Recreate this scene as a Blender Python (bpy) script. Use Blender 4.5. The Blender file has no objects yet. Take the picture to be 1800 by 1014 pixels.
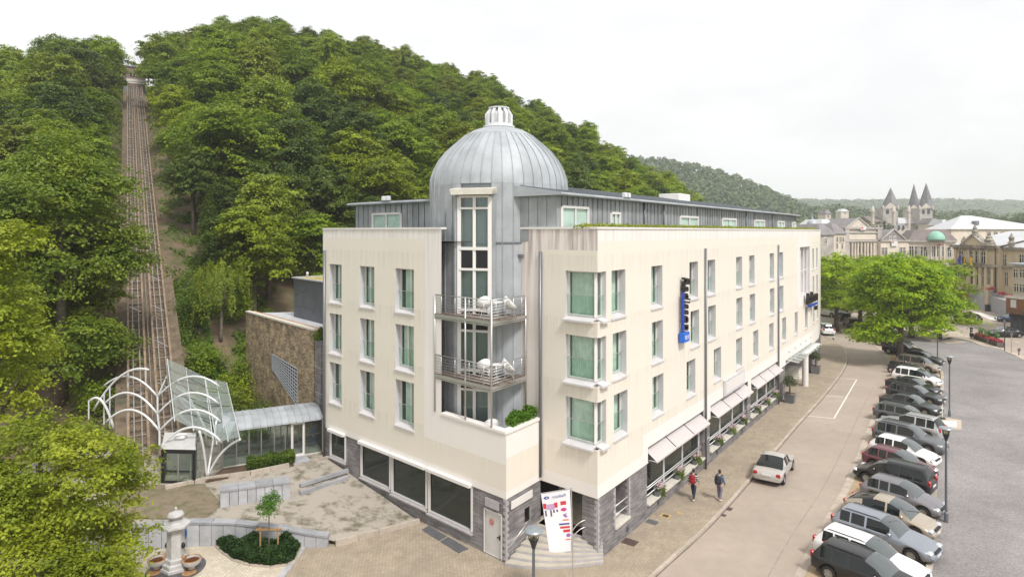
import bpy, bmesh, math, random
import numpy as np
from mathutils import Vector, Matrix, Euler

scene = bpy.context.scene
COL = scene.collection
R = math.radians
F = 1096.0      # focal length in pixels of the 1800 px wide photograph
CX = 900.0
HY = 407.0      # horizon row
CH = 15.5       # camera height

# ------------------------------------------------------------------ camera
cam_d = bpy.data.cameras.new('camera')
cam = bpy.data.objects.new('camera', cam_d)
COL.objects.link(cam)
cam.location = (0, 0, CH)
cam.rotation_euler = (R(90), 0, 0)
cam_d.sensor_width = 36.0
cam_d.lens = F / 1800.0 * 36.0
cam_d.shift_y = -(507.0 - HY) / 1800.0
cam_d.clip_start = 0.1
cam_d.clip_end = 8000
scene.camera = cam

# ------------------------------------------------------------------ sky, sun, exposure
SUN_EL, SUN_AZ = R(52), R(150)      # azimuth clockwise from +Y
world = bpy.data.worlds.new('World')
scene.world = world
world.use_nodes = True
wn, wl = world.node_tree.nodes, world.node_tree.links
wn.clear()
w_out = wn.new('ShaderNodeOutputWorld')
w_bg = wn.new('ShaderNodeBackground')
w_sky = wn.new('ShaderNodeTexSky')
w_sky.sky_type = 'NISHITA'
w_sky.sun_disc = False
w_sky.sun_elevation = SUN_EL
w_sky.sun_rotation = SUN_AZ
w_sky.air_density = 1.0
w_sky.dust_density = 3.0
w_mul = wn.new('ShaderNodeVectorMath'); w_mul.operation = 'SCALE'
w_mul.inputs['Scale'].default_value = 1.0
w_tc = wn.new('ShaderNodeTexCoord')
w_map = wn.new('ShaderNodeMapping'); w_map.inputs['Scale'].default_value = (1.6, 1.6, 4.0)
w_noise = wn.new('ShaderNodeTexNoise')
w_noise.inputs['Scale'].default_value = 1.7
w_noise.inputs['Detail'].default_value = 5
w_noise.inputs['Roughness'].default_value = 0.55
w_ramp = wn.new('ShaderNodeMapRange')
w_ramp.inputs['From Min'].default_value = 0.25
w_ramp.inputs['From Max'].default_value = 0.52
w_ramp.inputs['To Min'].default_value = 0.80
w_ramp.inputs['To Max'].default_value = 1.0
w_mix = wn.new('ShaderNodeMix'); w_mix.data_type = 'RGBA'
w_mix.inputs['B'].default_value = (9.7, 9.75, 9.8, 1)      # an even veil of cloud
wl.new(w_tc.outputs['Generated'], w_map.inputs['Vector'])
wl.new(w_map.outputs['Vector'], w_noise.inputs['Vector'])
wl.new(w_noise.outputs['Fac'], w_ramp.inputs['Value'])
wl.new(w_ramp.outputs['Result'], w_mix.inputs['Factor'])
wl.new(w_sky.outputs['Color'], w_mix.inputs['A'])
wl.new(w_mix.outputs['Result'], w_bg.inputs['Color'])
w_bg.inputs['Strength'].default_value = 0.068
wl.new(w_bg.outputs['Background'], w_out.inputs['Surface'])

sun_d = bpy.data.lights.new('sun', 'SUN')
sun_d.energy = 2.1
sun_d.angle = R(11)
sun_d.color = (1.0, 0.97, 0.93)
sun = bpy.data.objects.new('sun', sun_d)
COL.objects.link(sun)
sd = Vector((math.sin(SUN_AZ) * math.cos(SUN_EL), math.cos(SUN_AZ) * math.cos(SUN_EL), math.sin(SUN_EL)))
sun.rotation_euler = sd.to_track_quat('Z', 'Y').to_euler()
sun.location = (0, -30, 80)

vs = scene.view_settings
vs.view_transform = 'Standard'
vs.look = 'None'
vs.gamma = 1.0
vs.exposure = 0.68
vs.use_curve_mapping = False
scene.display_settings.display_device = 'sRGB'
scene.render.engine = 'CYCLES'
cy = scene.cycles
cy.use_denoising = True
cy.max_bounces = 6
cy.diffuse_bounces = 3
cy.glossy_bounces = 3
cy.transmission_bounces = 4
cy.transparent_max_bounces = 12
cy.volume_bounces = 2
cy.caustics_reflective = False
cy.caustics_refractive = False
cy.use_adaptive_sampling = True
cy.adaptive_threshold = 0.02

# ------------------------------------------------------------------ where a pixel's ray meets a level or a wall
def G(px, py, z=0.0):
    d = F * (CH - z) / (py - HY)
    return Vector(((px - CX) / F * d, d, z))
def D(px, d, z=0.0):
    return Vector(((px - CX) / F * d, d, z))
def ZP(py, d):
    return CH - (py - HY) * d / F

# ------------------------------------------------------------------ objects
OFF = {}
def link(o):
    COL.objects.link(o); return o
def tag(o, label=None, cat=None, group=None, kind=None):
    if label: o['label'] = label
    if cat: o['category'] = cat
    if group: o['group'] = group
    if kind: o['kind'] = kind
    return o
def thing(name, label, cat, loc=(0, 0, 0), rz=0.0, group=None):
    o = bpy.data.objects.new(name, None)
    link(o)
    o.empty_display_size = 0.2
    o.location = loc
    o.rotation_euler = (0, 0, rz)
    OFF[o.name] = Vector(loc)
    return tag(o, label, cat, group)
def off(o):
    return OFF.get(o.name, Vector((0, 0, 0))) if o is not None else Vector((0, 0, 0))
def put(name, mesh, parent=None, local=False):
    """link a mesh; its vertices are world coordinates when local is False"""
    o = bpy.data.objects.new(name, mesh)
    link(o)
    if parent is not None:
        o.parent = parent
        OFF[o.name] = off(parent)
    else:
        OFF[o.name] = Vector((0, 0, 0))
    return o
def copy_tree(o, parent=None):
    c = o.copy(); COL.objects.link(c); c.parent = parent
    for ch in list(o.children):
        copy_tree(ch, c)
    return c

class MB:
    """collects faces; build() links them as one mesh"""
    def __init__(s):
        s.v = []; s.f = []
    def add(s, vs_, fs_):
        b = len(s.v)
        s.v.extend([tuple(p) for p in vs_])
        s.f.extend([tuple(i + b for i in f) for f in fs_])
        return s
    def quad(s, a, b, c, d):
        return s.add([a, b, c, d], [(0, 1, 2, 3)])
    def poly(s, pts):
        return s.add(pts, [tuple(range(len(pts)))])
    def box(s, lo, hi):
        x0, y0, z0 = lo; x1, y1, z1 = hi
        return s.add([(x0,y0,z0),(x1,y0,z0),(x1,y1,z0),(x0,y1,z0),(x0,y0,z1),(x1,y0,z1),(x1,y1,z1),(x0,y1,z1)],
                     [(3,2,1,0),(4,5,6,7),(0,1,5,4),(1,2,6,5),(2,3,7,6),(3,0,4,7)])
    def bevel_box(s, lo, hi, b):
        x0, y0, z0 = lo; x1, y1, z1 = hi
        def ring(z, i):
            return [(x0+i+b,y0+i,z),(x1-i-b,y0+i,z),(x1-i,y0+i+b,z),(x1-i,y1-i-b,z),(x1-i-b,y1-i,z),(x0+i+b,y1-i,z),(x0+i,y1-i-b,z),(x0+i,y0+i+b,z)]
        rs = [ring(z0, b*.6), ring(z0+b, 0), ring(z1-b, 0), ring(z1, b*.6)]
        vs_ = [p for r in rs for p in r]
        fs_ = [tuple(range(7, -1, -1)), tuple(range(24, 32))]
        for k in range(3):
            for i in range(8):
                j = (i+1) % 8
                fs_.append((k*8+i, k*8+j, k*8+8+j, k*8+8+i))
        return s.add(vs_, fs_)
    def prism(s, pts, z0, z1):
        """pts: 2D outline counter-clockwise"""
        n = len(pts)
        a = sum(pts[i][0]*pts[(i+1)%n][1]-pts[(i+1)%n][0]*pts[i][1] for i in range(n))
        if a < 0: pts = list(reversed(pts))
        vs_ = [(p[0], p[1], z0) for p in pts] + [(p[0], p[1], z1) for p in pts]
        fs_ = [tuple(range(n-1, -1, -1)), tuple(range(n, 2*n))]
        for i in range(n):
            j = (i+1) % n
            fs_.append((i, j, n+j, n+i))
        return s.add(vs_, fs_)
    def bar(s, a, b, w, h=None, up=(0, 0, 1)):
        """rectangular bar from a to b"""
        a, b = Vector(a), Vector(b)
        h = w if h is None else h
        d = (b - a)
        if d.length < 1e-6: return s
        d.normalize()
        u = Vector(up)
        if abs(d.dot(u)) > 0.98: u = Vector((1, 0, 0))
        sd_ = d.cross(u).normalized() * (w/2)
        uu = sd_.cross(d).normalized() * (h/2)
        P = [a-sd_-uu, a+sd_-uu, a+sd_+uu, a-sd_+uu, b-sd_-uu, b+sd_-uu, b+sd_+uu, b-sd_+uu]
        return s.add(P, [(3,2,1,0),(4,5,6,7),(0,1,5,4),(1,2,6,5),(2,3,7,6),(3,0,4,7)][::1])
    def tube(s, path, r, n=8, cap=True):
        path = [Vector(p) for p in path]
        m = len(path)
        rr = r if isinstance(r, (list, tuple)) else [r]*m
        b = len(s.v)
        prev = None
        for i, p in enumerate(path):
            t = (path[min(i+1, m-1)] - path[max(i-1, 0)])
            if t.length < 1e-9: t = Vector((0, 0, 1))
            t.normalize()
            if prev is None:
                u = Vector((0, 0, 1)) if abs(t.z) < 0.9 else Vector((1, 0, 0))
                u = (u - t*u.dot(t)).normalized()
            else:
                u = (prev - t*prev.dot(t)).normalized()
            prev = u
            w = t.cross(u)
            for k in range(n):
                a = 2*math.pi*k/n
                s.v.append(tuple(p + (u*math.cos(a) + w*math.sin(a))*rr[i]))
        for i in range(m-1):
            for k in range(n):
                k2 = (k+1) % n
                s.f.append((b+i*n+k, b+i*n+k2, b+(i+1)*n+k2, b+(i+1)*n+k))
        if cap:
            s.f.append(tuple(b+k for k in range(n-1, -1, -1)))
            s.f.append(tuple(b+(m-1)*n+k for k in range(n)))
        return s
    def lathe(s, prof, c=(0, 0, 0), n=20, a0=0.0, a1=2*math.pi, cap=True):
        """prof: list of (r, z)"""
        full = abs(a1-a0-2*math.pi) < 1e-6
        m = n if full else n+1
        b = len(s.v)
        for (r, z) in prof:
            for k in range(m):
                a = a0 + (a1-a0)*k/n
                s.v.append((c[0]+r*math.cos(a), c[1]+r*math.sin(a), c[2]+z))
        for i in range(len(prof)-1):
            for k in range(n):
                k2 = (k+1) % m
                s.f.append((b+i*m+k, b+i*m+k2, b+(i+1)*m+k2, b+(i+1)*m+k))
        if full and cap:
            if prof[0][0] > 1e-4: s.f.append(tuple(b+k for k in range(m-1, -1, -1)))
            if prof[-1][0] > 1e-4: s.f.append(tuple(b+(len(prof)-1)*m+k for k in range(m)))
        return s
    def xf(s, M, start=0):
        for i in range(start, len(s.v)):
            s.v[i] = tuple(M @ Vector(s.v[i]))
        return s
    def mesh(s, name, mat=None, o=Vector((0, 0, 0)), smooth=False):
        me = bpy.data.meshes.new(name)
        me.from_pydata([(x-o[0], y-o[1], z-o[2]) for x, y, z in s.v], [], s.f)
        if mat is not None: me.materials.append(MAT[mat] if isinstance(mat, str) else mat)
        if smooth:
            me.polygons.foreach_set('use_smooth', [True]*len(me.polygons))
        me.update()
        return me
    def build(s, name, mat, parent=None, smooth=False, auto=None):
        me = s.mesh(name, mat, off(parent), smooth)
        if auto:
            me.polygons.foreach_set('use_smooth', [True]*len(me.polygons))
            me.set_sharp_from_angle(angle=R(auto))
        return put(name, me, parent)
    def local(s, name, mat, parent=None, smooth=False, auto=None):
        """vertices are already in the parent's own space"""
        me = s.mesh(name, mat, Vector((0, 0, 0)), smooth)
        if auto:
            me.polygons.foreach_set('use_smooth', [True]*len(me.polygons))
            me.set_sharp_from_angle(angle=R(auto))
        return put(name, me, parent)

def np_mesh(name, verts, quads, mat, smooth=False):
    me = bpy.data.meshes.new(name)
    nv, nf = len(verts), len(quads)
    k = quads.shape[1]
    me.vertices.add(nv)
    me.vertices.foreach_set('co', np.asarray(verts, dtype=np.float32).ravel())
    me.loops.add(nf*k)
    me.loops.foreach_set('vertex_index', np.asarray(quads, dtype=np.int32).ravel())
    me.polygons.add(nf)
    me.polygons.foreach_set('loop_start', np.arange(0, nf*k, k, dtype=np.int32))
    me.polygons.foreach_set('loop_total', np.full(nf, k, dtype=np.int32))
    if smooth: me.polygons.foreach_set('use_smooth', np.ones(nf, dtype=bool))
    me.materials.append(MAT[mat] if isinstance(mat, str) else mat)
    me.update(calc_edges=True)
    return me

# ------------------------------------------------------------------ materials
MAT = {}
def new_mat(name):
    m = bpy.data.materials.new(name); m.use_nodes = True
    MAT[name] = m
    nt = m.node_tree
    return m, nt.nodes, nt.links, nt.nodes['Principled BSDF']
def mat(name, col, rough=0.6, metal=0.0, var=0.0, scale=1.0, bump=0.0, bscale=20.0, spec=None, coat=0.0, detail=4, world_co=True, col2=None, lo=0.35, hi=0.65, emit=None, rand=0.0):
    m, n, l, p = new_mat(name)
    p.inputs['Base Color'].default_value = (*col, 1)
    p.inputs['Roughness'].default_value = rough
    p.inputs['Metallic'].default_value = metal
    if spec is not None: p.inputs['Specular IOR Level'].default_value = spec
    if coat: 
        p.inputs['Coat Weight'].default_value = coat
        p.inputs['Coat Roughness'].default_value = 0.05
    vec = None
    if var or bump or col2 is not None:
        if world_co:
            g = n.new('ShaderNodeNewGeometry'); vec = g.outputs['Position']
        else:
            g = n.new('ShaderNodeTexCoord'); vec = g.outputs['Object']
    out = None
    if var or col2 is not None:
        t = n.new('ShaderNodeTexNoise'); t.inputs['Scale'].default_value = scale; t.inputs['Detail'].default_value = detail
        t.inputs['Roughness'].default_value = 0.72 if detail > 12 else 0.6
        l.new(vec, t.inputs['Vector'])
        mr = n.new('ShaderNodeMapRange')
        mr.inputs['From Min'].default_value = lo; mr.inputs['From Max'].default_value = hi
        l.new(t.outputs['Fac'], mr.inputs['Value'])
        mx = n.new('ShaderNodeMix'); mx.data_type = 'RGBA'
        c2 = col2 if col2 is not None else tuple(c*(1+var) for c in col)
        c1 = col if col2 is not None else tuple(c*(1-var) for c in col)
        mx.inputs['A'].default_value = (*c1, 1); mx.inputs['B'].default_value = (*c2, 1)
        l.new(mr.outputs['Result'], mx.inputs['Factor'])
        out = mx.outputs['Result']
    if rand:
        oi = n.new('ShaderNodeObjectInfo')
        hv = n.new('ShaderNodeHueSaturation')
        mr2 = n.new('ShaderNodeMapRange')
        mr2.inputs['To Min'].default_value = 1-rand; mr2.inputs['To Max'].default_value = 1+rand
        l.new(oi.outputs['Random'], mr2.inputs['Value'])
        l.new(mr2.outputs['Result'], hv.inputs['Value'])
        if out is not None: l.new(out, hv.inputs['Color'])
        else: hv.inputs['Color'].default_value = (*col, 1)
        out = hv.outputs['Color']
    if out is not None: l.new(out, p.inputs['Base Color'])
    if bump:
        t2 = n.new('ShaderNodeTexNoise'); t2.inputs['Scale'].default_value = bscale; t2.inputs['Detail'].default_value = 5
        l.new(vec, t2.inputs['Vector'])
        b = n.new('ShaderNodeBump'); b.inputs['Strength'].default_value = bump; b.inputs['Distance'].default_value = 0.05
        l.new(t2.outputs['Fac'], b.inputs['Height'])
        l.new(b.outputs['Normal'], p.inputs['Normal'])
    if emit:
        p.inputs['Emission Color'].default_value = (*col, 1); p.inputs['Emission Strength'].default_value = emit
    return m

def glass(name, tint, reflect=1.0, rough=0.02, clear=0.85, ior=1.5):
    """thin pane: tinted see-through with a Fresnel mirror coat"""
    m, n, l, p = new_mat(name)
    n.remove(p)
    o = n['Material Output']
    tr = n.new('ShaderNodeBsdfTransparent'); tr.inputs['Color'].default_value = (*tint, 1)
    df = n.new('ShaderNodeBsdfDiffuse'); df.inputs['Color'].default_value = (*[c*0.5 for c in tint], 1)
    mx0 = n.new('ShaderNodeMixShader'); mx0.inputs['Fac'].default_value = clear
    l.new(df.outputs[0], mx0.inputs[1]); l.new(tr.outputs[0], mx0.inputs[2])
    gl = n.new('ShaderNodeBsdfGlossy'); gl.inputs['Roughness'].default_value = rough
    gl.inputs['Color'].default_value = (0.9*reflect, 0.95*reflect, 0.95*reflect, 1)
    lw = n.new('ShaderNodeLayerWeight'); lw.inputs['Blend'].default_value = 0.5
    pw = n.new('ShaderNodeMath'); pw.operation = 'POWER'; pw.inputs[1].default_value = 5.0
    l.new(lw.outputs['Facing'], pw.inputs[0])
    f0 = ((ior-1)/(ior+1))**2
    fr = n.new('ShaderNodeMapRange'); fr.inputs['To Min'].default_value = f0; l.new(pw.outputs[0], fr.inputs['Value'])
    mx = n.new('ShaderNodeMixShader')
    l.new(fr.outputs[0], mx.inputs['Fac']); l.new(mx0.outputs[0], mx.inputs[1]); l.new(gl.outputs[0], mx.inputs[2])
    l.new(mx.outputs[0], o.inputs['Surface'])
    return m

def leaf_mat(name, c1, c2, trans=0.28, rand=0.18, hue=0.012, scale=0.55, cl=0.8):
    m, n, l, p = new_mat(name)
    o = n['Material Output']
    g = n.new('ShaderNodeNewGeometry')
    t = n.new('ShaderNodeTexNoise'); t.inputs['Scale'].default_value = scale; t.inputs['Detail'].default_value = 3
    l.new(g.outputs['Position'], t.inputs['Vector'])
    wn_ = n.new('ShaderNodeTexWhiteNoise'); wn_.noise_dimensions = '1D'
    mr0 = n.new('ShaderNodeMath'); mr0.operation = 'MULTIPLY'; mr0.inputs[1].default_value = 1-cl
    l.new(g.outputs['Random Per Island'], mr0.inputs[0])
    mr = n.new('ShaderNodeMapRange'); mr.inputs['From Min'].default_value = 0.36; mr.inputs['From Max'].default_value = 0.64
    mr.inputs['To Max'].default_value = cl
    l.new(t.outputs['Fac'], mr.inputs['Value'])
    ad = n.new('ShaderNodeMath'); ad.operation = 'ADD'
    l.new(mr.outputs['Result'], ad.inputs[0]); l.new(mr0.outputs[0], ad.inputs[1])
    mx = n.new('ShaderNodeMix'); mx.data_type = 'RGBA'
    mx.inputs['A'].default_value = (*c1, 1); mx.inputs['B'].default_value = (*c2, 1)
    l.new(ad.outputs[0], mx.inputs['Factor'])
    oi = n.new('ShaderNodeObjectInfo')
    hv = n.new('ShaderNodeHueSaturation')
    a = n.new('ShaderNodeMapRange'); a.inputs['To Min'].default_value = 1-rand; a.inputs['To Max'].default_value = 1+rand
    b = n.new('ShaderNodeMapRange'); b.inputs['To Min'].default_value = 0.5-hue; b.inputs['To Max'].default_value = 0.5+hue
    ml = n.new('ShaderNodeMath'); ml.operation = 'FRACT'
    mm = n.new('ShaderNodeMath'); mm.operation = 'MULTIPLY'; mm.inputs[1].default_value = 7.31
    l.new(oi.outputs['Random'], a.inputs['Value'])
    l.new(oi.outputs['Random'], mm.inputs[0]); l.new(mm.outputs[0], ml.inputs[0]); l.new(ml.outputs[0], b.inputs['Value'])
    l.new(a.outputs['Result'], hv.inputs['Value']); l.new(b.outputs['Result'], hv.inputs['Hue'])
    l.new(mx.outputs['Result'], hv.inputs['Color'])
    l.new(hv.outputs['Color'], p.inputs['Base Color'])
    p.inputs['Roughness'].default_value = 0.5
    p.inputs['Specular IOR Level'].default_value = 0.25
    tl = n.new('ShaderNodeBsdfTranslucent')
    br = n.new('ShaderNodeHueSaturation'); br.inputs['Value'].default_value = 1.5; br.inputs['Saturation'].default_value = 1.1
    l.new(hv.outputs['Color'], br.inputs['Color']); l.new(br.outputs['Color'], tl.inputs['Color'])
    ms = n.new('ShaderNodeMixShader'); ms.inputs['Fac'].default_value = trans
    l.new(p.outputs[0], ms.inputs[1]); l.new(tl.outputs[0], ms.inputs[2]); l.new(ms.outputs[0], o.inputs['Surface'])
    return m

# ------------------------------------------------------------------ patterned materials
def mat_course(name, c1, c2, mortar, bw, bh, ang, mode='wall', rough=0.8, msize=0.012, bump=0.5, stain=None, var=0.5, offset=0.5, squash=1.0):
    """courses of stone or setts; u runs along direction ang"""
    m, n, l, p = new_mat(name)
    g = n.new('ShaderNodeNewGeometry')
    rot = n.new('ShaderNodeVectorRotate'); rot.rotation_type = 'Z_AXIS'; rot.inputs['Angle'].default_value = -ang
    l.new(g.outputs['Position'], rot.inputs['Vector'])
    sx = n.new('ShaderNodeSeparateXYZ'); l.new(rot.outputs[0], sx.inputs[0])
    cb = n.new('ShaderNodeCombineXYZ')
    if mode == 'wall':
        ad = n.new('ShaderNodeMath'); l.new(sx.outputs['X'], ad.inputs[0]); l.new(sx.outputs['Y'], ad.inputs[1])
        l.new(ad.outputs[0], cb.inputs['X']); l.new(sx.outputs['Z'], cb.inputs['Y'])
    else:
        l.new(sx.outputs['X'], cb.inputs['X']); l.new(sx.outputs['Y'], cb.inputs['Y'])
    br = n.new('ShaderNodeTexBrick')
    br.inputs['Scale'].default_value = 1.0
    br.inputs['Brick Width'].default_value = bw; br.inputs['Row Height'].default_value = bh
    br.inputs['Mortar Size'].default_value = msize; br.inputs['Mortar Smooth'].default_value = 0.3
    br.inputs['Bias'].default_value = 0.0
    br.offset = offset
    br.inputs['Color1'].default_value = (*c1, 1); br.inputs['Color2'].default_value = (*c2, 1); br.inputs['Mortar'].default_value = (*mortar, 1)
    l.new(cb.outputs[0], br.inputs['Vector'])
    t = n.new('ShaderNodeTexNoise'); t.inputs['Scale'].default_value = 1.3; t.inputs['Detail'].default_value = 6
    l.new(g.outputs['Position'], t.inputs['Vector'])
    mr = n.new('ShaderNodeMapRange'); mr.inputs['From Min'].default_value = 0.3; mr.inputs['From Max'].default_value = 0.7
    mr.inputs['To Min'].default_value = 1-var*0.5; mr.inputs['To Max'].default_value = 1+var*0.5
    l.new(t.outputs['Fac'], mr.inputs['Value'])
    mu = n.new('ShaderNodeVectorMath'); mu.operation = 'SCALE'
    l.new(br.outputs['Color'], mu.inputs[0]); l.new(mr.outputs['Result'], mu.inputs['Scale'])
    out = mu.outputs[0]
    if stain:
        t2 = n.new('ShaderNodeTexNoise'); t2.inputs['Scale'].default_value = 0.35; t2.inputs['Detail'].default_value = 7
        l.new(g.outputs['Position'], t2.inputs['Vector'])
        m2 = n.new('ShaderNodeMapRange'); m2.inputs['From Min'].default_value = 0.5; m2.inputs['From Max'].default_value = 0.72; m2.inputs['To Max'].default_value = 0.55
        l.new(t2.outputs['Fac'], m2.inputs['Value'])
        mx = n.new('ShaderNodeMix'); mx.data_type = 'RGBA'; mx.inputs['B'].default_value = (*stain, 1)
        l.new(out, mx.inputs['A']); l.new(m2.outputs['Result'], mx.inputs['Factor'])
        out = mx.outputs['Result']
    l.new(out, p.inputs['Base Color'])
    p.inputs['Roughness'].default_value = rough
    if bump:
        b = n.new('ShaderNodeBump'); b.inputs['Strength'].default_value = bump; b.inputs['Distance'].default_value = 0.03
        mm = n.new('ShaderNodeMath'); mm.operation = 'MULTIPLY_ADD'; mm.inputs[1].default_value = -1.0
        l.new(br.outputs['Fac'], mm.inputs[0]); l.new(t.outputs['Fac'], mm.inputs[2])
        l.new(mm.outputs[0], b.inputs['Height']); l.new(b.outputs['Normal'], p.inputs['Normal'])
    return m

def mat_streak(name, col, streak, amount=0.5, rough=0.8, z0=14.2, z1=15.6, sc=6.0, base=0.1, sills=0):
    """plaster with rain streaks running down below an edge between the heights z0 and z1"""
    m, n, l, p = new_mat(name)
    g = n.new('ShaderNodeNewGeometry')
    mp = n.new('ShaderNodeMapping'); mp.inputs['Scale'].default_value = (sc, sc, 0.28)
    l.new(g.outputs['Position'], mp.inputs['Vector'])
    t = n.new('ShaderNodeTexNoise'); t.inputs['Scale'].default_value = 1.0; t.inputs['Detail'].default_value = 5
    l.new(mp.outputs[0], t.inputs['Vector'])
    mr = n.new('ShaderNodeMapRange'); mr.inputs['From Min'].default_value = 0.40; mr.inputs['From Max'].default_value = 0.66
    l.new(t.outputs['Fac'], mr.inputs['Value'])
    sx = n.new('ShaderNodeSeparateXYZ'); l.new(g.outputs['Position'], sx.inputs[0])
    zr = n.new('ShaderNodeMapRange'); zr.inputs['From Min'].default_value = z0; zr.inputs['From Max'].default_value = z1
    zr.inputs['To Min'].default_value = base; zr.inputs['To Max'].default_value = 1.0
    l.new(sx.outputs['Z'], zr.inputs['Value'])
    if sills:
        ff = n.new('ShaderNodeMath'); ff.operation = 'MULTIPLY_ADD'; ff.inputs[1].default_value = 1/sills; ff.inputs[2].default_value = -5.22/sills
        l.new(sx.outputs['Z'], ff.inputs[0]); fr = n.new('ShaderNodeMath'); fr.operation = 'FRACT'; l.new(ff.outputs[0], fr.inputs[0])
        zr = n.new('ShaderNodeMapRange'); zr.inputs['From Min'].default_value = 0.55; zr.inputs['To Min'].default_value = 0.12; l.new(fr.outputs[0], zr.inputs['Value'])
    mu = n.new('ShaderNodeMath'); mu.operation = 'MULTIPLY'; l.new(mr.outputs[0], mu.inputs[0]); l.new(zr.outputs[0], mu.inputs[1])
    m3 = n.new('ShaderNodeMath'); m3.operation = 'MULTIPLY'; m3.inputs[1].default_value = amount; l.new(mu.outputs[0], m3.inputs[0])
    t2 = n.new('ShaderNodeTexNoise'); t2.inputs['Scale'].default_value = 0.5; t2.inputs['Detail'].default_value = 4
    l.new(g.outputs['Position'], t2.inputs['Vector'])
    mx0 = n.new('ShaderNodeMix'); mx0.data_type = 'RGBA'
    mx0.inputs['A'].default_value = (*[c*0.965 for c in col], 1); mx0.inputs['B'].default_value = (*[min(1, c*1.03) for c in col], 1)
    l.new(t2.outputs['Fac'], mx0.inputs['Factor'])
    mx = n.new('ShaderNodeMix'); mx.data_type = 'RGBA'; mx.inputs['B'].default_value = (*streak, 1)
    l.new(mx0.outputs['Result'], mx.inputs['A']); l.new(m3.outputs[0], mx.inputs['Factor'])
    l.new(mx.outputs['Result'], p.inputs['Base Color'])
    p.inputs['Roughness'].default_value = rough
    b = n.new('ShaderNodeBump'); b.inputs['Strength'].default_value = 0.12; b.inputs['Distance'].default_value = 0.01
    t3 = n.new('ShaderNodeTexNoise'); t3.inputs['Scale'].default_value = 60
    l.new(g.outputs['Position'], t3.inputs['Vector']); l.new(t3.outputs['Fac'], b.inputs['Height']); l.new(b.outputs['Normal'], p.inputs['Normal'])
    return m

ANG_R = math.atan2(0.804, 0.594)     # direction of the street front
ANG_L = math.atan2(0.677, -0.736)    # direction of the garden front

mat_streak('cream', (0.79, 0.73, 0.635), (0.52, 0.46, 0.40), 0.34, z0=3, z1=16, sills=3.05)
mat_streak('white_render', (0.83, 0.785, 0.745), (0.55, 0.47, 0.43), 0.35, z0=5, z1=15.7)
mat_streak('stained_render', (0.80, 0.735, 0.685), (0.33, 0.245, 0.235), 0.85, z0=9.5, z1=15.2, sc=4.5, base=0.15)
mat('reveal', (0.60, 0.585, 0.60), 0.6, var=0.06, scale=1.5)
mat('frame_white', (0.78, 0.745, 0.72), 0.4)
mat('frame_grey', (0.55, 0.53, 0.51), 0.45)
mat('paint_grey', (0.50, 0.49, 0.48), 0.5, var=0.05, scale=3)
mat('black_panel', (0.010, 0.008, 0.012), 0.25)
mat('curtain', (0.72, 0.77, 0.725), 0.9, var=0.12, scale=2.0)
mat('curtain_pale', (0.75, 0.76, 0.70), 0.9, var=0.1, scale=2.0)
glass('pane', (0.86, 0.96, 0.91), ior=1.6, clear=.97)
glass('dark_pane', (0.30, 0.36, 0.33), ior=1.6)
glass('corridor_glass', (0.50, 0.56, 0.54), ior=1.55, clear=.95)  # darker tint stands in for the dim interior and dark reflections
glass('guard_glass', (0.84, 0.94, 0.89), ior=1.5, clear=.95)
glass('roof_glass', (0.90, 0.98, 0.97), clear=0.55, ior=1.7, rough=0.06)
glass('clear_glass', (0.85, 0.93, 0.92), clear=0.95, ior=1.5)
mat('zinc', (0.40, 0.42, 0.44), 0.62, metal=0.15, var=0.12, scale=0.9, rand=0.08, bump=0.04, bscale=3)
mat('zinc_dark', (0.20, 0.215, 0.235), 0.45, metal=0.4, var=0.12, scale=1.2, rand=0.06)
mat('zinc_wall', (0.34, 0.355, 0.365), 0.55, metal=0.3, var=0.16, scale=0.8, rand=0.12)
mat('zinc_seam', (0.18, 0.195, 0.21), 0.45, metal=0.5)
mat('lantern_metal', (0.80, 0.80, 0.81), 0.35, metal=0.3)
mat('steel', (0.58, 0.57, 0.56), 0.35, metal=0.75)
mat('steel_paint', (0.70, 0.70, 0.70), 0.35, metal=0.2)
mat('pipe', (0.20, 0.215, 0.235), 0.4, metal=0.5)
mat('deck_wood', (0.20, 0.155, 0.125), 0.8, var=0.3, scale=5, rand=0.3)
mat('white_plastic', (0.80, 0.79, 0.77), 0.4)
mat('awning', (0.55, 0.50, 0.485), 0.85, var=0.04, scale=4)
mat('awning_gap_shade', (0.05, 0.048, 0.05), 0.85)
mat('sill_stone', (0.66, 0.62, 0.54), 0.7, var=0.08, scale=3, bump=0.1)
mat('sill_grey', (0.60, 0.575, 0.58), 0.55, var=0.05, scale=2)
mat_course('slate', (0.29, 0.27, 0.275), (0.155, 0.143, 0.15), (0.38, 0.36, 0.355), 0.52, 0.072, ANG_R, msize=0.006, bump=0.9, var=0.5)
mat_course('slate_garden', (0.29, 0.27, 0.275), (0.155, 0.143, 0.15), (0.38, 0.36, 0.355), 0.52, 0.072, ANG_L, msize=0.006, bump=0.9, var=0.5)
mat('tread', (.50, .45, .37), .8, var=.1, scale=2, bump=.1)
mat('stone_band', (0.42, 0.40, 0.41), 0.7, var=0.08, scale=3)
mat_course('rubble', (0.56, 0.42, 0.26), (0.25, 0.19, 0.13), (0.13, 0.105, 0.08), 0.33, 0.115, math.atan2(10.0, -8.8), msize=0.014, bump=1.0, var=0.9)
mat('bluestone', (0.43, 0.43, 0.45), 0.7, var=0.14, scale=1.6, rand=0.10, bump=0.1)
mat('bluestone_dark', (0.33, 0.33, 0.35), 0.7, var=0.14, scale=1.6, rand=0.1)
mat('fountain_stone', (0.50, 0.485, 0.475), 0.65, var=0.12, scale=3, bump=0.08)
mat('rust_stain', (0.40, 0.22, 0.10), 0.8, var=0.3, scale=6)
mat('wet_stone', (0.085, 0.08, 0.085), 0.35, var=0.3, scale=3)
mat('water', (0.13, 0.045, 0.02), 0.06, spec=0.6)
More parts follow.
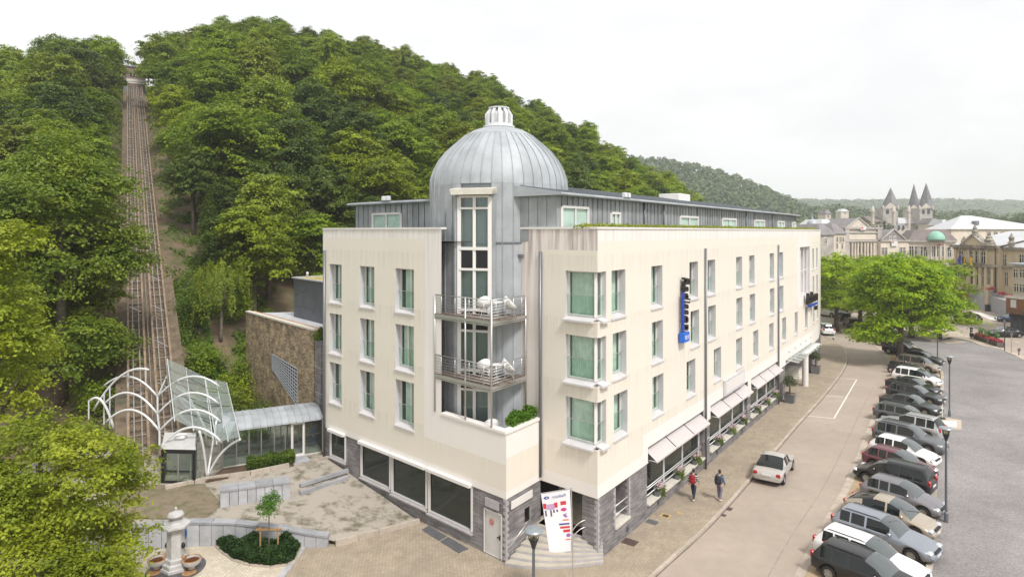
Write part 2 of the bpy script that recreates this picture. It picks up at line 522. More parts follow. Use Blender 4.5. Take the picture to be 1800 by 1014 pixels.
mat_course('paving', (0.43, 0.355, 0.26), (0.355, 0.29, 0.215), (0.21, 0.17, 0.13), 0.22, 0.11, ANG_R + 0.0, mode='floor', msize=0.012, bump=0.35, stain=(0.24, 0.20, 0.16), var=0.25)
mat_course('setts', (0.68, 0.61, 0.49), (0.55, 0.48, 0.38), (0.38, 0.33, 0.26), 0.14, 0.12, 0.25, mode='floor', msize=0.010, bump=0.3, stain=(0.45, 0.37, 0.26), var=0.2)
mat('moss_gravel', (0.40, 0.355, 0.30), 0.95, scale=1.0, col2=(0.15, 0.135, 0.085), lo=0.49, hi=0.62, detail=15, bump=0.9, bscale=14)
mat('brown_gravel', (0.235, 0.185, 0.13), 0.95, scale=2.2, col2=(0.135, 0.13, 0.06), lo=0.45, hi=0.66, detail=10, bump=0.9, bscale=14)
mat('soil', (0.115, 0.075, 0.05), 0.95, var=0.3, scale=4, bump=0.8, bscale=12)
def mat_asphalt(name, col, patch, grain, lo, hi, tracks=None):
    m, n, l, p = new_mat(name)
    g = n.new('ShaderNodeNewGeometry')
    t1 = n.new('ShaderNodeTexNoise'); t1.inputs['Scale'].default_value = 0.16; t1.inputs['Detail'].default_value = 8; t1.inputs['Roughness'].default_value = 0.62
    t2 = n.new('ShaderNodeTexNoise'); t2.inputs['Scale'].default_value = grain; t2.inputs['Detail'].default_value = 2
    t3 = n.new('ShaderNodeTexNoise'); t3.inputs['Scale'].default_value = 1.4; t3.inputs['Detail'].default_value = 9; t3.inputs['Roughness'].default_value = 0.7
    for t in (t1, t2, t3): l.new(g.outputs['Position'], t.inputs['Vector'])
    mr = n.new('ShaderNodeMapRange'); mr.inputs['From Min'].default_value = 0.38; mr.inputs['From Max'].default_value = 0.64
    l.new(t1.outputs['Fac'], mr.inputs['Value'])
    mx = n.new('ShaderNodeMix'); mx.data_type = 'RGBA'; mx.inputs['A'].default_value = (*col, 1); mx.inputs['B'].default_value = (*patch, 1)
    l.new(mr.outputs[0], mx.inputs['Factor'])
    m2 = n.new('ShaderNodeMapRange'); m2.inputs['From Min'].default_value = 0.3; m2.inputs['From Max'].default_value = 0.7; m2.inputs['To Min'].default_value = lo; m2.inputs['To Max'].default_value = hi
    l.new(t2.outputs['Fac'], m2.inputs['Value'])
    m3 = n.new('ShaderNodeMapRange'); m3.inputs['From Min'].default_value = 0.3; m3.inputs['From Max'].default_value = 0.7; m3.inputs['To Min'].default_value = 0.93; m3.inputs['To Max'].default_value = 1.07
    l.new(t3.outputs['Fac'], m3.inputs['Value'])
    mm = n.new('ShaderNodeMath'); mm.operation = 'MULTIPLY'; l.new(m2.outputs[0], mm.inputs[0]); l.new(m3.outputs[0], mm.inputs[1])
    sc = n.new('ShaderNodeVectorMath'); sc.operation = 'SCALE'; l.new(mx.outputs['Result'], sc.inputs[0]); l.new(mm.outputs[0], sc.inputs['Scale'])
    l.new(sc.outputs[0], p.inputs['Base Color'])
    p.inputs['Roughness'].default_value = 0.85
    b = n.new('ShaderNodeBump'); b.inputs['Strength'].default_value = 0.3; b.inputs['Distance'].default_value = 0.01
    l.new(t2.outputs['Fac'], b.inputs['Height']); l.new(b.outputs['Normal'], p.inputs['Normal'])
    return m
mat_asphalt('road', (0.405, 0.335, 0.278), (0.345, 0.283, 0.232), 30, 0.93, 1.07)
mat_asphalt('square', (0.295, 0.272, 0.265), (0.218, 0.20, 0.195), 11, 0.76, 1.24)
mat_asphalt('sandy', (0.44, 0.33, 0.21), (0.36, 0.27, 0.17), 12, 0.9, 1.1)
mat('kerb', (0.45, 0.385, 0.32), 0.85, var=0.12, scale=3, rand=0.12, bump=0.15)
mat('kerb_dark', (0.16, 0.13, 0.11), 0.85, var=0.12, scale=3, rand=0.1)
mat('seam_tar', (.25, .205, .17), .8, var=.3, scale=2)
mat('line_paint', (0.78, 0.74, 0.68), 0.7, scale=9, col2=(0.52, 0.46, 0.40), lo=0.5, hi=0.7, detail=8)
mat('iron', (0.085, 0.055, 0.045), 0.7, var=0.3, scale=8, bump=0.3)
mat('steel_plate', (0.155, 0.155, 0.16), 0.5, metal=0.3, var=0.1, scale=2)
mat('earth', (0.165, 0.115, 0.075), 0.95, scale=0.5, col2=(0.075, 0.085, 0.025), lo=0.44, hi=0.60, detail=8, bump=0.8, bscale=2)
mat('meadow', (0.09, 0.12, 0.04), 0.95, var=0.3, scale=0.05, bump=0.3, bscale=1)
mat('bark', (0.115, 0.09, 0.07), 0.9, var=0.3, scale=3, bump=0.8, bscale=8)
mat('pale_bark', (0.20, 0.17, 0.135), 0.9, var=0.3, scale=3, bump=0.6, bscale=8)

# ------------------------------------------------------------------ the ground
def sheet(name, pts, z, m, kind='structure', zs=None):
    mb = MB()
    pts = [tuple(p[:2]) for p in pts]
    n = len(pts)
    a = sum(pts[i][0]*pts[(i+1)%n][1]-pts[(i+1)%n][0]*pts[i][1] for i in range(n))
    if a < 0: pts = pts[::-1]
    bm = bmesh.new()
    vs_ = [bm.verts.new((p[0], p[1], z)) for p in pts]
    f = bm.faces.new(vs_)
    bmesh.ops.triangulate(bm, faces=[f])
    me = bpy.data.meshes.new(name); bm.to_mesh(me); bm.free()
    me.materials.append(MAT[m])
    o = put(name, me)
    return tag(o, kind=kind)

def smooth_path(pts, k=6):
    """Catmull-Rom through 2D points"""
    out = []
    n = len(pts)
    P = [Vector((p[0], p[1])) for p in pts]
    for i in range(n-1):
        p0, p1, p2, p3 = P[max(i-1, 0)], P[i], P[i+1], P[min(i+2, n-1)]
        for j in range(k):
            t = j/k
            out.append(0.5*((2*p1) + (p2-p0)*t + (2*p0-5*p1+4*p2-p3)*t*t + (3*p1-p0-3*p2+p3)*t**3))
    out.append(P[-1])
    return out
def offset_path(path, d):
    """to the right of travel for positive d"""
    out = []
    for i, p in enumerate(path):
        t = (path[min(i+1, len(path)-1)] - path[max(i-1, 0)]).normalized()
        out.append(p + Vector((t.y, -t.x))*d)
    return out
def resample(path, step):
    out = [path[0].copy()]; acc = 0.0
    for i in range(len(path)-1):
        a, b = path[i], path[i+1]
        L = (b-a).length
        if L < 1e-9: continue
        t = step-acc
        while t <= L:
            out.append(a + (b-a)*(t/L)); t += step
        acc = (acc+L) % step
    return out

RZ = -0.12            # carriageway level, the pavement is level 0
ground = sheet('ground', [(-1500, -150), (2600, -150), (2600, 2600), (-1500, 2600)], -0.6, 'meadow')
KERB_L = smooth_path([(-9.5, 9.0), (6.08, 28.0), (11.4, 34.5), (23.0, 50.4), (29.5, 59.2), (36.8, 69.6), (41.0, 76.5), (44.2, 83.3), (45.9, 89.0), (46.2, 93.5), (45.6, 104), (46, 140)])
KERB_R = smooth_path([(1.5, 11.5), (13.0, 28.1), (20.1, 37.5), (25.7, 45.4), (32.8, 55.6), (41.0, 67.2), (44.4, 73.0), (47.6, 79.4), (50.2, 86.5), (53.2, 96.5), (57.5, 111), (62, 140)])
PARK_R = smooth_path([(6.0, 11.0), (18.97, 28.6), (29.7, 43.9), (36.6, 53.6), (44.0, 64.0), (48.3, 70.5), (51.5, 77), (55.5, 88)])
sheet('road', [(-60, 0), (-60, 8), *[tuple(p) for p in KERB_L[:1]], (-9.5, 20), (46, 141), (170, 141), (170, 60), (90, 0)], RZ-0.006, 'road')
pv = [tuple(p) for p in KERB_L] + [(20, 140), (-14, 60), (-40, 60), (-40, 9)]
mb = MB(); mb.prism(pv, -0.5, 0.0)
tag(mb.build('pavement', 'paving'), kind='structure')

def kerb_line(name, path, w, z0, z1, step, m, jit=0.01, lim=280):
    root = thing(name, None, None); root['kind'] = 'structure'
    base = MB()
    left, right = path, offset_path(path, w)
    pts = resample(path, step)
    random.seed(4)
    cnt = 0
    for i in range(len(pts)-1):
        a, b = pts[i], pts[i+1]
        if a.y < 26: continue
        t = (b-a).normalized(); nrm = Vector((t.y, -t.x))
        g = 0.008
        dz = random.uniform(-jit, jit)*0.5
        q = [a+t*g, b-t*g, b-t*g+nrm*w, a+t*g+nrm*w]
        if cnt >= lim: break
        mb = MB(); mb.prism([(p.x, p.y) for p in q], z0, z1+dz)
        mb.build('kerb_stone', m, root); cnt += 1
    return root
kerb_line('kerb', KERB_L, 0.15, -0.4, 0.012, 1.05, 'kerb')
kerb_line('gutter', offset_path(KERB_L, 0.15), 0.06, -0.4, RZ+0.002, 2.4, 'kerb_dark')
kerb_line('parking_kerb', offset_path(KERB_R, -0.28), 0.42, -0.5, RZ+0.035, 1.05, 'kerb')
kerb_line('square_kerb', PARK_R, 0.26, -0.5, 0.02, 1.05, 'kerb')
kr, pr = offset_path(KERB_R, 0.145), PARK_R
sheet('parking_strip', [tuple(p) for p in kr if p.y < 92] + [tuple(p) for p in reversed(pr)], RZ+0.02, 'sandy')
far_strip = [tuple(p) for p in offset_path(KERB_R, 0.145) if 88 < p.y < 135]
sheet('verge', far_strip + [(p[0]+4.2, p[1]) for p in reversed(far_strip)], RZ+0.012, 'sandy')
# the square: rough dark asphalt edged by a pale pavement and the cross street
sq_edge = [G(1640, 600), G(1668, 592.5), G(1700, 597), G(1726, 607), G(1760, 613), G(1800, 632), G(1900, 690)]
sheet('square', [tuple(p) for p in offset_path(PARK_R, 0.255)] + [(60, 92), (66, 92)] + [tuple(p[:2]) for p in sq_edge] + [(70, 20), (30, 5), (8, 8)], RZ+0.06, 'square')
mat('pale_paving', (0.50, 0.42, 0.34), 0.9, var=0.12, scale=0.8, bump=0.15)
pe = [G(1655, 571), G(1690, 585), G(1720, 597), G(1760, 612), G(1800, 625), G(1900, 668)]
mb = MB(); mb.prism([tuple(p[:2]) for p in sq_edge] + [tuple(p[:2]) for p in reversed(pe)] + [(62, 100)], -0.4, RZ+0.10)
tag(mb.build('square_pavement', 'pale_paving'), kind='structure')
mb = MB(); mb.prism([tuple(G(*p)[:2]) for p in ((1648, 730), (1690, 737), (1690, 753.5), (1645, 751))], -0.3, RZ+0.075)
tag(mb.build('slab_path', 'pale_paving'), kind='structure')
mb = MB(); mb.prism([tuple(G(*p)[:2]) for p in ((1655, 738), (1682, 739), (1682, 749.5), (1655, 748))], -0.3, RZ+0.085)
tag(mb.build('paved_slab', 'line_paint'), kind='structure')
mb = MB(); mb.prism([tuple(G(*p)[:2]) for p in ((1651, 598), (1690, 597), (1700, 601), (1664, 603))], -0.3, RZ+0.075)
tag(mb.build('slab_patch', 'pale_paving'), kind='structure')
# pavement on the far side of the cross street
fe = [G(1670, 541), G(1700, 546), G(1728, 548), G(1762, 556), G(1783, 560), G(1900, 600)]
mb = MB(); mb.prism([tuple(p[:2]) for p in fe] + [(260, 140), (130, 170), (84, 170)], -0.4, 0.0)
tag(mb.build('far_pavement', 'pale_paving'), kind='structure')

seam = [p for p in offset_path(KERB_R, -1.25) if 24 < p.y < 64]
sheet('road_seam', [tuple(p) for p in seam]+[tuple(p) for p in reversed(offset_path(seam, .035))], RZ-.003, 'seam_tar')
# painted bay on the road, and dashes on the cross street
def stripe(name, a, b, w, z=RZ):
    a, b = Vector(a[:2]), Vector(b[:2])
    t = (b-a).normalized(); nrm = Vector((t.y, -t.x))*(w/2)
    o = sheet(name, [a-nrm, b-nrm, b+nrm, a+nrm], z, 'line_paint')
    return o
zz = RZ
mk = [((1418, 730.5), (1466, 735)), ((1448, 695), (1482, 697)), ((1469, 664.5), (1506, 666.5)), ((1466, 735), (1506, 666.5))]
for a, b in mk:
    stripe('road_marking', G(*a, zz), G(*b, zz), 0.11)
for a, b in (((1718, 582), (1727, 584)), ((1734, 586), (1744, 588)), ((1752, 590), (1760, 592.5)), ((1768, 595), (1777, 597)), ((1784, 600), (1793, 602)), ((1443, 563.5), (1464, 563.5)), ((1702, 573), (1694, 576))):
    stripe('road_marking', G(*a, zz), G(*b, zz), 0.16)
# zebra-like pale band by the stair
sheet('road_marking', [G(1704, 546, zz), G(1726, 549, zz), G(1764, 560, zz), G(1764, 566, zz), G(1740, 561, zz)], RZ, 'line_paint')

# drain covers and plates in the pavement
def plate(name, px, w, h, ang, m, label, z=0.006, frame=None):
    c = G(*px)
    r = thing(name, label, 'drain cover' if 'drain' in name or 'hatch' in name else 'plate', (c.x, c.y, 0))
    mb = MB(); mb.bevel_box((-w/2, -h/2, z-0.03), (w/2, h/2, z), 0.01)
    mb.xf(Matrix.Rotation(ang, 4, 'Z')); mb.local('cover', m, r)
    if frame:
        mb = MB()
        for q in ((-w/2-.1, -h/2-.1, w/2+.1, -h/2), (-w/2-.1, h/2, w/2+.1, h/2+.1), (-w/2-.1, -h/2, -w/2, h/2), (w/2, -h/2, w/2+.1, h/2)):
            mb.box((q[0], q[1], -0.02), (q[2], q[3], z*0.6))
        mb.xf(Matrix.Rotation(ang, 4, 'Z')); mb.local('rim', frame, r)
    return r
mat('yellow_stone', (0.50, 0.36, 0.14), 0.85, var=0.15, scale=4)
plate('drain_cover', (1107, 952), 0.72, 0.62, ANG_R-1.57, 'iron', 'rusty square iron drain cover in the brick pavement')
plate('hatch_cover', (1146, 917), 0.62, 0.5, ANG_R-1.57, 'steel_plate', 'small blue-grey hatch plate against the slate base of the hotel')
plate('drain_cover', (1170, 906), 0.34, 0.3, ANG_R-1.57, 'iron', 'small drain cover in a yellow surround on the pavement', frame='yellow_stone')
plate('drain_cover', (1196, 901), 0.3, 0.26, ANG_R-1.57, 'yellow_stone', 'tiny pale round-cornered cover on the brick pavement')
plate('drain_cover', (1282, 894, RZ), .45, .3, ANG_R, 'iron', 'small dark gully grate in the road below the two walkers', z=RZ+.004)
plate('drain_cover', (1272, 905, RZ), .3, .25, ANG_R, 'iron', 'tiny valve cover in the road beside the gully grate', z=RZ+.004)
mb = MB()
hl = [G(741, 931), G(753, 923), G(824, 964), G(806, 972)]
r = thing('hatch', 'pair of dark grey steel hatch plates flush in the pavement beside the slate wall', 'hatch', tuple((hl[0]+hl[2])/2))
for t0, t1 in ((0, .49), (.51, 1)):
    mb = MB()
    a, b, c, d = hl
    mb.prism([tuple(a.lerp(d, t0)[:2]), tuple(b.lerp(c, t0)[:2]), tuple(b.lerp(c, t1)[:2]), tuple(a.lerp(d, t1)[:2])], -0.05, 0.008)
    mb.build('plate', 'steel_plate', r)

# ------------------------------------------------------------------ hillside
HT = [  # pixel column, foot depth, ridge depth, skyline row of the tree tops
    (-500, 46, 150, 150), (-100, 44, 150, 108), (0, 43, 150, 92), (140, 43, 150, 66), (205, 43, 150, 70), (236, 43, 150, 118), (270, 43, 150, 62),
    (350, 48, 155, 36), (500, 54, 160, 28), (600, 58, 165, 48), (700, 62, 168, 78), (760, 64, 170, 102), (860, 68, 168, 128), (930, 72, 165, 166), (1000, 78, 158, 200),
    (1080, 84, 152, 250), (1160, 92, 148, 298), (1230, 100, 146, 352), (1300, 108, 146, 375), (1400, 115, 146, 405), (1800, 120, 146, 420)]
TREE_H = 12.0
def hill_at(px, d):
    px = max(HT[0][0], min(HT[-1][0], px))
    for i in range(len(HT)-1):
        if HT[i][0] <= px <= HT[i+1][0]:
            t = (px-HT[i][0])/(HT[i+1][0]-HT[i][0]); t = t*t*(3-2*t)
            d0, d1, ys = [HT[i][k]*(1-t)+HT[i+1][k]*t for k in (1, 2, 3)]
            break
    zr = max(CH + (HY-ys)*d1/F - TREE_H, -0.5)
    base = 0.9 if px < 420 else max(-0.5, 0.9-(px-420)/100)
    if d <= d0: return base - (d0-d)*0.1
    if d <= d1:
        t = (d-d0)/(d1-d0)
        return base + (zr-base)*(t*0.82 + 0.18*math.sin(t*math.pi/2))
    return zr + (d-d1)*0.02 if d < d1+60 else zr + 1.2 - (d-d1-60)*0.02*(1 if zr > 3 else 0)
def hill_xy(x, y):
    if y < 20: return 0
    return hill_at(CX + F*x/y, y)
from mathutils import noise as mnoise
def hnoise(x, y):
    return mnoise.noise((x*0.12, y*0.12, 3.1))*0.6 + mnoise.noise((x*0.4, y*0.4, 7.7))*0.2
cols = [-500+24*i for i in range(97)]
ds = [40+2.0*i for i in range(12)] + [64+4*i for i in range(26)] + [168+12*i for i in range(10)]
hv, hf = [], []
for i, px in enumerate(cols):
    for j, d in enumerate(ds):
        x = (px-CX)/F*d
        hv.append((x, d, hill_at(px, d)+hnoise(x, d)*min(1, max(0, (d-44)/10))))
for i in range(len(cols)-1):
    for j in range(len(ds)-1):
        a = i*len(ds)+j
        hf.append((a, a+len(ds), a+len(ds)+1, a+1))
hm = np_mesh('hillside', np.array(hv), np.array(hf), 'earth', smooth=True)
tag(put('hillside', hm), kind='structure')

# ------------------------------------------------------------------ plants
leaf_mat('leaf_beech', (0.10, 0.155, 0.008), (0.275, 0.345, 0.016))
leaf_mat('leaf_oak', (0.085, 0.140, 0.010), (0.225, 0.295, 0.022))
leaf_mat('leaf_dark', (0.048, 0.085, 0.014), (0.125, 0.17, 0.026))
leaf_mat('leaf_pale', (0.10, 0.150, 0.012), (0.27, 0.315, 0.032))
leaf_mat('leaf_lime', (0.095, 0.145, 0.005), (0.37, 0.42, 0.035), hue=0.006, rand=0.08, cl=0.55)
leaf_mat('leaf_bright', (0.13, 0.235, 0.002), (0.34, 0.45, 0.006), hue=0.006, rand=0.10)
leaf_mat('leaf_hedge', (0.016, 0.040, 0.010), (0.045, 0.085, 0.018), scale=3)
leaf_mat('leaf_box', (0.05, 0.14, 0.008), (0.11, 0.23, 0.015), scale=4)
leaf_mat('leaf_sedum', (0.16, 0.22, 0.02), (0.30, 0.34, 0.05), scale=3)
leaf_mat('leaf_olive', (0.08, 0.10, 0.05), (0.16, 0.18, 0.09), scale=4)
leaf_mat('leaf_bush', (0.07, 0.13, 0.015), (0.17, 0.23, 0.03), scale=1.5)
leaf_mat('leaf_far', (0.055, 0.095, 0.032), (0.11, 0.155, 0.050), scale=0.03, rand=0.0, trans=0.1)
leaf_mat('petal', (0.62, 0.36, 0.45), (0.80, 0.66, 0.68), scale=8, rand=0.0)
leaf_mat('petal_red', (0.42, 0.04, 0.05), (0.60, 0.10, 0.12), scale=8, rand=0.0)

def leaf_arrays(rng, centers, normals, size, aspect=0.62, jitter=0.35, fold=0.0):
    """one pointed leaf (a rhombus) for each centre"""
    n = len(centers)
    nm = normals + rng.normal(0, jitter, (n, 3))
    nm /= np.linalg.norm(nm, axis=1, keepdims=True)+1e-9
    r = rng.normal(0, 1, (n, 3))
    a = np.cross(nm, r); a /= np.linalg.norm(a, axis=1, keepdims=True)+1e-9
    b = np.cross(nm, a)
    s = size*rng.uniform(0.65, 1.3, (n, 1))
    v = np.empty((n, 4, 3))
    v[:, 0] = centers - a*s*0.5
    v[:, 1] = centers + b*s*0.5*aspect - nm*s*fold
    v[:, 2] = centers + a*s*0.5
    v[:, 3] = centers - b*s*0.5*aspect - nm*s*fold
    q = np.arange(n*4).reshape(n, 4)
    return v.reshape(-1, 3), q

def crown_mesh(name, seed, lobes, clumps, per, clump_r, leaf, m, flat=0.5, droop=0.0, inner=0.25, low=-0.55, updir=0.7):
    """lobes: (x, y, z, rx, ry, rz) ellipsoids; leaf clumps sit near their surfaces"""
    rng = np.random.default_rng(seed)
    L = np.array(lobes, dtype=float)
    w = (L[:, 3]*L[:, 5]); w /= w.sum()
    k = rng.choice(len(L), clumps, p=w)
    d = rng.normal(0, 1, (clumps*3, 3)); d /= np.linalg.norm(d, axis=1, keepdims=True)
    d = d[d[:, 2] > low][:clumps]
    if len(d) < clumps: d = np.concatenate([d, d[:clumps-len(d)]])
    rad = np.where(rng.random(clumps) < inner, rng.uniform(0.35, 0.8, clumps), rng.uniform(0.82, 1.08, clumps))
    C = L[k, :3] + d*L[k, 3:6]*rad[:, None]
    cr = clump_r*rng.uniform(0.6, 1.35, clumps)
    ci = np.repeat(np.arange(clumps), per)
    off_ = rng.normal(0, 0.48, (len(ci), 3))*cr[ci][:, None]
    off_[:, 2] *= flat
    hd = np.hypot(off_[:, 0], off_[:, 1])
    off_[:, 2] -= droop*hd*hd/np.maximum(cr[ci], 1e-3)
    P = C[ci] + off_
    nrm = d[ci]*0.45 + np.array([0, 0, updir]) + off_*0.15/np.maximum(cr[ci][:, None], .1)
    v, q = leaf_arrays(rng, P, nrm, leaf, fold=0.08)
    return np_mesh(name, v, q, m)

def trunk_mesh(name, seed, h, r, limbs, m='bark', spread=0.5, top=0.85, lean=0.0):
    rnd = random.Random(seed)
    mb = MB()
    path = [Vector((rnd.uniform(-.03, .03)*h*t + lean*t*t, rnd.uniform(-.03, .03)*h*t, h*t)) for t in (0, .12, .3, .5, .7, top)]
    mb.tube(path, [r*1.35, r, r*.88, r*.7, r*.45, r*.16], n=8)
    for i in range(limbs):
        t = rnd.uniform(.3, .6); a = rnd.uniform(0, 6.28)
        k = t/(top)*5
        b = Vector((0, 0, h*t))
        L = min(h*rnd.uniform(.18, .30), 3.6)
        e = b + Vector((math.cos(a)*L*spread*1.4, math.sin(a)*L*spread*1.4, L*.8))
        mid = b.lerp(e, .5) + Vector((0, 0, -L*.06))
        mb.tube([b, mid, e], [r*.42, r*.26, r*.07], n=6)
    return mb.mesh(name, m, smooth=True)

def tree_thing(name, label, cat, group, trunk_me, crown_me, loc, s=1.0, rz=0.0, sz=None):
    t = thing(name, label, cat, loc, rz, group)
    t.scale = (s, s, sz or s)
    put('trunk', trunk_me, t); put('crown', crown_me, t)
    return t

# ---- kinds of hillside tree, unit size: about 12 m tall
def lobes_broad(rnd, h, rx, n=9, base=0.28):
    L = [(0, 0, h*.62, rx*.72, rx*.72, h*.30)]
    for i in range(n):
        a = i*2.4+rnd.uniform(-.4, .4); t = rnd.uniform(base+.1, .84)
        rr = rx*(0.62 if t < .7 else 0.34)*rnd.uniform(.8, 1.1)
        q = rx*rnd.uniform(.36, .58)
        L.append((math.cos(a)*rr, math.sin(a)*rr, h*t, q, q, q*rnd.uniform(.7, .95)))
    L.append((rnd.uniform(-.4, .4), rnd.uniform(-.4, .4), h*.86, rx*.42, rx*.42, h*.12))
    return L
KINDS = []
for i, (m, lab, nm) in enumerate([
        ('leaf_beech', 'full fresh-green beech with rounded crown growing on the wooded hillside', 'beech_tree'),
        ('leaf_oak', 'mid-green oak with uneven clumpy crown growing on the wooded hillside', 'oak_tree'),
        ('leaf_beech', 'tall light-green hornbeam with layered crown growing on the wooded hillside', 'hornbeam_tree'),
        ('leaf_dark', 'dark green tree growing on the wooded hillside', 'holm_oak_tree'),
        ('leaf_pale', 'pale yellowish-green tree growing on the wooded hillside', 'ash_tree')]):
    rnd = random.Random(20+i)
    h = 12.0; rx = (3.9, 3.7, 3.2, 3.6, 3.5)[i]
    cm = crown_mesh('crown', 40+i, lobes_broad(rnd, h, rx, 11), 260, 58, 0.86, 0.30, m, flat=0.26, droop=0.28, inner=0.2)
    tm = trunk_mesh('trunk', 60+i, h, 0.22, 7)
    KINDS.append((nm, lab, tm, cm))
# spruce: drooping whorls
rng = np.random.default_rng(5)
P, N = [], []
for i in range(9000):
    t = rng.random()**0.75
    z = 12.5*(1-t)*0.93+0.9
    rmax = 0.15+2.5*t
    a = (rng.integers(0, 9)+rng.normal(0, .16))*0.698 + int(z*1.4)*0.9
    r = rmax*math.sqrt(rng.random())
    P.append((math.cos(a)*r, math.sin(a)*r, z-0.24*r+rng.normal(0, .08))); N.append((math.cos(a)*.3, math.sin(a)*.3, .9))
v, q = leaf_arrays(rng, np.array(P), np.array(N), 0.30, aspect=0.4, jitter=0.3)
KINDS.append(('spruce_tree', 'narrow dark spruce growing among the broadleaf trees of the hillside', trunk_mesh('trunk', 77, 13.0, 0.2, 0, top=.98), np_mesh('crown', v, q, 'leaf_dark')))

# ---- scatter over the hill
TRK_A, TRK_B = Vector((-21.6, 37.5)), Vector((-86.5, 143.0))      # centre line of the railway
def track_side(x, y):
    t = (TRK_B-TRK_A); L = t.length; t = t/L
    p = Vector((x, y))-TRK_A
    return p.dot(t), p.x*t.y - p.y*t.x       # along, positive to the right
random.seed(11)
HILL = []
y = 50.0
row = 0
while y < 196:
    step = 5.2 if y < 90 else 6.4
    x = -1.0*y
    while x < 0.42*y:
        xx = x + random.uniform(-.38, .38)*step + (row % 2)*step/2
        yy = y + random.uniform(-.35, .35)*step
        x += step
        px = CX + F*xx/yy
        if px < -90 or px > 1222: continue
        z = hill_at(px, yy)
        if z < 1.2: continue
        al, sd_ = track_side(xx, yy)
        rt = 5.2 if al < 30 else (4.0 if al < 90 else 3.4)
        if al < 126 and (-4.4 < sd_ < rt): continue
        if al >= 126 and al < 150 and abs(sd_) < 7: continue
        if 440 < px < 600 and yy < 66 and not (px < 500 and yy > 60): continue
        if 310 < px < 440 and yy < 63: continue
        if px > 600 and yy < 78 and px < 1000: continue
        if px > 1000 and yy < 100: continue
        HILL.append((xx, yy, z, px))
    y += step*0.86; row += 1
# keep the trees whose tops clear the crowns in front of them
HILL.sort(key=lambda p: p[1])
sky = {}
keep = []
for (xx, yy, z, px) in HILL:
    top = HY - (z + TREE_H - CH)*F/yy
    w = 3.4*F/yy
    b0, b1 = int((px-w*.7)//12), int((px+w*.7)//12)
    if any(top < sky.get(b, 1e9) - 4 for b in range(b0, b1+1)):
        keep.append((xx, yy, z, px))
        for b in range(b0, b1+1):
            sky[b] = min(sky.get(b, 1e9), top + 26*90/yy)
HILL = keep
wts = [.36, .22, .22, .13, .05, .02]
for (xx, yy, z, px) in HILL:
    u = random.random(); k = 0
    while u > wts[k] and k < 5: u -= wts[k]; k += 1
    if 330 < px < 620 and yy < 84 and random.random() < .5: k = 3
    nm, lab, tm, cm = KINDS[k]
    s = random.choice((random.uniform(.72, 1.0), random.uniform(.9, 1.2), random.uniform(1.1, 1.38)))*(1.0 if yy > 75 else .92)
    if abs(track_side(xx, yy)[1]) < 8 and yy < 100: s *= .85
    if yy > 135: s = min(s, 1.02)
    sd_ = track_side(xx, yy)[1]
    reg = 'beyond the railway tracks' if sd_ < 0 else 'on the ridge line' if yy > 148 else 'close beside the railway tracks' if sd_ < 14 else 'rising behind the long penthouse' if px > 960 else 'high on the slope behind the dome' if px > 640 else 'on the bank above the rubble wall' if yy < 90 else 'halfway up the slope between tracks and dome'
    lab = lab.split(' growing')[0]+' '+reg
    tree_thing(nm, lab, 'tree', 'trees of the wooded hillside', tm, cm, (xx, yy, z-0.3), s, random.uniform(0, 6.28), s*random.uniform(.9, 1.12))

# ------------------------------------------------------------------ the hotel
A = Vector((-0.27, 29.1)); Cc = Vector((4.0, 29.15)); Lf = Vector((-12.13, 40.0))
Q1 = Vector((32.0, 67.05)); Q2 = Vector((36.0, 73.2)); Q3 = Vector((39.3, 79.4))
UR = (Q1-Cc).normalized(); NR = Vector((UR.y, -UR.x))
UL = (Lf-A).normalized(); NL = Vector((-UL.y, UL.x)); NL = -Vector((UL.y, -UL.x)) if (Vector((UL.y, -UL.x))).y > 0 else Vector((UL.y, -UL.x))
UC = Vector((-0.75, 0.66)).normalized(); NC = Vector((-UC.y, UC.x)); NC = NC if NC.y < 0 else -NC
hotel = thing('hotel_building', 'cream corner hotel with zinc dome, penthouse and slate-clad base', 'hotel', (0.0, 33.0, 0.0))

class Wall:
    def __init__(s, path, n_sign=1):
        s.p = [Vector(q) for q in path]
        s.cum = [0.0]
        for a, b in zip(s.p, s.p[1:]): s.cum.append(s.cum[-1]+(b-a).length)
        s.sign = n_sign
    def frame(s, u):
        k = 0
        while k < len(s.p)-2 and u > s.cum[k+1]+1e-6: k += 1
        t = (s.p[k+1]-s.p[k]).normalized()
        n = Vector((t.y, -t.x))*s.sign
        return s.p[k]+t*(u-s.cum[k]), t, n
    def W(s, u, n, z):
        p, t, nn = s.frame(u)
        q = p+nn*n
        return (q.x, q.y, z)
    def u_px(s, px):
        k = (px-CX)/F
        for i in range(len(s.p)-1):
            a, b = s.p[i], s.p[i+1]
            d = b-a
            den = d.x-k*d.y
            t = (k*a.y-a.x)/den
            if (t <= 1+1e-6 or i == len(s.p)-2) and (t >= -1e-6 or i == 0):
                return s.cum[i]+t*d.length
        return s.cum[-1]
WR = Wall([Cc, Q1, Q2, Q3])
WL = Wall([A, Lf], -1)
WC = Wall([Cc, Cc+UC*9], -1)
WB = Wall([A, A+UR*2.87])
for w in (WR, WL, WC, WB):
    p, t, n = w.frame(0.01)
    if n.dot(Vector((0, 33))-p) < 0 and w in (WR,): pass

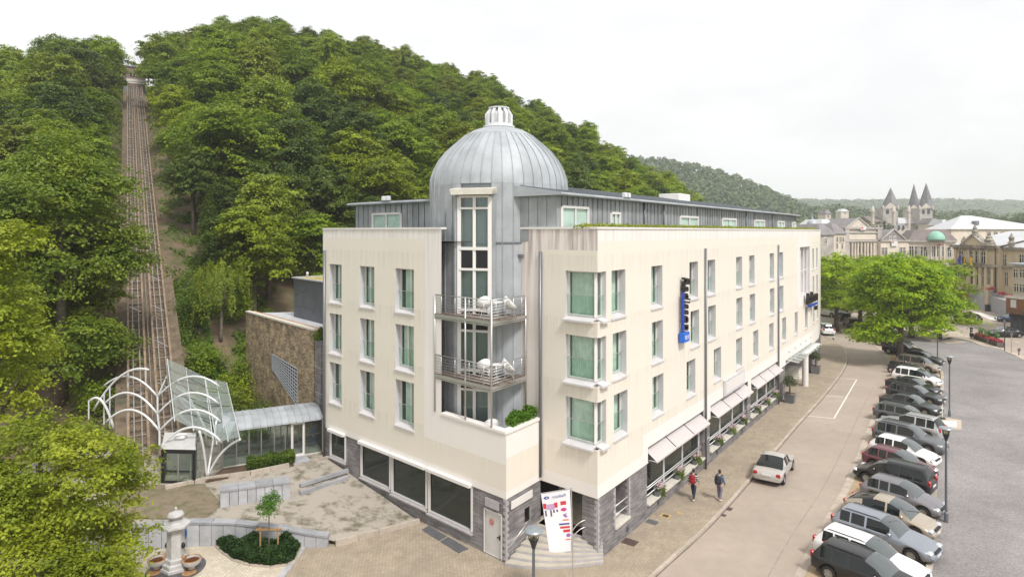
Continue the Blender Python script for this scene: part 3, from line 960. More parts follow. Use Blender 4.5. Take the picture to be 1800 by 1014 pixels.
def wall_mesh(w, u0, u1, z0, z1, holes, zone, depth=0.42, names=None, breaks_u=(), breaks_z=(), n0=0.0, reveal='reveal', rdepth=None):
    """front faces of a wall with openings; zone(u, z) names the material; each material becomes one part"""
    us = sorted({round(x, 4) for x in [u0, u1, *breaks_u, *[h[0] for h in holes], *[h[1] for h in holes], *[c for c in w.cum if u0 < c < u1]] if u0-1e-6 <= x <= u1+1e-6})
    zs = sorted({round(x, 4) for x in [z0, z1, *breaks_z, *[h[2] for h in holes], *[h[3] for h in holes]] if z0-1e-6 <= x <= z1+1e-6})
    out = {}
    flip = w.sign < 0
    for a, b in zip(us, us[1:]):
        for c, d in zip(zs, zs[1:]):
            um, zm = (a+b)/2, (c+d)/2
            if any(h[0] < um < h[1] and h[2] < zm < h[3] for h in holes): continue
            m = zone(um, zm)
            if m is None: continue
            e = 1e-5
            q = [w.W(a+e, n0, c), w.W(b-e, n0, c), w.W(b-e, n0, d), w.W(a+e, n0, d)]
            out.setdefault((m, zm > 6.5), MB()).quad(*(q if not flip else q[::-1]))
    for h in holes:
        rv = MB()
        a, b, c, d = h[:4]
        dp = h[4] if len(h) > 4 else depth
        e = 1e-5
        F0 = [w.W(a+e, n0, c), w.W(b-e, n0, c), w.W(b-e, n0, d), w.W(a+e, n0, d)]
        B0 = [w.W(a+e, n0-dp, c), w.W(b-e, n0-dp, c), w.W(b-e, n0-dp, d), w.W(a+e, n0-dp, d)]
        for i in range(4):
            j = (i+1) % 4
            if i == 3 and a == 0.0: continue
            q = [F0[j], F0[i], B0[i], B0[j]]
            rv.quad(*(q if not flip else q[::-1]))
        rv.build('window_reveal', reveal, hotel)
    for (m, _), mb in out.items():
        mb.build({'cream': 'cream_wall', 'white_render': 'white_wall', 'stained_render': 'stained_wall', 'reveal': 'window_reveal'}.get(m, 'wall') if names is None else names.get(m, 'wall'), m, hotel)

# ---- windows: frame with a mullion, pane, curtain, sill and glass guard; meshes shared by size
WCACHE = {}
def window_parts(w, h, style):
    key = (round(w, 2), round(h, 2), style)
    if key in WCACHE: return WCACHE[key]
    w, h = key[0], key[1]
    fr = MB(); t = 0.07
    fr.box((0, -.04, .14), (t, .04, h)); fr.box((w-t, -.04, .14), (w, .04, h))
    fr.box((t, -.04, .14), (w-t, .04, .14+t)); fr.box((t, -.04, h-t), (w-t, .04, h))
    ms = [w*.42] if style in ('l', 'r') else []
    if style == 'r': ms = [w*.58]
    for q in ms: fr.box((q-.045, -.05, .14+t), (q+.045, .05, h-t))
    pn = MB(); pn.quad((t, 0, .14+t), (w-t, 0, .14+t), (w-t, 0, h-t), (t, 0, h-t))
    cu = MB(); n = 36
    c0, c1 = {'l': (t, w*.97), 'r': (w*.14, w-t)}.get(style, (t, w-t))
    pts = [(c0+(c1-c0)*i/n, .16+.035*math.sin(i*1.9)+.012*math.sin(i*.7)) for i in range(n+1)]
    cu.add([(x, y, .16) for x, y in pts]+[(x, y, h-.05) for x, y in pts], [(i, i+1, n+2+i, n+1+i) for i in range(n)])
    si = MB()
    si.add([(-.06, -.46, -.12), (w+.06, -.46, -.12), (w+.06, -.46, -.03), (-.06, -.46, -.03), (-.06, .04, .14), (w+.06, .04, .14), (-.06, .04, -.12), (w+.06, .04, -.12)],
           [(0, 1, 2, 3), (3, 2, 5, 4), (0, 3, 4, 6), (1, 7, 5, 2), (0, 6, 7, 1)])
    gg = MB(); gg.quad((.04, -.15, .2), (w-.04, -.15, .2), (w-.04, -.15, 1.12), (.04, -.15, 1.12)); 
    rail = MB(); rail.tube([(.0, -.15, 1.14), (w, -.15, 1.14)], .018, 6)
    r = (fr.mesh('window', 'frame_white'), pn.mesh('pane', 'pane'), cu.mesh('curtain', 'curtain', smooth=True), si.mesh('sill', 'sill_grey'), gg.mesh('glass_guard', 'guard_glass'), rail.mesh('guard_rail', 'steel'))
    WCACHE[key] = r
    return r
def place_window(w, u0, u1, z0, z1, style='l', dep=0.4, guard=True):
    """u grows along the wall; a window's own x axis follows the wall as seen from outside, left to right"""
    fr, pn, cu, si, gg, rl = window_parts(u1-u0, z1-z0, style)
    p, t, n = w.frame((u0+u1)/2)
    xdir = Vector((-n.y, n.x))            # outside viewer's left-to-right
    st = u0 if xdir.dot(t) > 0 else u1
    q = Vector(w.W(st, -dep, z0))
    o = put('window', fr, hotel)
    o.location = q-off(hotel)
    o.rotation_euler = (0, 0, math.atan2(xdir.y, xdir.x))
    put('pane', pn, o); put('curtain', cu, o); put('sill', si, o)
    if guard: put('glass_guard', gg, o); put('guard_rail', rl, o)
    return o

# ---- street front
ZT, ZB = (13.6, 10.52, 7.5), (11.3, 8.27, 5.3)
RW = {0: [(1075, 1104), (1145, 1174.5), (1212, 1235), (1244, 1264), (1294, 1310), (1317, 1331), (1353, 1364.5), (1369.5, 1380.5), (1428, 1431.5), (1434.5, 1438.5)],
      1: [(1077, 1106), (1146, 1175.5), (1214, 1236), (1245, 1265), (1294.5, 1310.5), (1318, 1332), (1353.5, 1365), (1370, 1381), (1428.5, 1432), (1435, 1439)],
      2: [(1079, 1108), (1147, 1176.5), (1207, 1230), (1255, 1274), (1294, 1309), (1324, 1338), (1352, 1363.5), (1375, 1385.5), (1397, 1405.5), (1415, 1422.5), (1429, 1433), (1436, 1439.5)]}
holes = []
for r, ws in RW.items():
    for a, b in ws:
        ua, ub = WR.u_px(a), WR.u_px(b)
        if a < 1390: 
            c = (ua+ub)/2; ub = ua+1.5 if r < 2 or True else ub
        else: ub = min(ub, ua+1.3)
        holes.append((ua, ub, ZB[r], ZT[r]))
cwu = 0.85                                  # the corner windows reach round the corner
for r in range(3): holes.append((0.0, cwu, ZB[r], ZT[r]))
lo_a, lo_b = WR.u_px(1406), WR.u_px(1423.5)
holes.append((lo_a, lo_b, 8.9, 13.9, 1.2))
u_sh = [(1139, 1237.5), (1249, 1315), (1320.5, 1368.5)]
SH = [(WR.u_px(a), WR.u_px(b)) for a, b in u_sh]
ent = (WR.u_px(1381), WR.u_px(1427))
dr = (WR.u_px(1083), WR.u_px(1107))
u_end = WR.cum[-1]
pil = (WR.u_px(1053), WR.u_px(1083)); pil2 = (WR.u_px(1107), WR.u_px(1138))
u_step = WR.u_px(1130)
def zone_r(u, z):
    if z > 15.02: return 'white_render'
    if lo_a-.9 < u < lo_b+.35 and z > 7.9: return 'white_render'
    if u < u_step: return 'cream' if z > 3.62 else 'white_render'
    return 'cream' if z > 4.65 else 'white_render'
wall_mesh(WR, 0, u_end, 3.0, 15.62, holes + [(a, b, 3.0, 3.85, .5) for a, b in SH] + [(*ent, 3.0, 3.4, .5)], zone_r, breaks_u=(u_step, lo_a-.9, lo_b+.35), breaks_z=(15.02, 3.62, 4.65, 7.9))
for h in holes[:-4]:
    place_window(WR, h[0], h[1], h[2], h[3], random.choice('llr'), .40)
# penetrating corner windows: two faces meeting in a post
for r in range(3):
    place_window(WR, 0.26, cwu, ZB[r], ZT[r], 'n', .26, True)
    place_window(WC, 0.26, 1.85, ZB[r], ZT[r], 'n', .26, True)
    mb = MB()
    p = Cc - NR*.26 - NC*.26
    q = Vector((p.x, p.y))
    i = Cc + UR*.26 + UC*.26
    mb.bar((i.x, i.y, ZB[r]+.14), (i.x, i.y, ZT[r]), .13, .13); mb.build('window_post', 'frame_white', hotel)
# loggia behind the far window wall
mb = MB()
ug = [lo_a+(lo_b-lo_a)*k/3 for k in range(4)]
for k in range(4):
    mb.bar(WR.W(ug[k], -.3, 8.9), WR.W(ug[k], -.3, 13.9), .09)
for z in (11.4,): mb.bar(WR.W(lo_a, -.3, z), WR.W(lo_b, -.3, z), .07)
mb.build('loggia_frame', 'frame_white', hotel)
mb = MB(); mb.quad(WR.W(lo_a, -1.15, 8.9), WR.W(lo_b, -1.15, 8.9), WR.W(lo_b, -1.15, 13.9), WR.W(lo_a, -1.15, 13.9)); mb.build('loggia_back', 'white_render', hotel)

# ground floor of the street front: slate piers, plinth, openings
gnd_holes = [(a, b, .78, 3.85, .45) for a, b in SH] + [(*ent, -.05, 3.4, .5), (*dr, .95, 3.0, 1.2)]
wall_mesh(WR, pil[0], u_end, -.1, 3.0, gnd_holes, lambda u, z: 'slate' if not (1.72 < z < 1.86) else 'stone_band', n0=-.06, names={'slate': 'slate_wall', 'stone_band': 'stone_band'}, breaks_z=(1.72, 1.86), reveal='slate')
# white plaster around the shop openings reaches lower
for a, b in SH:
    mb = MB()
    mb.quad(WR.W(b+.02, .0, 2.55), WR.W(b+.62, .0, 2.55), WR.W(b+.62, .0, 3.02), WR.W(b+.02, .0, 3.02))
    mb.build('white_wall', 'white_render', hotel)
mb = MB(); mb.quad(WR.W(u_step, 0.004, 2.2), WR.W(SH[0][0], 0.004, 2.2), WR.W(SH[0][0], 0.004, 4.6), WR.W(u_step, 0.004, 4.6)); 
# window ledges, posts, rails, awnings
def tubes(name, segs, r, m, parent=hotel, n=6):
    mb = MB()
    for s_ in segs: mb.tube(s_, r, n)
    return mb.build(name, m, parent, smooth=True)
for k, (a, b) in enumerate(SH):
    mb = MB()
    q = [WR.W(a-.02, .10, .66), WR.W(b+.02, .10, .66), WR.W(b+.02, -.5, .66), WR.W(a-.02, -.5, .66)]
    mb.prism([v_[:2] for v_ in q], .70, .80); mb.build('ledge', 'sill_stone', hotel)
    L = b-a
    for i in range(4):
        u = a+.06+(L-.12)*i/3
        mb = MB(); mb.bar(WR.W(u, -.34, .80), WR.W(u, -.34, 3.84), .09); mb.build('shop_window_post', 'steel_paint', hotel)
    for i in range(3):
        ua, ub = a+.1+(L-.2)*i/3, a+.1+(L-.2)*(i+1)/3
        mb = MB(); mb.quad(WR.W(ua, -.36, .82), WR.W(ub, -.36, .82), WR.W(ub, -.36, 3.82), WR.W(ua, -.36, 3.82))
        mb.build('shop_pane', 'dark_pane', hotel)
        # awning: sloping cloth, black end sheets painting the shaded gap, a valance and two arms
        e = .05
        z1, z0 = 3.66, 3.12
        aw = MB()
        t0, t1 = WR.W(ua+e, -.28, z1), WR.W(ub-e, -.28, z1)
        b0, b1 = WR.W(ua+e, .46, z0), WR.W(ub-e, .46, z0)
        v0, v1 = WR.W(ua+e, .46, z0-.08), WR.W(ub-e, .46, z0-.08)
        aw.quad(b0, b1, t1, t0); aw.quad(v0, v1, b1, b0)
        o = aw.build('awning', 'awning', hotel)
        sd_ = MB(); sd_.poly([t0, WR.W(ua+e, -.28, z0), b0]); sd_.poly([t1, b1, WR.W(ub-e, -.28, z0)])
        sd_.build('awning_gap_shade', 'awning_gap_shade', o)
        tubes('awning_arm', [[WR.W(ua+e, -.28, z0), b0], [WR.W(ub-e, -.28, z0), b1]], .018, 'steel_paint', o)
    for zz_ in (1.12, 1.42, 1.55):
        tubes('rail', [[WR.W(a+.05, -.18, zz_), WR.W(b-.05, -.18, zz_)]], .028, 'steel_paint')
# interiors behind the shop windows: dark floor, back wall and a few laid tables
mat('room_dark', (0.028, 0.024, 0.022), 0.8, var=0.2, scale=1)  # near-black colour painted in for the dimness of the rooms
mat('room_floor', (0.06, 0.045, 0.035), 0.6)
mat('magenta_cloth', (0.30, 0.01, 0.09), 0.9)
ra, rb = SH[0][0]-.5, SH[2][1]+.2
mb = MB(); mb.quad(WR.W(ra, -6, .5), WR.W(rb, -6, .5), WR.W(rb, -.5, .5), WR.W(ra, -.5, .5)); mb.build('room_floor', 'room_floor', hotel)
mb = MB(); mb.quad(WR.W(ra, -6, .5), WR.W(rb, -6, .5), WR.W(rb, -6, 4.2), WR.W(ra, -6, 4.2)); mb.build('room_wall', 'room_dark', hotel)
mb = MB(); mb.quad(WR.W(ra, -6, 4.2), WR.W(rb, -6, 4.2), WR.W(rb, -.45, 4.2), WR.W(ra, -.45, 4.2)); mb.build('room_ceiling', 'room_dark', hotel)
for u, c in ((SH[2][0]+2.0, 1), (SH[2][0]+3.4, 1)):
    mb = MB(); n = 14
    pts = [WR.W(u+.8*i/n, -.95+.06*math.sin(i*2.1), .6) for i in range(n+1)]
    mb.add([*pts, *[(p[0], p[1], 3.7) for p in pts]], [(i, i+1, n+2+i, n+1+i) for i in range(n)])
    mb.build('drape', 'magenta_cloth', hotel, smooth=True)

# ---- wall between the tower and the street front (faces the corner), with its corner window
ub_ = 3.42                                    # where the lower corner block meets it
ud = 5.02
cw_holes = [(0.0, 1.85, ZB[r], ZT[r]) for r in range(3)]
def zone_c(u, z):
    if u < 3.25: return 'cream' if 3.62 < z < 14.6 else ('stained_render' if z > 14.6 else 'white_render')
    if u > 4.72 and z > 14.3: return None
    return 'stained_render'
wall_mesh(WC, 0, ud, 3.0, 15.62, cw_holes, zone_c, breaks_u=(3.25, 4.72), breaks_z=(3.62, 14.6, 14.3))
mb = MB(); mb.bar(WC.W(4.5, .06, 14.25), WC.W(5.05, .06, 14.25), .2, .14); mb.build('gutter_stub', 'zinc_dark', hotel)
# soffit over the corner entrance
Bp = Vector(WC.W(ub_, 0, 0)[:2])
mb = MB(); mb.poly([(A.x, A.y, 3.0), (Bp.x, Bp.y, 3.0), (Cc.x, Cc.y, 3.0), tuple(WR.W(pil2[1], 0, 3.0)), tuple(WR.W(pil2[1], -7, 3.0)), (A.x-.2, A.y+8, 3.0)][::-1]); mb.build('soffit', 'white_render', hotel)

# ---- garden front
wl = lambda px: WL.u_px(px)
u_e = wl(776)
ZLT, ZLB = (13.45, 10.35, 7.28), (11.05, 7.85, 4.75)
lh = []
for (a, b) in ((579, 600.5), (632.5, 658), (695, 727.5)):
    for r in range(3):
        lh.append((wl(b), wl(a), ZLB[r], ZLT[r]))
u_l = WL.cum[-1]
def zone_l(u, z):
    if u < u_e and z > 6.06: return None
    if z > 15.1: return 'white_render'
    if u < wl(746) and z > 4.6: return 'white_render'
    if u > u_l-.35: return 'white_render'
    if z < 3.35: return 'white_render'
    return 'cream'
wall_mesh(WL, 0, u_l, 3.0, 15.62, lh, zone_l, breaks_u=(u_e, wl(746), u_l-.35), breaks_z=(6.06, 15.1, 4.6, 3.35))
for h in lh: place_window(WL, h[0], h[1], h[2], h[3], random.choice('lr'), .40)
# base of the garden front: slate with a ribbon of windows
gw = [(wl(606), wl(580), 1.0+.35, 2.95), (wl(684.5), wl(634), .95, 2.95), (wl(748.5), wl(688), .82, 2.95), (wl(828), wl(753), .72, 2.95)]
dl = (wl(881), wl(850.5))
gh = [(*g, .18) for g in gw]
wall_mesh(WL, 0, u_l, -.2, 3.0, gh + [(dl[0], dl[1], .05, 2.15, .1)], lambda u, z: 'slate_garden', n0=-.05, names={'slate_garden': 'slate_wall'}, reveal='frame_grey')
for (a, b, c, d) in gw:
    fr = MB()
    for s0, s1 in (((a, c), (a, d)), ((b, c), (b, d)), ((a, c), (b, c)), ((a, d), (b, d))):
        fr.bar(WL.W(s0[0], -.08, s0[1]), WL.W(s1[0], -.08, s1[1]), .16, .14)
    o = fr.build('window', 'frame_grey', hotel)
    mb = MB(); mb.quad(WL.W(a, -.12, c), WL.W(b, -.12, c), WL.W(b, -.12, d), WL.W(a, -.12, d)); mb.build('pane', 'dark_pane', o)
    mb = MB(); mb.bar(WL.W(a-.05, .10, d+.06), WL.W(b+.05, .10, d+.06), .2, .16); mb.build('blind_box', 'frame_white', o)
    mb = MB(); mb.bar(WL.W(a-.1, .02, c-.1), WL.W(b+.1, .02, c-.1), .14, .08); mb.build('sill', 'stone_band', o)
mb = MB(); mb.poly([(*WL.W(u_l, -.3, 0)[:2], 3.3), (*WL.W(.6, -.3, 0)[:2], 3.3), (2, 34, 3.3), (*WR.W(SH[0][0], -.6, 0)[:2], 4.25), (*WR.W(SH[2][1], -.6, 0)[:2], 4.25), (*(Q1-NR*9), 4.25), (*(Lf-NL*9), 3.3)]); mb.build('light_block_slab', 'room_dark', hotel)  # unseen slab, added in near black to keep the rooms dark
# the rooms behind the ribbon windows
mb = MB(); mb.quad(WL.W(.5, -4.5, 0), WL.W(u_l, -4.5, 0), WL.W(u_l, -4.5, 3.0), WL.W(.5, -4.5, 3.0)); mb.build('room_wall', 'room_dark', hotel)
# steel service door with a pictogram and a handle
mat('door_paint', (0.60, 0.58, 0.56), 0.5, var=0.04, scale=2)
mat('sign_red', (0.55, 0.10, 0.09), 0.6)
mat('black', (0.012, 0.012, 0.013), 0.5)
mb = MB(); mb.quad(*[WL.W(u, -.09, z) for u, z in ((dl[1], .05), (dl[0], .05), (dl[0], 2.15), (dl[1], 2.15))]); mb.v = mb.v; o = mb.build('service_door', 'door_paint', hotel)
fr = MB()
for s0, s1 in (((dl[0], .05), (dl[0], 2.15)), ((dl[1], .05), (dl[1], 2.15)), ((dl[0], 2.15), (dl[1], 2.15))): fr.bar(WL.W(s0[0], -.04, s0[1]), WL.W(s1[0], -.04, s1[1]), .08, .07)
fr.build('door_frame', 'frame_grey', o)
mb = MB(); uc = dl[0]+.17; mb.bar(WL.W(uc, -.05, 1.02), WL.W(uc+.14, -.05, 1.02), .04); mb.bar(WL.W(uc, -.06, .92), WL.W(uc, -.06, 1.14), .05); mb.build('door_handle', 'black', o)
cxu, cz = (dl[0]+dl[1])/2+.12, 1.62
mb = MB()
ring = [Vector(WL.W(cxu+.13*math.cos(t*.5236), -.075, cz+.13*math.sin(t*.5236))) for t in range(13)]
mb.tube(ring, .022, 5, cap=False); mb.bar(WL.W(cxu-.09, -.075, cz+.09), WL.W(cxu+.09, -.075, cz-.09), .03, .02); mb.bar(WL.W(cxu, -.075, cz-.07), WL.W(cxu, -.075, cz+.07), .035, .02)
mb.build('door_pictogram', 'sign_red', o)

# ---- lower corner block
def zone_b(u, z): return 'cream' if 3.35 < z < 4.9 else 'white_render'
wall_mesh(WB, 0, 2.87, 3.0, 6.05, [], zone_b, breaks_z=(3.35, 4.9))
wall_mesh(WB, 0, 2.95, -.2, 3.0, [(1.55, 2.1, 1.25, 2.0, .12)], lambda u, z: 'slate' if not (.86 < z < .98) else 'stone_band', n0=-.05, names={'slate': 'slate_wall', 'stone_band': 'stone_band'}, breaks_z=(.86, .98), reveal='frame_grey')
mb = MB(); mb.quad(*[WB.W(u, -.14, z) for u, z in ((1.55, 1.25), (2.1, 1.25), (2.1, 2.0), (1.55, 2.0))]); mb.build('menu_case', 'black_panel', hotel)
# pale sign plates at the corner, their lettering too worn to read
for (w, a, b, z0, z1) in ((WB, .35, 2.1, 2.42, 2.78),):
    mb = MB(); mb.prism([w.W(a, .0, 0)[:2], w.W(b, .0, 0)[:2], w.W(b, .05, 0)[:2], w.W(a, .05, 0)[:2]], z0, z1); mb.build('name_plate', 'frame_white', hotel)
mb = MB(); mb.prism([WL.W(.45, 0, 0)[:2], WL.W(1.35, 0, 0)[:2], WL.W(1.35, .05, 0)[:2], WL.W(.45, .05, 0)[:2]], 2.35, 2.75); mb.build('name_plate', 'stone_band', hotel)
# quoins at the two corners and on the piers
def quoins(p, d1, d2, z0, z1, mname='quoin'):
    z = z0; k = 0
    while z < z1-.1:
        mb = MB()
        a = Vector(p); l1, l2 = (.20, .10) if k % 2 else (.10, .20)
        out = -(d1+d2)*.012
        q = [a+out, a+out+d1*l1, a+d1*l1+d2*l2, a+out+d2*l2]
        mb.prism([(v_.x, v_.y) for v_ in q], z, z+.135); mb.build(mname, 'stone_band', hotel)
        z += .15; k += 1
quoins(A-(-NL)*.0, UL, UR, 0.0, 3.0)
# terrace parapet cap, floor
mb = MB()
for a, b in ((Vector(WL.W(u_e, 0, 0)[:2]), A), (A, Vector(WB.W(2.87, 0, 0)[:2]))):
    t = (b-a).normalized(); n = Vector((t.y, -t.x))
    if n.y > 0: n = -n
    if t.dot(UR) > .9: n = NR
    q = [a-t*.0+n*.06, b+t*.06*0+n*.06, b-n*.34, a-n*.34]
    m2 = MB(); m2.prism([(v_.x, v_.y) for v_ in q], 6.05, 6.17+.003*(t.dot(UR) > .9)); m2.build('parapet_cap', 'white_render', hotel)
mb = MB(); mb.poly([(*WL.W(u_e+.5, -.3, 0)[:2], 5.2), (A.x, A.y+.3, 5.2), (*Bp, 5.2), (2.0, 36, 5.2), (-4, 36, 5.2)]); mb.build('terrace_floor', 'sill_grey', hotel)
# roof parapet caps and flat roof
def cap(pts, z, w_in, out, m='frame_white', th=.1):
    for a, b, n in pts:
        q = [a+n*out, b+n*out, b-n*w_in, a-n*w_in]
        mb = MB(); mb.prism([(v_.x, v_.y) for v_ in q], z, z+th); mb.build('parapet_cap', m, hotel)
E_ = Vector(WL.W(u_e, 0, 0)[:2]); D_ = Vector(WC.W(4.72, 0, 0)[:2])
cap([(E_, Lf, NL), (Cc, Q1, NR), (Q1, Q2, WR.frame(WR.cum[1]+.1)[2]), (Q2, Q3, WR.frame(WR.cum[2]+.1)[2]), (D_, Cc, NC)], 15.62, .35, .05)
Lb = Lf - NL*14; Rb = Q3 + Vector((-9, 5))
mb = MB(); mb.poly([(*E_, 15.0), (*D_, 15.0), (*Cc, 15.0), (*Q1, 15.0), (*Q2, 15.0), (*Q3, 15.0), (*Rb, 15.0), (*Lb, 15.0), (*Lf, 15.0)]); mb.build('flat_roof', 'zinc_dark', hotel)
# back walls close the block
mb = MB()
for a, b in ((Lf, Lb), (Lb, Rb), (Rb, Q3)):
    mb.quad((*a, 0), (*b, 0), (*b, 15.6), (*a, 15.6))
mb.build('rear_wall', 'white_render', hotel)
# down pipes
for w, px, z0, z1 in ((WR, 1238.5, 0, 14.4), (WR, 1367, 0, 14.3), (WC, 951.5, 3.2, 14.5), (WL, 572, 1.2, 14.3)):
    u = w.u_px(px)
    tubes('down_pipe', [[w.W(u, .09, z0), w.W(u, .09, z1)]], .075, 'pipe')
# sedum on the parapet of the street front
rng = np.random.default_rng(8)
n = 16000
us = rng.uniform(-.1, u_end-1.2, n)
P = np.array([WR.W(max(.0, u), -rng.uniform(.36, 1.3), 15.66+rng.random()**2*.26*(0.6+.4*math.sin(u*1.7)**2)) for u in us])
v, q = leaf_arrays(rng, P, np.tile((0, 0, .7), (n, 1)), .13, jitter=.6)
o = put('roof_planting', np_mesh('roof_planting', v, q, 'leaf_sedum'), None)
tag(o, 'strip of yellow-green sedum along the street-side parapet of the hotel roof', 'roof planting', kind='stuff')

# ---- tower: drum and dome of zinc panels, window bay
TC = Vector((-0.76, 36.0)); TR = 3.92
drum = MB(); drum.lathe([(TR-.02, 5.0), (TR-.02, 18.0)], (TC.x, TC.y, 0), 48, cap=False)
drum = drum.build('drum', 'zinc_seam', hotel, smooth=True)
DOME = [(3.92, 18.0), (3.88, 18.45), (3.71, 18.95), (3.42, 19.5), (3.03, 19.98), (2.55, 20.42), (2.05, 20.85), (1.95, 20.95)]
dome = MB(); dome.lathe([(r-.03, z) for r, z in DOME], (TC.x, TC.y, 0), 48, cap=False)
dome = dome.build('dome', 'zinc_seam', hotel, smooth=True)
NP = 44
def panel_mesh(prof, da, thick=.02, seam=.045):
    mb = MB(); n = 2
    b = 0
    for r, z in prof:
        for k in range(n+1):
            a = -da/2+da*k/n
            mb.v.append(((r+thick)*math.cos(a), (r+thick)*math.sin(a), z))
    for i in range(len(prof)-1):
        for k in range(n):
            mb.f.append((i*(n+1)+k, i*(n+1)+k+1, (i+1)*(n+1)+k+1, (i+1)*(n+1)+k))
    # standing seam along one edge
    pts = [Vector(((r+thick)*math.cos(-da/2), (r+thick)*math.sin(-da/2), z)) for r, z in prof]
    out = [p+Vector((p.x, p.y, 0)).normalized()*seam + Vector((0, 0, .02)) for p in pts]
    for i in range(len(pts)-1):
        mb.quad(pts[i], pts[i+1], out[i+1], out[i])
        mb.quad(*[Vector(x)+Vector((-x[1], x[0], 0)).normalized()*(-.018) for x in (pts[i+1], pts[i], out[i], out[i+1])])
        s_ = Vector((-out[i].y, out[i].x, 0)).normalized()*(-.018)
        mb.quad(out[i], out[i+1], out[i+1]+s_, out[i]+s_)
    return mb
da = 2*math.pi/NP
pm_lo = panel_mesh(DOME, da*.995).mesh('panel', 'zinc', smooth=True); pm_lo.set_sharp_from_angle(angle=R(30))
pm_dr = [panel_mesh([(TR, z0), (TR, z1)], da*.995).mesh('panel', 'zinc') for z0, z1 in ((14.95, 17.995), (11.9, 14.945), (8.8, 11.895), (5.2, 8.795))]
BAYA = math.atan2(-.955, -.297)
for k in range(NP):
    a = k*da
    if math.sin(a) > .35: continue                  # only the sides that can be seen
    for par, pm in ((dome, pm_lo),):
        o = put('panel', pm, par); o.location = Vector((TC.x, TC.y, 0))-off(hotel); o.rotation_euler = (0, 0, a)
    dd = abs((a-BAYA+math.pi) % (2*math.pi)-math.pi)
    for j, pm in enumerate(pm_dr):
        if j and math.sin(a) > -.15: continue
        if dd < .16: continue
        o = put('panel', pm, drum); o.location = Vector((TC.x, TC.y, 0))-off(hotel); o.rotation_euler = (0, 0, a)
for z, r, h in ((14.92, TR+.05, .07),):
    mb = MB(); mb.lathe([(r-.03, z-h/2), (r+.02, z-h/2), (r+.02, z+h/2), (r-.03, z+h/2)], (TC.x, TC.y, 0), 48, cap=False); mb.build('flashing', 'zinc_seam', hotel)
mb = MB(); mb.lathe([(1.93, 20.86), (2.02, 20.88), (2.0, 20.95), (1.45, 21.27), (.82, 21.46), (.80, 21.5)], (TC.x, TC.y, 0), 40); mb.build('dome_cap', 'zinc', hotel, auto=25)
lan = MB(); lan.lathe([(.90, 21.46), (.90, 21.56), (.80, 21.58), (.80, 21.66)], (TC.x, TC.y, 0), 24); lan = lan.build('lantern', 'lantern_metal', hotel)
mb = MB(); mb.lathe([(.60, 21.66), (.60, 22.25), (.42, 22.5)], (TC.x, TC.y, 0), 16); mb.build('lantern_core', 'lantern_metal', lan)
for k in range(12):
    a = k*math.pi/6+.1
    c, s = math.cos(a), math.sin(a)
    mb = MB()
    pr = [(.66, 21.66), (.80, 21.66), (.80, 22.22), (.55, 22.58), (.45, 22.58), (.66, 22.2)]
    w_ = .085
    vs_ = [(TC.x+r*c-w_*s*sg, TC.y+r*s+w_*c*sg, z) for sg in (-1, 1) for r, z in pr]
    mb.add(vs_, [tuple(range(5, -1, -1)), tuple(range(6, 12))]+[(i, (i+1) % 6, 6+(i+1) % 6, 6+i) for i in range(6)]); mb.build('lantern_fin', 'lantern_metal', lan)
mb = MB(); mb.lathe([(.62, 22.56), (.62, 22.62), (.2, 22.66)], (TC.x, TC.y, 0), 16); mb.build('lantern_lid', 'lantern_metal', lan)
# window bay of the tower
bd = Vector((math.cos(BAYA), math.sin(BAYA))); bt = Vector((-bd.y, bd.x))
def TB(u, n, z):
    q = TC+bd*(TR+n)+bt*u
    return (q.x, q.y, z)
hw = .84
bay = MB()
for u in (-hw, hw): bay.bar(TB(u, .06, 5.3), TB(u, .06, 17.3), .14, .2)
bay.bar(TB(0, .07, 5.3), TB(0, .07, 17.3), .10, .16)
for z, h in ((17.3, .12), (16.7, .1), (14.62, .16), (13.55, .12), (11.45, .12), (10.38, .12), (8.35, .12), (7.35, .12), (5.35, .12)):
    bay.bar(TB(-hw, .065, z), TB(hw, .065, z), .17, h)
bay = bay.build('tower_window', 'frame_white', hotel)
for s0, s1 in ((-hw+.06, -.04), (.04, hw-.06)):
    for z0, z1 in ((16.75, 17.25), (14.7, 16.65), (11.5, 13.5), (8.4, 10.33), (5.4, 7.3)):
        mb = MB(); mb.quad(TB(s0, .05, z0), TB(s1, .05, z0), TB(s1, .05, z1), TB(s0, .05, z1)); mb.build('pane', 'pane', bay)
        if z0 > 6:
            mb = MB(); n = 16
            pts = [TB(s0+(s1-s0)*i/n, -.12+.03*math.sin(i*2), z0) for i in range(n+1)]
            mb.add([*pts, *[(p[0], p[1], z1) for p in pts]], [(i, i+1, n+2+i, n+1+i) for i in range(n)])
            mb.build('curtain', 'curtain', bay, smooth=True)
    for z0, z1 in ((13.62, 14.52), (10.45, 11.38), (7.42, 8.28)):
        mb = MB(); mb.quad(TB(s0, .055, z0), TB(s1, .055, z0), TB(s1, .055, z1), TB(s0, .055, z1)); mb.build('spandrel', 'black_panel', bay)
for u in (-hw-.16, hw+.16):
    mb = MB(); mb.bar(TB(u, -.02, 5.3), TB(u, -.02, 17.4), .18, .24); mb.build('bay_cheek', 'zinc_wall', hotel)
mb = MB(); mb.add([TB(-1.15, -.3, 17.45), TB(1.15, -.3, 17.45), TB(1.1, .55, 17.38), TB(-1.1, .55, 17.38), TB(-1.15, -.3, 17.8), TB(1.15, -.3, 17.8), TB(1.2, .55, 17.68), TB(-1.2, .55, 17.68)],
    [(3, 2, 1, 0), (4, 5, 6, 7), (0, 1, 5, 4), (1, 2, 6, 5), (2, 3, 7, 6), (3, 0, 4, 7)]); mb.build('bay_canopy', 'sill_stone', hotel)

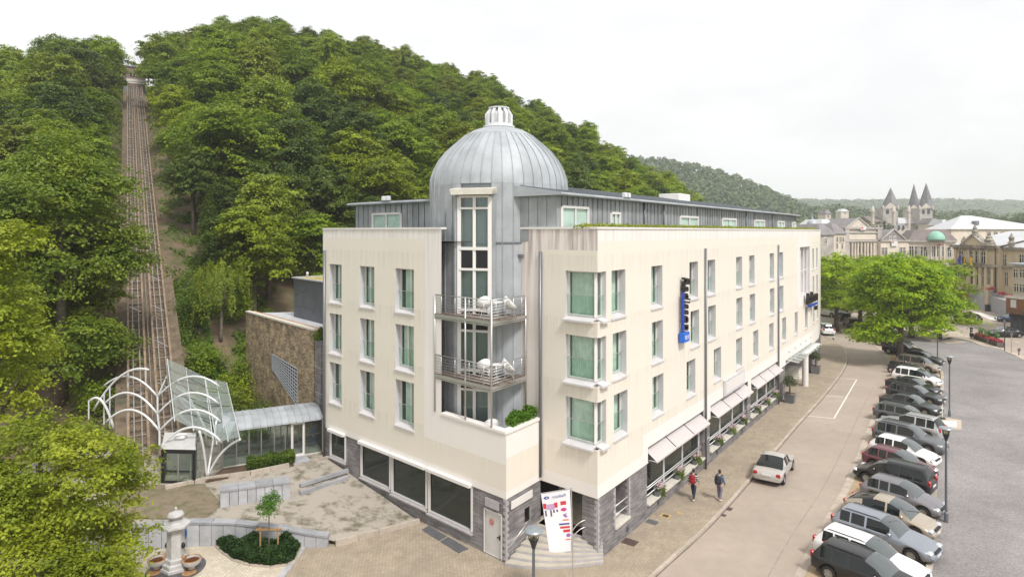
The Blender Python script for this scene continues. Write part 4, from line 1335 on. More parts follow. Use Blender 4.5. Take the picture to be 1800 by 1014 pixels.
# ---- balconies
Eb = Vector(WL.W(wl(765), 0.02, 0)[:2]); Vb = Vector(WL.W(wl(864.5), .02, 0)[:2]); Rb_ = Vb+UR*2.82
def balcony(zd):
    t1 = (Vb-Eb).normalized(); L1 = (Vb-Eb).length
    fr = MB()
    inner1, inner2 = TC+Vector((-1.6, -3.7)), TC+Vector((1.3, -3.6))
    for a, b in ((Eb, Vb), (Vb, Rb_)):
        fr.bar((*a, zd-.08), (*b, zd-.08), .09, .16); fr.bar((*a, zd-.22), (*b, zd-.22), .06, .06)
    for k in range(1, 6):
        a = Eb.lerp(Vb, k/6)
        fr.bar((*a, zd-.16), (*(a-NL*1.4), zd-.16), .06, .1)
    o = fr.build('balcony', 'steel', hotel)
    for k in range(11):
        n0 = .03+k*.145
        a, b = Eb-NL*n0, Vb-NL*n0
        # boards run along the garden front up to the tower
        e = b+UR*.02
        if k > 0:
            e = b + t1*(n0*.16)
        mb = MB(); mb.bar((*a, zd+.02), (*e, zd+.02), .12, .035); mb.build('deck_board', 'deck_wood', o)
    for k in range(9):
        n0 = .1+k*.145
        a, b = Vb-NR*n0+UR*(.25+n0*.55), Rb_-NR*n0
        if (b-a).dot(UR) < .3: break
        mb = MB(); mb.bar((*a, zd+.016), (*b, zd+.016), .12, .035); mb.build('deck_board', 'deck_wood', o)
    segs = []
    for z in (.12, .26, .40, .54, .68, .82):
        segs += [[(*Eb, zd+z), (*Vb, zd+z)], [(*Vb, zd+z), (*Rb_, zd+z)]]
    tubes('railing_bars', segs, .014, 'steel', o, 5)
    for a, b in ((Eb, Vb), (Vb, Rb_)):
        tubes('handrail', [[(*a, zd+1.0), (*b, zd+1.0)]], .026, 'steel', o)
        for k in range(4):
            p = a.lerp(b, (k+.5)/4)
            tubes('baluster', [[(*p, zd-.2), (*p, zd+1.0)]], .018, 'steel', o, 5)
for zd in (11.22, 8.1): balcony(zd)
for p in (Eb, Eb.lerp(Vb, .56), Vb, Rb_):
    tubes('balcony_post', [[(*p, 6.15), (*p, 12.25)]], .05, 'steel')
for zd in (11.6, 8.5):
    p = Rb_+UR*.12
    tubes('wall_bracket', [[(*p, zd-.5), (*p, zd+.75)]], .05, 'steel')

# ---- penthouse
SL = [A - NL*2.5, Lf-NL*2.5]
WPL = Wall([A-NL*2.5, Lf-NL*2.5], -1)
WPR = Wall([Cc-NR*2.5, Q1-NR*2.5, Q2-NR*2.5, Q3-NR*2.5+Vector((-2, -3))])
pen = MB()
def pent(w, u0, u1, wins, zt, back, step=.55, name='penthouse_wall'):
    core = MB()
    us = [u0] + [c for c in w.cum if u0 < c < u1] + [u1]
    for a, b in zip(us, us[1:]):
        q = [w.W(a+1e-4, -.03, 15.0), w.W(b-1e-4, -.03, 15.0), w.W(b-1e-4, -.03, zt), w.W(a+1e-4, -.03, zt)]
        core.quad(*q)
    for k in range(4):
        e0, e1 = -.03-k*.55, -.03-(k+1)*.55+.02; mb = MB(); mb.quad(w.W(u0, e0, 15), w.W(u0, e1, 15), w.W(u0, e1, zt), w.W(u0, e0, zt)); mb.build('panel', 'zinc_wall', hotel)
    core.quad(w.W(u1, -.03, 15), w.W(u1, -back, 15), w.W(u1, -back, zt+.5), w.W(u1, -.03, zt))
    core = core.build(name, 'zinc_seam', hotel)
    u = u0
    cuts = sorted([c for wn_ in wins for c in wn_[:2]]+[u1])
    while u < u1-.05:
        v = min(u+step, u1)
        for (a, b) in [x[:2] for x in wins]:
            if u < a < v: v = a
            if u < b < v: v = b
        if v-u > .06:
            z0 = 15.0
            inside = [x for x in wins if x[0]-.01 <= u and v <= x[1]+.01]
            segs = [(15.0, zt)] if not inside else [(inside[0][3], zt)]
            for c, d in segs:
                if d-c < .08: continue
                mb = MB()
                p0, p1, p2, p3 = w.W(u+.012, 0, c), w.W(v-.012, 0, c), w.W(v-.012, 0, d), w.W(u+.012, 0, d)
                q = [w.W(u+.012, -.035, c), w.W(v-.012, -.035, c), w.W(v-.012, -.035, d), w.W(u+.012, -.035, d)]
                mb.add([p0, p1, p2, p3, *q], [(0, 1, 2, 3), (0, 4, 5, 1), (1, 5, 6, 2), (2, 6, 7, 3), (3, 7, 4, 0)])
                mb.quad(w.W(u, .0, c), w.W(u, .04, c), w.W(u, .04, d), w.W(u, .0, d))
                mb.build('panel', 'zinc_wall', core)
        u = v
    for (a, b, c, d) in wins:
        fr = MB()
        for s0, s1 in (((a, c), (a, d)), ((b, c), (b, d)), ((a, d), (b, d)), ((a, c), (b, c))):
            fr.bar(w.W(s0[0], .03, s0[1]), w.W(s1[0], .03, s1[1]), .13, .13)
        if b-a > 1.1: fr.bar(w.W((a+b)/2, .03, c), w.W((a+b)/2, .03, d), .13, .1)
        o = fr.build('penthouse_window', 'frame_white', hotel)
        mb = MB(); mb.quad(w.W(a, .0, c), w.W(b, .0, c), w.W(b, .0, d), w.W(a, .0, d)); mb.build('pane', 'pane', o)
        mb = MB(); mb.quad(w.W(a, -.02, c), w.W(b, -.02, c), w.W(b, -.02, d), w.W(a, -.02, d)); mb.build('blind', 'curtain_pale' if b-a < 1.1 else 'curtain', o)
    return core
ul0, ul1 = WPL.u_px(757), WPL.u_px(625)
pent(WPL, ul0, ul1, [(WPL.u_px(705.5), WPL.u_px(656), 15.2, 16.62)], 17.25, 7)
ur0, ur1 = WPR.u_px(978), WPR.u_px(1401)
pw = [(987, 1033), (1073.5, 1089), (1195, 1226), (1269, 1293), (1325.5, 1343), (1366.5, 1378), (1392, 1398)]
pent(WPR, ur0, ur1, [(WPR.u_px(a), WPR.u_px(b), 15.05, 16.55 if i else 16.75) for i, (a, b) in enumerate(pw)], 17.3, 7)
# mono-pitch roofs with standing seams and a gutter
def pent_roof(w, u0, u1, ze, rise, back, over=.35):
    seg = [u0] + [c for c in w.cum if u0 < c < u1] + [u1]
    mb = MB()
    for a, b in zip(seg, seg[1:]):
        mb.quad(w.W(a+1e-4, over, ze), w.W(b-1e-4, over, ze), w.W(b-1e-4, -back, ze+rise), w.W(a+1e-4, -back, ze+rise))
        mb.quad(w.W(a+1e-4, over, ze-.12), w.W(b-1e-4, over, ze-.12), w.W(b-1e-4, over, ze), w.W(a+1e-4, over, ze))
        mb.quad(w.W(a+1e-4, over, ze-.12), w.W(b-1e-4, over, ze-.12), w.W(b-1e-4, -back, ze-.12), w.W(a+1e-4, -back, ze-.12))
    for u in (u0, u1):
        mb.quad(w.W(u, over, ze-.12), w.W(u, -back, ze-.12), w.W(u, -back, ze+rise), w.W(u, over, ze))
    roof = mb.build('penthouse_roof', 'zinc', hotel)
    u = u0+.3
    while u < u1:
        mb = MB(); mb.bar(w.W(u, over, ze+.03), w.W(u, -back, ze+rise+.03), .035, .06); mb.build('roof_seam', 'zinc_dark', roof)
        u += .62
    for a, b in zip(seg, seg[1:]):
        mb = MB(); mb.tube([w.W(a, over+.07, ze-.06), w.W(b, over+.07, ze-.06)], .075, 8); mb.build('roof_gutter', 'zinc', roof)
    return roof
pent_roof(WPL, ul0-.6, ul1+.3, 17.35, .55, 7)
pent_roof(WPR, ur0-.3, ur1+.4, 17.42, 1.15, 6.5)
for u, h in ((WPR.u_px(1131), 2.3), (WPR.u_px(1165), 2.3), (WPR.u_px(1310), 2.3), (WPR.u_px(1357), 2.3)):
    tubes('down_pipe', [[WPR.W(u, .08, 15.0), WPR.W(u, .08, 17.3)]], .05, 'pipe')
# floodlights on the gutters
def flood(p, ang, label):
    r = thing('floodlight', label, 'floodlight', p, ang, 'floodlights on the penthouse eaves')
    for dx in (-.22, .22):
        mb = MB(); mb.bevel_box((dx-.13, -.12, .06), (dx+.13, .12, .34), .03); mb.local('lamp_head', 'lantern_metal', r)
    mb = MB(); mb.box((-.4, -.03, 0), (.4, .03, .06)); mb.local('bracket', 'pipe', r)
flood(WPL.W(WPL.u_px(689), .45, 17.36), ANG_L, 'pair of small white floodlights on the eaves left of the dome')
flood(WPR.W(WPR.u_px(1089), .45, 17.40), ANG_R, 'pair of small white floodlights on the eaves above the long penthouse')
mb = MB(); mb.bevel_box((-1.4, -1.0, 0), (1.4, 1.0, .7), .05)
o = mb.local('roof_hatch', 'frame_white', hotel); q = Vector(WPR.W(WPR.u_px(1300), -6.0, 18.3)); o.location = q-off(hotel); o.rotation_euler = (0, 0, ANG_R)

# ---- corner entrance: pier, stair, landing, doors
quad_p = lambda w, a, b, n0, n1: [w.W(a, n0, 0)[:2], w.W(b, n0, 0)[:2], w.W(b, n1, 0)[:2], w.W(a, n1, 0)[:2]]
mb = MB(); mb.prism(quad_p(WR, pil[0], pil[1], -.055, -.9), -.1, 2.995); mb.build('pier', 'slate', hotel)
mb = MB(); mb.prism(quad_p(WR, pil2[0], pil2[1], -.05, -1.1), -.1, 2.995); mb.build('pier', 'slate', hotel)
quoins(Vector(WR.W(pil[0], -.05, 0)[:2]), UR, -NR, .0, 2.95); quoins(Vector(WR.W(pil2[0], -.05, 0)[:2]), UR, -NR, .95, 2.95); quoins(Vector(WR.W(dr[0], -.04, 0)[:2]), -UR, -NR, .95, 2.95)
landing = MB(); landing.prism([WB.W(2.6, -.2, 0)[:2], WR.W(pil[0]+.1, -.9, 0)[:2], WR.W(pil2[1], -.4, 0)[:2], WR.W(pil2[1], -6, 0)[:2], WB.W(6.5, -.6, 0)[:2]], -.1, .93)
landing.build('landing', 'tread', hotel)
mb = MB(); mb.prism(quad_p(WR, dr[0]-.05, dr[1]+.05, .04, -.9), .86, .97); mb.build('ledge', 'sill_stone', hotel)
tubes('rail', [[WR.W(dr[0]+.05, -.1, 1.5), WR.W(dr[1]-.05, -.1, 1.5)], [WR.W(dr[0]+.05, -.1, 1.95), WR.W(dr[1]-.05, -.1, 1.95)], [WR.W(dr[0]+.08, -.1, .95), WR.W(dr[0]+.08, -.1, 1.95)]], .028, 'steel_paint')
NS = 7
Pv = Vector(WR.W(pil[0], -.05, 0)[:2])
for i in range(NS):
    z1 = .93*(i+1)/NS
    s0 = -.15+i*.42
    l0 = Vector(WB.W(s0, .03, 0)[:2]); 
    r0 = Pv + NC*(.55-.06*i) + UC*(.05) - Vector((0, 0))
    r0 = Pv + (NR*.45+UC*.12)*(1-i/NS)*.9 + UR*(.06*i)
    back_l = Vector(WB.W(s0+1.1, -.02, 0)[:2]); back_r = Pv+UR*(.06*i+.5)-NR*.6
    bul = (l0+r0)/2 + (NC*.55)*(1-i/NS)
    b1 = l0.lerp(r0, .25)+NC*.42*(1-i/NS); b3 = l0.lerp(r0, .75)+NC*.42*(1-i/NS)
    mb = MB(); mb.prism([tuple(l0), tuple(b1), tuple(bul), tuple(b3), tuple(r0), tuple(back_r), tuple(back_l)], -.1+i*.0, z1)
    mb.build('step', 'tread', hotel)
    mb = MB()
    pts = [l0, b1, bul, b3, r0]
    for a, b in zip(pts, pts[1:]):
        mb.quad((*(a+NC*.004), z1-.13), (*(b+NC*.004), z1-.13), (*(b+NC*.004), z1-.02), (*(a+NC*.004), z1-.02))
    mb.build('step_riser', 'stone_band', hotel)
def arc3(a, b, h, n=10):
    a, b = Vector(a), Vector(b)
    return [a.lerp(b, i/n)+Vector((0, 0, h*math.sin(math.pi*i/n))) for i in range(n+1)]
q0, q1 = Pv+NC*.9+UC*1.15, Pv+UC*.35-NR*.3
for dz in (0, .34):
    tubes('stair_handrail', [arc3((*q0, .65+dz), (*q1, 1.45+dz), .22)], .026, 'steel')
tubes('handrail_post', [[(*q0, .05), (*q0, 1.0)]], .026, 'steel')
tubes('stair_handrail', [[WB.W(.05, .1, .75), WB.W(2.5, .1, 1.75)]], .028, 'steel')
# recessed glass doors behind the landing
Wd = Wall([Vector(WB.W(5.2, -.3, 0)[:2]), Vector(WR.W(pil2[1], -5.2, 0)[:2])])
Ld = Wd.cum[-1]
mb = MB()
for k in range(6): mb.bar(Wd.W(Ld*k/5, 0, .93), Wd.W(Ld*k/5, 0, 3.0), .1)
mb.bar(Wd.W(0, 0, 1.0), Wd.W(Ld, 0, 1.0), .1, .14); mb.bar(Wd.W(0, 0, 2.92), Wd.W(Ld, 0, 2.92), .1, .14)
dd_ = mb.build('entrance_doors', 'frame_grey', hotel)
for k in range(5):
    mb = MB(); mb.quad(Wd.W(Ld*k/5, -.02, 1), Wd.W(Ld*(k+1)/5, -.02, 1), Wd.W(Ld*(k+1)/5, -.02, 2.9), Wd.W(Ld*k/5, -.02, 2.9)); mb.build('pane', 'dark_pane', dd_)
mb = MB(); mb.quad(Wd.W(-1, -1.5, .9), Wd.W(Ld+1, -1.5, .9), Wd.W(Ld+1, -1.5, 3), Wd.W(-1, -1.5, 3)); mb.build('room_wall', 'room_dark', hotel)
# small wall lamps along the slate plinth
for px, py in ((1104, 929.5), (1158, 886), (1261, 804), (1305, 769), (1347, 726)):
    u = WR.u_px(px)
    mb = MB(); mb.prism(quad_p(WR, u-.09, u+.09, -.06, .06), .30, .52); mb.build('plinth_lamp', 'zinc_dark', hotel)

# ---- main entrance with glazed canopy
ea, eb = ent
mb = MB(); mb.quad(WR.W(ea, -5, -.02), WR.W(eb, -5, -.02), WR.W(eb, -.3, -.02), WR.W(ea, -.3, -.02)); mb.build('porch_floor', 'sill_stone', hotel)
mb = MB(); mb.quad(WR.W(ea-.5, -5, 0), WR.W(eb+.5, -5, 0), WR.W(eb+.5, -5, 3.4), WR.W(ea-.5, -5, 3.4)); mb.quad(WR.W(ea, -.5, 3.39), WR.W(eb, -.5, 3.39), WR.W(eb, -5, 3.39), WR.W(ea, -5, 3.39)); mb.quad(WR.W(eb-.1, -.4, 0), WR.W(eb-.1, -5, 0), WR.W(eb-.1, -5, 3.4), WR.W(eb-.1, -.4, 3.4)); mb.build('porch_wall', 'stone_band', hotel)
um = WR.u_px(1405)
mb = MB(); p = WR.W(um, .55, 0); mb.lathe([(.30, 0), (.30, 3.05), (.36, 3.1), (.36, 3.2)], p, 20); mb.build('porch_column', 'frame_white', hotel, auto=40)
mb = MB(); mb.prism(quad_p(WR, um-.6, eb-.4, .35, .9), 3.2, 3.38); mb.build('porch_beam', 'frame_white', hotel)
for k in range(9):
    u = ea+.3+(eb-ea-1.2)*k/8
    mb = MB(); mb.bar(WR.W(u, 0, 3.45), WR.W(u, 1.1, 3.3), .05, .09); mb.build('canopy_bar', 'frame_white', hotel)
    if k < 8:
        u2 = ea+.3+(eb-ea-1.2)*(k+1)/8
        mb = MB(); mb.quad(WR.W(u+.03, 0, 3.46), WR.W(u2-.03, 0, 3.46), WR.W(u2-.03, 1.1, 3.31), WR.W(u+.03, 1.1, 3.31)); mb.build('canopy_pane', 'clear_glass', hotel)
for k in range(5):
    u = ea+1.2+(eb-ea-2.4)*k/4
    mb = MB(); q = WR.W(u, .05, 4.05); mb.lathe([(.06, -.06), (.07, 0), (.05, .06)], q, 10); mb.build('canopy_stud', 'paint_grey', hotel)
for i in range(4):
    mb = MB(); mb.prism(quad_p(WR, eb-4.5+i*.32, eb-.3, -.4-i*.1, -3.4), -.02, .16*(i+1)); mb.build('porch_step', 'sill_stone', hotel)
tubes('rail', [[WR.W(eb-4.4, -.5, .95), WR.W(eb-1.6, -.5, 1.5)]], .03, 'steel')
# glazed menu board above the middle awnings
ua, ub2 = WR.u_px(1271), WR.u_px(1305)
mb = MB(); mb.prism(quad_p(WR, ua, ub2, .02, .16), 3.95, 5.05); o = mb.build('sign_board', 'reveal', hotel)
mb = MB(); mb.prism(quad_p(WR, ua+.22, ub2-.22, .165, .175), 4.12, 4.88); mb.build('sign_face', 'frame_white', o)

# ------------------------------------------------------------------ raised garden beside the hotel
tv = [(-30, 31.0, .95), (-20, 30.95, .95), (-14.6, 31.05, .95), (-11.6, 30.95, .72), (-8.75, 30.8, .22), (-4.95, 33.3, .03), (-8.9, 37.05, .62), (-12.1, 40.0, 1.18), (-17, 39.2, 1.15), (-19.6, 36.3, 1.05), (-30, 36.0, 1.0), (-14.5, 34.6, .95), (-10.2, 34.2, .55), (-30, 46, 1.2), (-12.1, 46, 1.2)]
tf = [(0, 1, 9, 10), (1, 2, 11, 9), (2, 3, 12, 11), (3, 4, 5, 12), (12, 5, 6), (11, 12, 6, 7), (9, 11, 7, 8), (10, 9, 8, 13), (8, 7, 14, 13)]
def grid_patch(name, mname, fn, n=1): pass
bm = bmesh.new()
bv = [bm.verts.new(p) for p in tv]
for f in tf: bm.faces.new([bv[i] for i in f])
bmesh.ops.recalc_face_normals(bm, faces=bm.faces)
for f in bm.faces:
    if f.normal.z < 0: f.normal_flip()
bmesh.ops.subdivide_edges(bm, edges=bm.edges, cuts=6, use_grid_fill=True)
for v_ in bm.verts: v_.co.z += hnoise(v_.co.x*5, v_.co.y*5)*.03
me = bpy.data.meshes.new('garden_terrace'); bm.to_mesh(me); bm.free(); me.materials.append(MAT['moss_gravel'])
me.polygons.foreach_set('use_smooth', [True]*len(me.polygons))
tag(put('garden_terrace', me), kind='structure')
def tz(x, y):
    best = .9
    # inverse distance over the corner points
    sw = sz = 0
    for p in tv:
        d2 = (p[0]-x)**2+(p[1]-y)**2+.05
        w = 1/d2**1.6; sw += w; sz += w*p[2]
    return sz/sw
# skirts of the terrace
mb = MB(); mb.prism([(-30, 31.1), (-14.6, 31.2), (-11.6, 31.1), (-9.2, 31.0), (-9.2, 36), (-30, 36)], -.3, .1); tag(mb.build('terrace_base', 'soil'), kind='structure')
# brown gravel corner by the canopy
sheet_pts = [(-21.5, 31.6), (-15.6, 31.5), (-15.4, 33.2), (-17.6, 35.7), (-21.5, 35.5)]
mb = MB(); mb.poly([(x, y, tz(x, y)+.05) for x, y in sheet_pts]); tag(mb.build('gravel_path', 'brown_gravel'), kind='structure')

def slab_wall(name, label, path, z0s, z1s, th, step, m='bluestone', capm='bluestone_dark', capt=.10, cap_over=.04):
    """a wall of upright stone slabs with capstones; path left to right, front on the right-hand side"""
    c = path[len(path)//2]
    root = thing(name, label, 'stone wall', (c.x, c.y, 0))
    pts = resample(path, step)
    random.seed(hash(name) % 97 if False else len(path))
    n = len(pts)-1
    for i in range(n):
        a, b = pts[i], pts[i+1]
        t = (b-a).normalized(); nr = Vector((t.y, -t.x))
        f0, f1 = i/n, (i+1)/n
        def at(z, f): 
            k = f*(len(z)-1); j = min(int(k), len(z)-2); return z[j]+(z[j+1]-z[j])*(k-j)
        g = .012
        dz = random.uniform(-.006, .006); dn = random.uniform(-.008, .008)
        q = [a+t*g+nr*dn, b-t*g+nr*dn, b-t*g-nr*th, a+t*g-nr*th]
        zb0, zt0, zt1 = min(at(z0s, f0), at(z0s, f1)), at(z1s, f0), at(z1s, f1)
        mb = MB()
        mb.add([(*q[0], zb0), (*q[1], zb0), (*q[2], zb0), (*q[3], zb0), (*q[0], zt0-capt), (*q[1], zt1-capt), (*q[2], zt1-capt), (*q[3], zt0-capt)],
               [(3, 2, 1, 0), (4, 5, 6, 7), (0, 1, 5, 4), (1, 2, 6, 5), (2, 3, 7, 6), (3, 0, 4, 7)])
        mb.build('slab', m, root)
        if i % 2 == 0:
            b2 = pts[min(i+2, n)]
            t2 = (b2-a).normalized(); n2 = Vector((t2.y, -t2.x))
            q = [a+t2*.008+n2*cap_over, b2-t2*.008+n2*cap_over, b2-t2*.008-n2*(th+cap_over), a+t2*.008-n2*(th+cap_over)]
            zt2 = at(z1s, min((i+2)/n, 1))
            mb = MB()
            mb.add([(*q[0], zt0-capt), (*q[1], zt2-capt), (*q[2], zt2-capt), (*q[3], zt0-capt), (*q[0], zt0+dz), (*q[1], zt2+dz), (*q[2], zt2+dz), (*q[3], zt0+dz)],
                   [(3, 2, 1, 0), (4, 5, 6, 7), (0, 1, 5, 4), (1, 2, 6, 5), (2, 3, 7, 6), (3, 0, 4, 7)])
            mb.build('capstone', capm, root)
    return root
path = smooth_path([(-20.5, 29.6), (-18.5, 30.2), (-16.2, 30.65), (-14.2, 30.8), (-12.2, 30.72), (-10.4, 30.6), (-8.7, 30.65)])
slab_wall('retaining_wall', 'curved grey bluestone slab wall behind the fountain', path, [0, 0, 0, 0, 0, 0], [1.2, 1.2, 1.22, 1.12, .92, .55], .38, .58)
pa = G(387, 896, .85); pb = G(525, 871, .85)
slab_wall('bench_wall', 'free-standing wedge-ended bluestone wall on the gravel terrace', [Vector(pa[:2]), Vector(pb[:2])], [.8, .75], [1.86, 1.72], .85, .44)
# kerbs of the ramp
def kerb_run(name, label, pts, w, h, step, m='kerb'):
    root = thing(name, label, 'kerb', tuple(pts[0]))
    for a, b in zip(pts, pts[1:]):
        a, b = Vector(a), Vector(b); L = (b-a).length; n = max(1, round(L/step))
        for i in range(n):
            p, q = a.lerp(b, i/n), a.lerp(b, (i+1)/n); t = (q-p).normalized()*.008
            mb = MB(); mb.bar(p+t, q-t, w, h); mb.build('kerb_stone', m, root)
kerb_run('garden_kerb', 'low sandy stone kerb edging the gravel terrace towards the slate wall', [(-8.7, 30.72, .16), (-4.95, 33.25, .05)], .18, .3, 1.1)
p0, p1 = G(527, 868, .8), G(612, 840, .75)
kerb_run('ramp_kerb', 'grey kerb of the terrace ramp running up from the free-standing wall', [p0, p1], .2, .28, 1.0, 'bluestone_dark')
p0, p1 = G(527, 853, .95), G(612, 826, 1.05)
kerb_run('ramp_kerb', 'thin grey kerb behind the ramp on the gravel terrace', [p0, p1], .18, .2, 1.0, 'bluestone_dark')
kerb_run('bed_kerb', 'long low stone kerb below the glazed corridor and its hedge', [G(290, 858, 1.1), G(367, 842, 1.1), G(440, 832, 1.15), G(508, 818, 1.15)], .22, .3, 1.0)
kerb_run('bed_kerb', 'short stone kerb at the hotel corner beside the corridor', [G(545, 812, 1.1), G(586, 803, 1.15)], .22, .26, 1.0)

# ---- fountain plaza
sheet('fountain_plaza', [(-24, 20), (-10.3, 24), (-10.4, 28.0), (-10.2, 31.0), (-12, 30.75), (-14.2, 30.8), (-16.2, 30.65), (-18.5, 30.2), (-24, 28.5)], .006, 'setts')
kerb_run('plaza_edging', 'grey stone strip dividing the pale plaza from the brick pavement', [(-10.25, 30.9, .0), (-10.35, 28.4, .0), (-10.5, 26.6, .0)], .28, .06, .6, 'bluestone')
bed = [G(*p) for p in ((380, 960), (392, 972), (410, 985), (440, 994), (475, 997), (505, 993), (519, 985), (527, 965), (535, 945))]
bedp = [(p.x, p.y) for p in bed] + [(-11.8, 30.6), (-14.3, 30.7)]
mb = MB(); mb.prism(bedp, -.05, .06); tag(mb.build('planting_bed', 'soil'), kind='structure')
kerb_run('bed_edging', 'curved flush stone edging around the dark yew bed', [(p.x, p.y, .04) for p in bed], .12, .08, .5, 'kerb')
def scatter_bush(name, label, cat, seed, poly_fn, n, leaf, m, z0, hmax, parent=None, group=None, kind=None, upn=.7):
    rng = np.random.default_rng(seed)
    P = []
    while len(P) < n:
        p = poly_fn(rng)
        if p is not None: P.append(p)
    P = np.array(P)
    v, q = leaf_arrays(rng, P, np.tile((0, 0, upn), (len(P), 1)), leaf, jitter=.6)
    o = put(name, np_mesh(name, v, q, m), parent)
    if label: tag(o, label, cat, group, kind)
    return o
def in_poly(x, y, poly):
    c = False; j = len(poly)-1
    for i in range(len(poly)):
        if (poly[i][1] > y) != (poly[j][1] > y) and x < (poly[j][0]-poly[i][0])*(y-poly[i][1])/(poly[j][1]-poly[i][1])+poly[i][0]: c = not c
        j = i
    return c
def yew(rng):
    x, y = rng.uniform(-14.6, -9.6), rng.uniform(27.8, 30.8)
    if not in_poly(x, y, bedp): return None
    d = min((x-p[0])**2+(y-p[1])**2 for p in bedp)**.5
    h = min(.75, .3+d*.7)*(.7+.3*math.sin(x*4.1)*math.sin(y*5.3)) + .16*mnoise.noise((x*2.5, y*2.5, 0))
    return (x, y, .08+h*rng.random()**.45)
scatter_bush('yew_hedge', 'dark green yew hedge filling the curved bed beside the fountain', 'hedge', 3, yew, 15000, .13, 'leaf_hedge', 0, .7)
# young tree with stakes
c = G(475, 985)
c = Vector((-11.55, 29.6, 0))
yt = thing('young_tree', 'thin young tree with feathery light crown tied between wooden stakes', 'tree', c)
mb = MB(); mb.tube([(0, 0, 0), (.02, 0, 1.2), (0, .02, 2.2), (.03, 0, 2.9)], [.035, .03, .024, .012], 6); mb.local('trunk', 'pale_bark', yt, smooth=True)
put('crown', crown_mesh('crown', 9, [(0, 0, 2.55, .52, .52, .42), (.1, 0, 2.85, .35, .35, .3), (-.15, .1, 2.35, .4, .4, .25)], 90, 22, .22, .085, 'leaf_box', flat=.5, droop=.4, inner=.3), yt)
mat('stake_wood', (0.36, 0.22, 0.10), 0.8, var=0.2, scale=6)
for dx in (-.42, .42):
    mb = MB(); mb.tube([(dx, .05, 0), (dx, .05, 1.45)], .04, 8); mb.local('stake', 'stake_wood', yt)
mb = MB(); mb.bar((-.62, .0, 1.38), (.62, .0, 1.38), .03, .10); mb.local('crossbar', 'stake_wood', yt)

# ---- fountain
fc = G(309, 1000); fc = Vector((fc.x, fc.y, 0))
ft = thing('fountain', 'hexagonal pale stone pillar fountain with two round basins on a dark disc', 'fountain', fc)
mb = MB(); mb.lathe([(1.25, -.02), (1.25, .03), (1.15, .05)], (0, 0, 0), 40); mb.local('disc', 'wet_stone', ft)
def hexa(mb, prof, n=6, rot=math.pi/6): 
    b = len(mb.v); mb.lathe(prof, (0, 0, 0), n)
    mb.xf(Matrix.Rotation(rot, 4, 'Z'), b)
mb = MB(); hexa(mb, [(.62, .04), (.62, .16), (.55, .18), (.55, .34), (.46, .40), (.46, .56), (.40, .62)]); mb.local('plinth', 'fountain_stone', ft)
mb = MB(); hexa(mb, [(.38, .62), (.36, 1.86), (.42, 1.92)]); mb.local('pillar', 'fountain_stone', ft)
mb = MB(); hexa(mb, [(.44, 1.90), (.66, 2.02), (.66, 2.10), (.42, 2.16), (.34, 2.24), (.34, 2.28)]); mb.local('cornice', 'fountain_stone', ft)
mb = MB(); hexa(mb, [(.22, 2.26), (.20, 2.36), (.31, 2.42), (.36, 2.50), (.30, 2.60), (.12, 2.66), (.06, 2.72)], 12); mb.local('urn', 'fountain_stone', ft, auto=40)
mb = MB(); mb.lathe([(.03, 2.70), (.07, 2.76), (.06, 2.82), (.02, 2.88)], (0, 0, 0), 10); mb.local('finial', 'fountain_stone', ft, smooth=True)
for sx in (-1, 1):
    bs = MB(); bs.lathe([(.14, .10), (.16, .22), (.36, .34), (.42, .48), (.42, .54), (.35, .54), (.30, .42), (.05, .38)], (sx*.78, -.1, 0), 24)
    b = bs.local('basin', 'fountain_stone', ft, auto=35)
    mb = MB(); mb.lathe([(.02, .47), (.335, .47)], (sx*.78, -.1, 0), 24, cap=False); mb.v = [(x, y, .475) for x, y, z in mb.v]; mb.f = mb.f; mb.local('water', 'water', b)
    mb = MB(); mb.lathe([(.36, .541), (.42, .545), (.40, .56), (.37, .56), (.36, .541)], (sx*.78, -.1, 0), 24, cap=False); mb.local('stained_rim', 'rust_stain', b)
    mb = MB(); mb.box((min(sx*.36, sx*.5), -.2, .46), (max(sx*.36, sx*.5), .0, .66)); mb.local('stained_spout', 'rust_stain', b)
    mb = MB(); mb.lathe([(.02, -.12), (.085, -.06), (.10, .02), (.06, .12), (.02, .15)], (sx*.37, -.06, 1.12), 10); mb.local('bronze_mask', 'black', ft, smooth=True)
    mb = MB(); mb.lathe([(.30, .052), (.02, .056)], (sx*.8, -.35, 0), 18, cap=False); mb.local('rust_patch', 'rust_stain', ft)

# ---- glazed corridor from the lift to the hotel
Wk = Wall([G(392, 822, 1.15).xy, G(567, 793, 1.2).xy])
if Wk.frame(.1)[2].y > 0: Wk.sign = -1
Lk = Wk.cum[-1]
kd = 2.2
cor = thing('glazed_corridor', 'glazed corridor with ribbed zinc roof joining the lift to the hotel', 'corridor', Wk.W(Lk/2, 0, 1.15))
zf = 1.15; zr_ = 3.42
mb = MB(); mb.prism([Wk.W(0, .05, 0)[:2], Wk.W(Lk, .05, 0)[:2], Wk.W(Lk, -kd, 0)[:2], Wk.W(0, -kd, 0)[:2]], .6, zf+.06); mb.build('base', 'sill_stone', cor)
nk = 14
for i in range(nk):
    a, b = Lk*i/nk, Lk*(i+1)/nk
    mb = MB()
    prof = [(.32, zr_-.05), (.30, zr_+.06), (-.2, zr_+.26), (-kd*.5, zr_+.42), (-kd-.3, zr_+.40)]
    for (n0, z0), (n1, z1) in zip(prof, prof[1:]):
        mb.quad(Wk.W(a+.01, n0, z0), Wk.W(b-.01, n0, z0), Wk.W(b-.01, n1, z1), Wk.W(a+.01, n1, z1))
    for (n0, z0), (n1, z1) in zip(prof, prof[1:]):
        mb.bar(Wk.W(a, n0, z0+.02), Wk.W(a, n1, z1+.02), .035, .06)
    mb.build('roof_panel', 'zinc', cor)
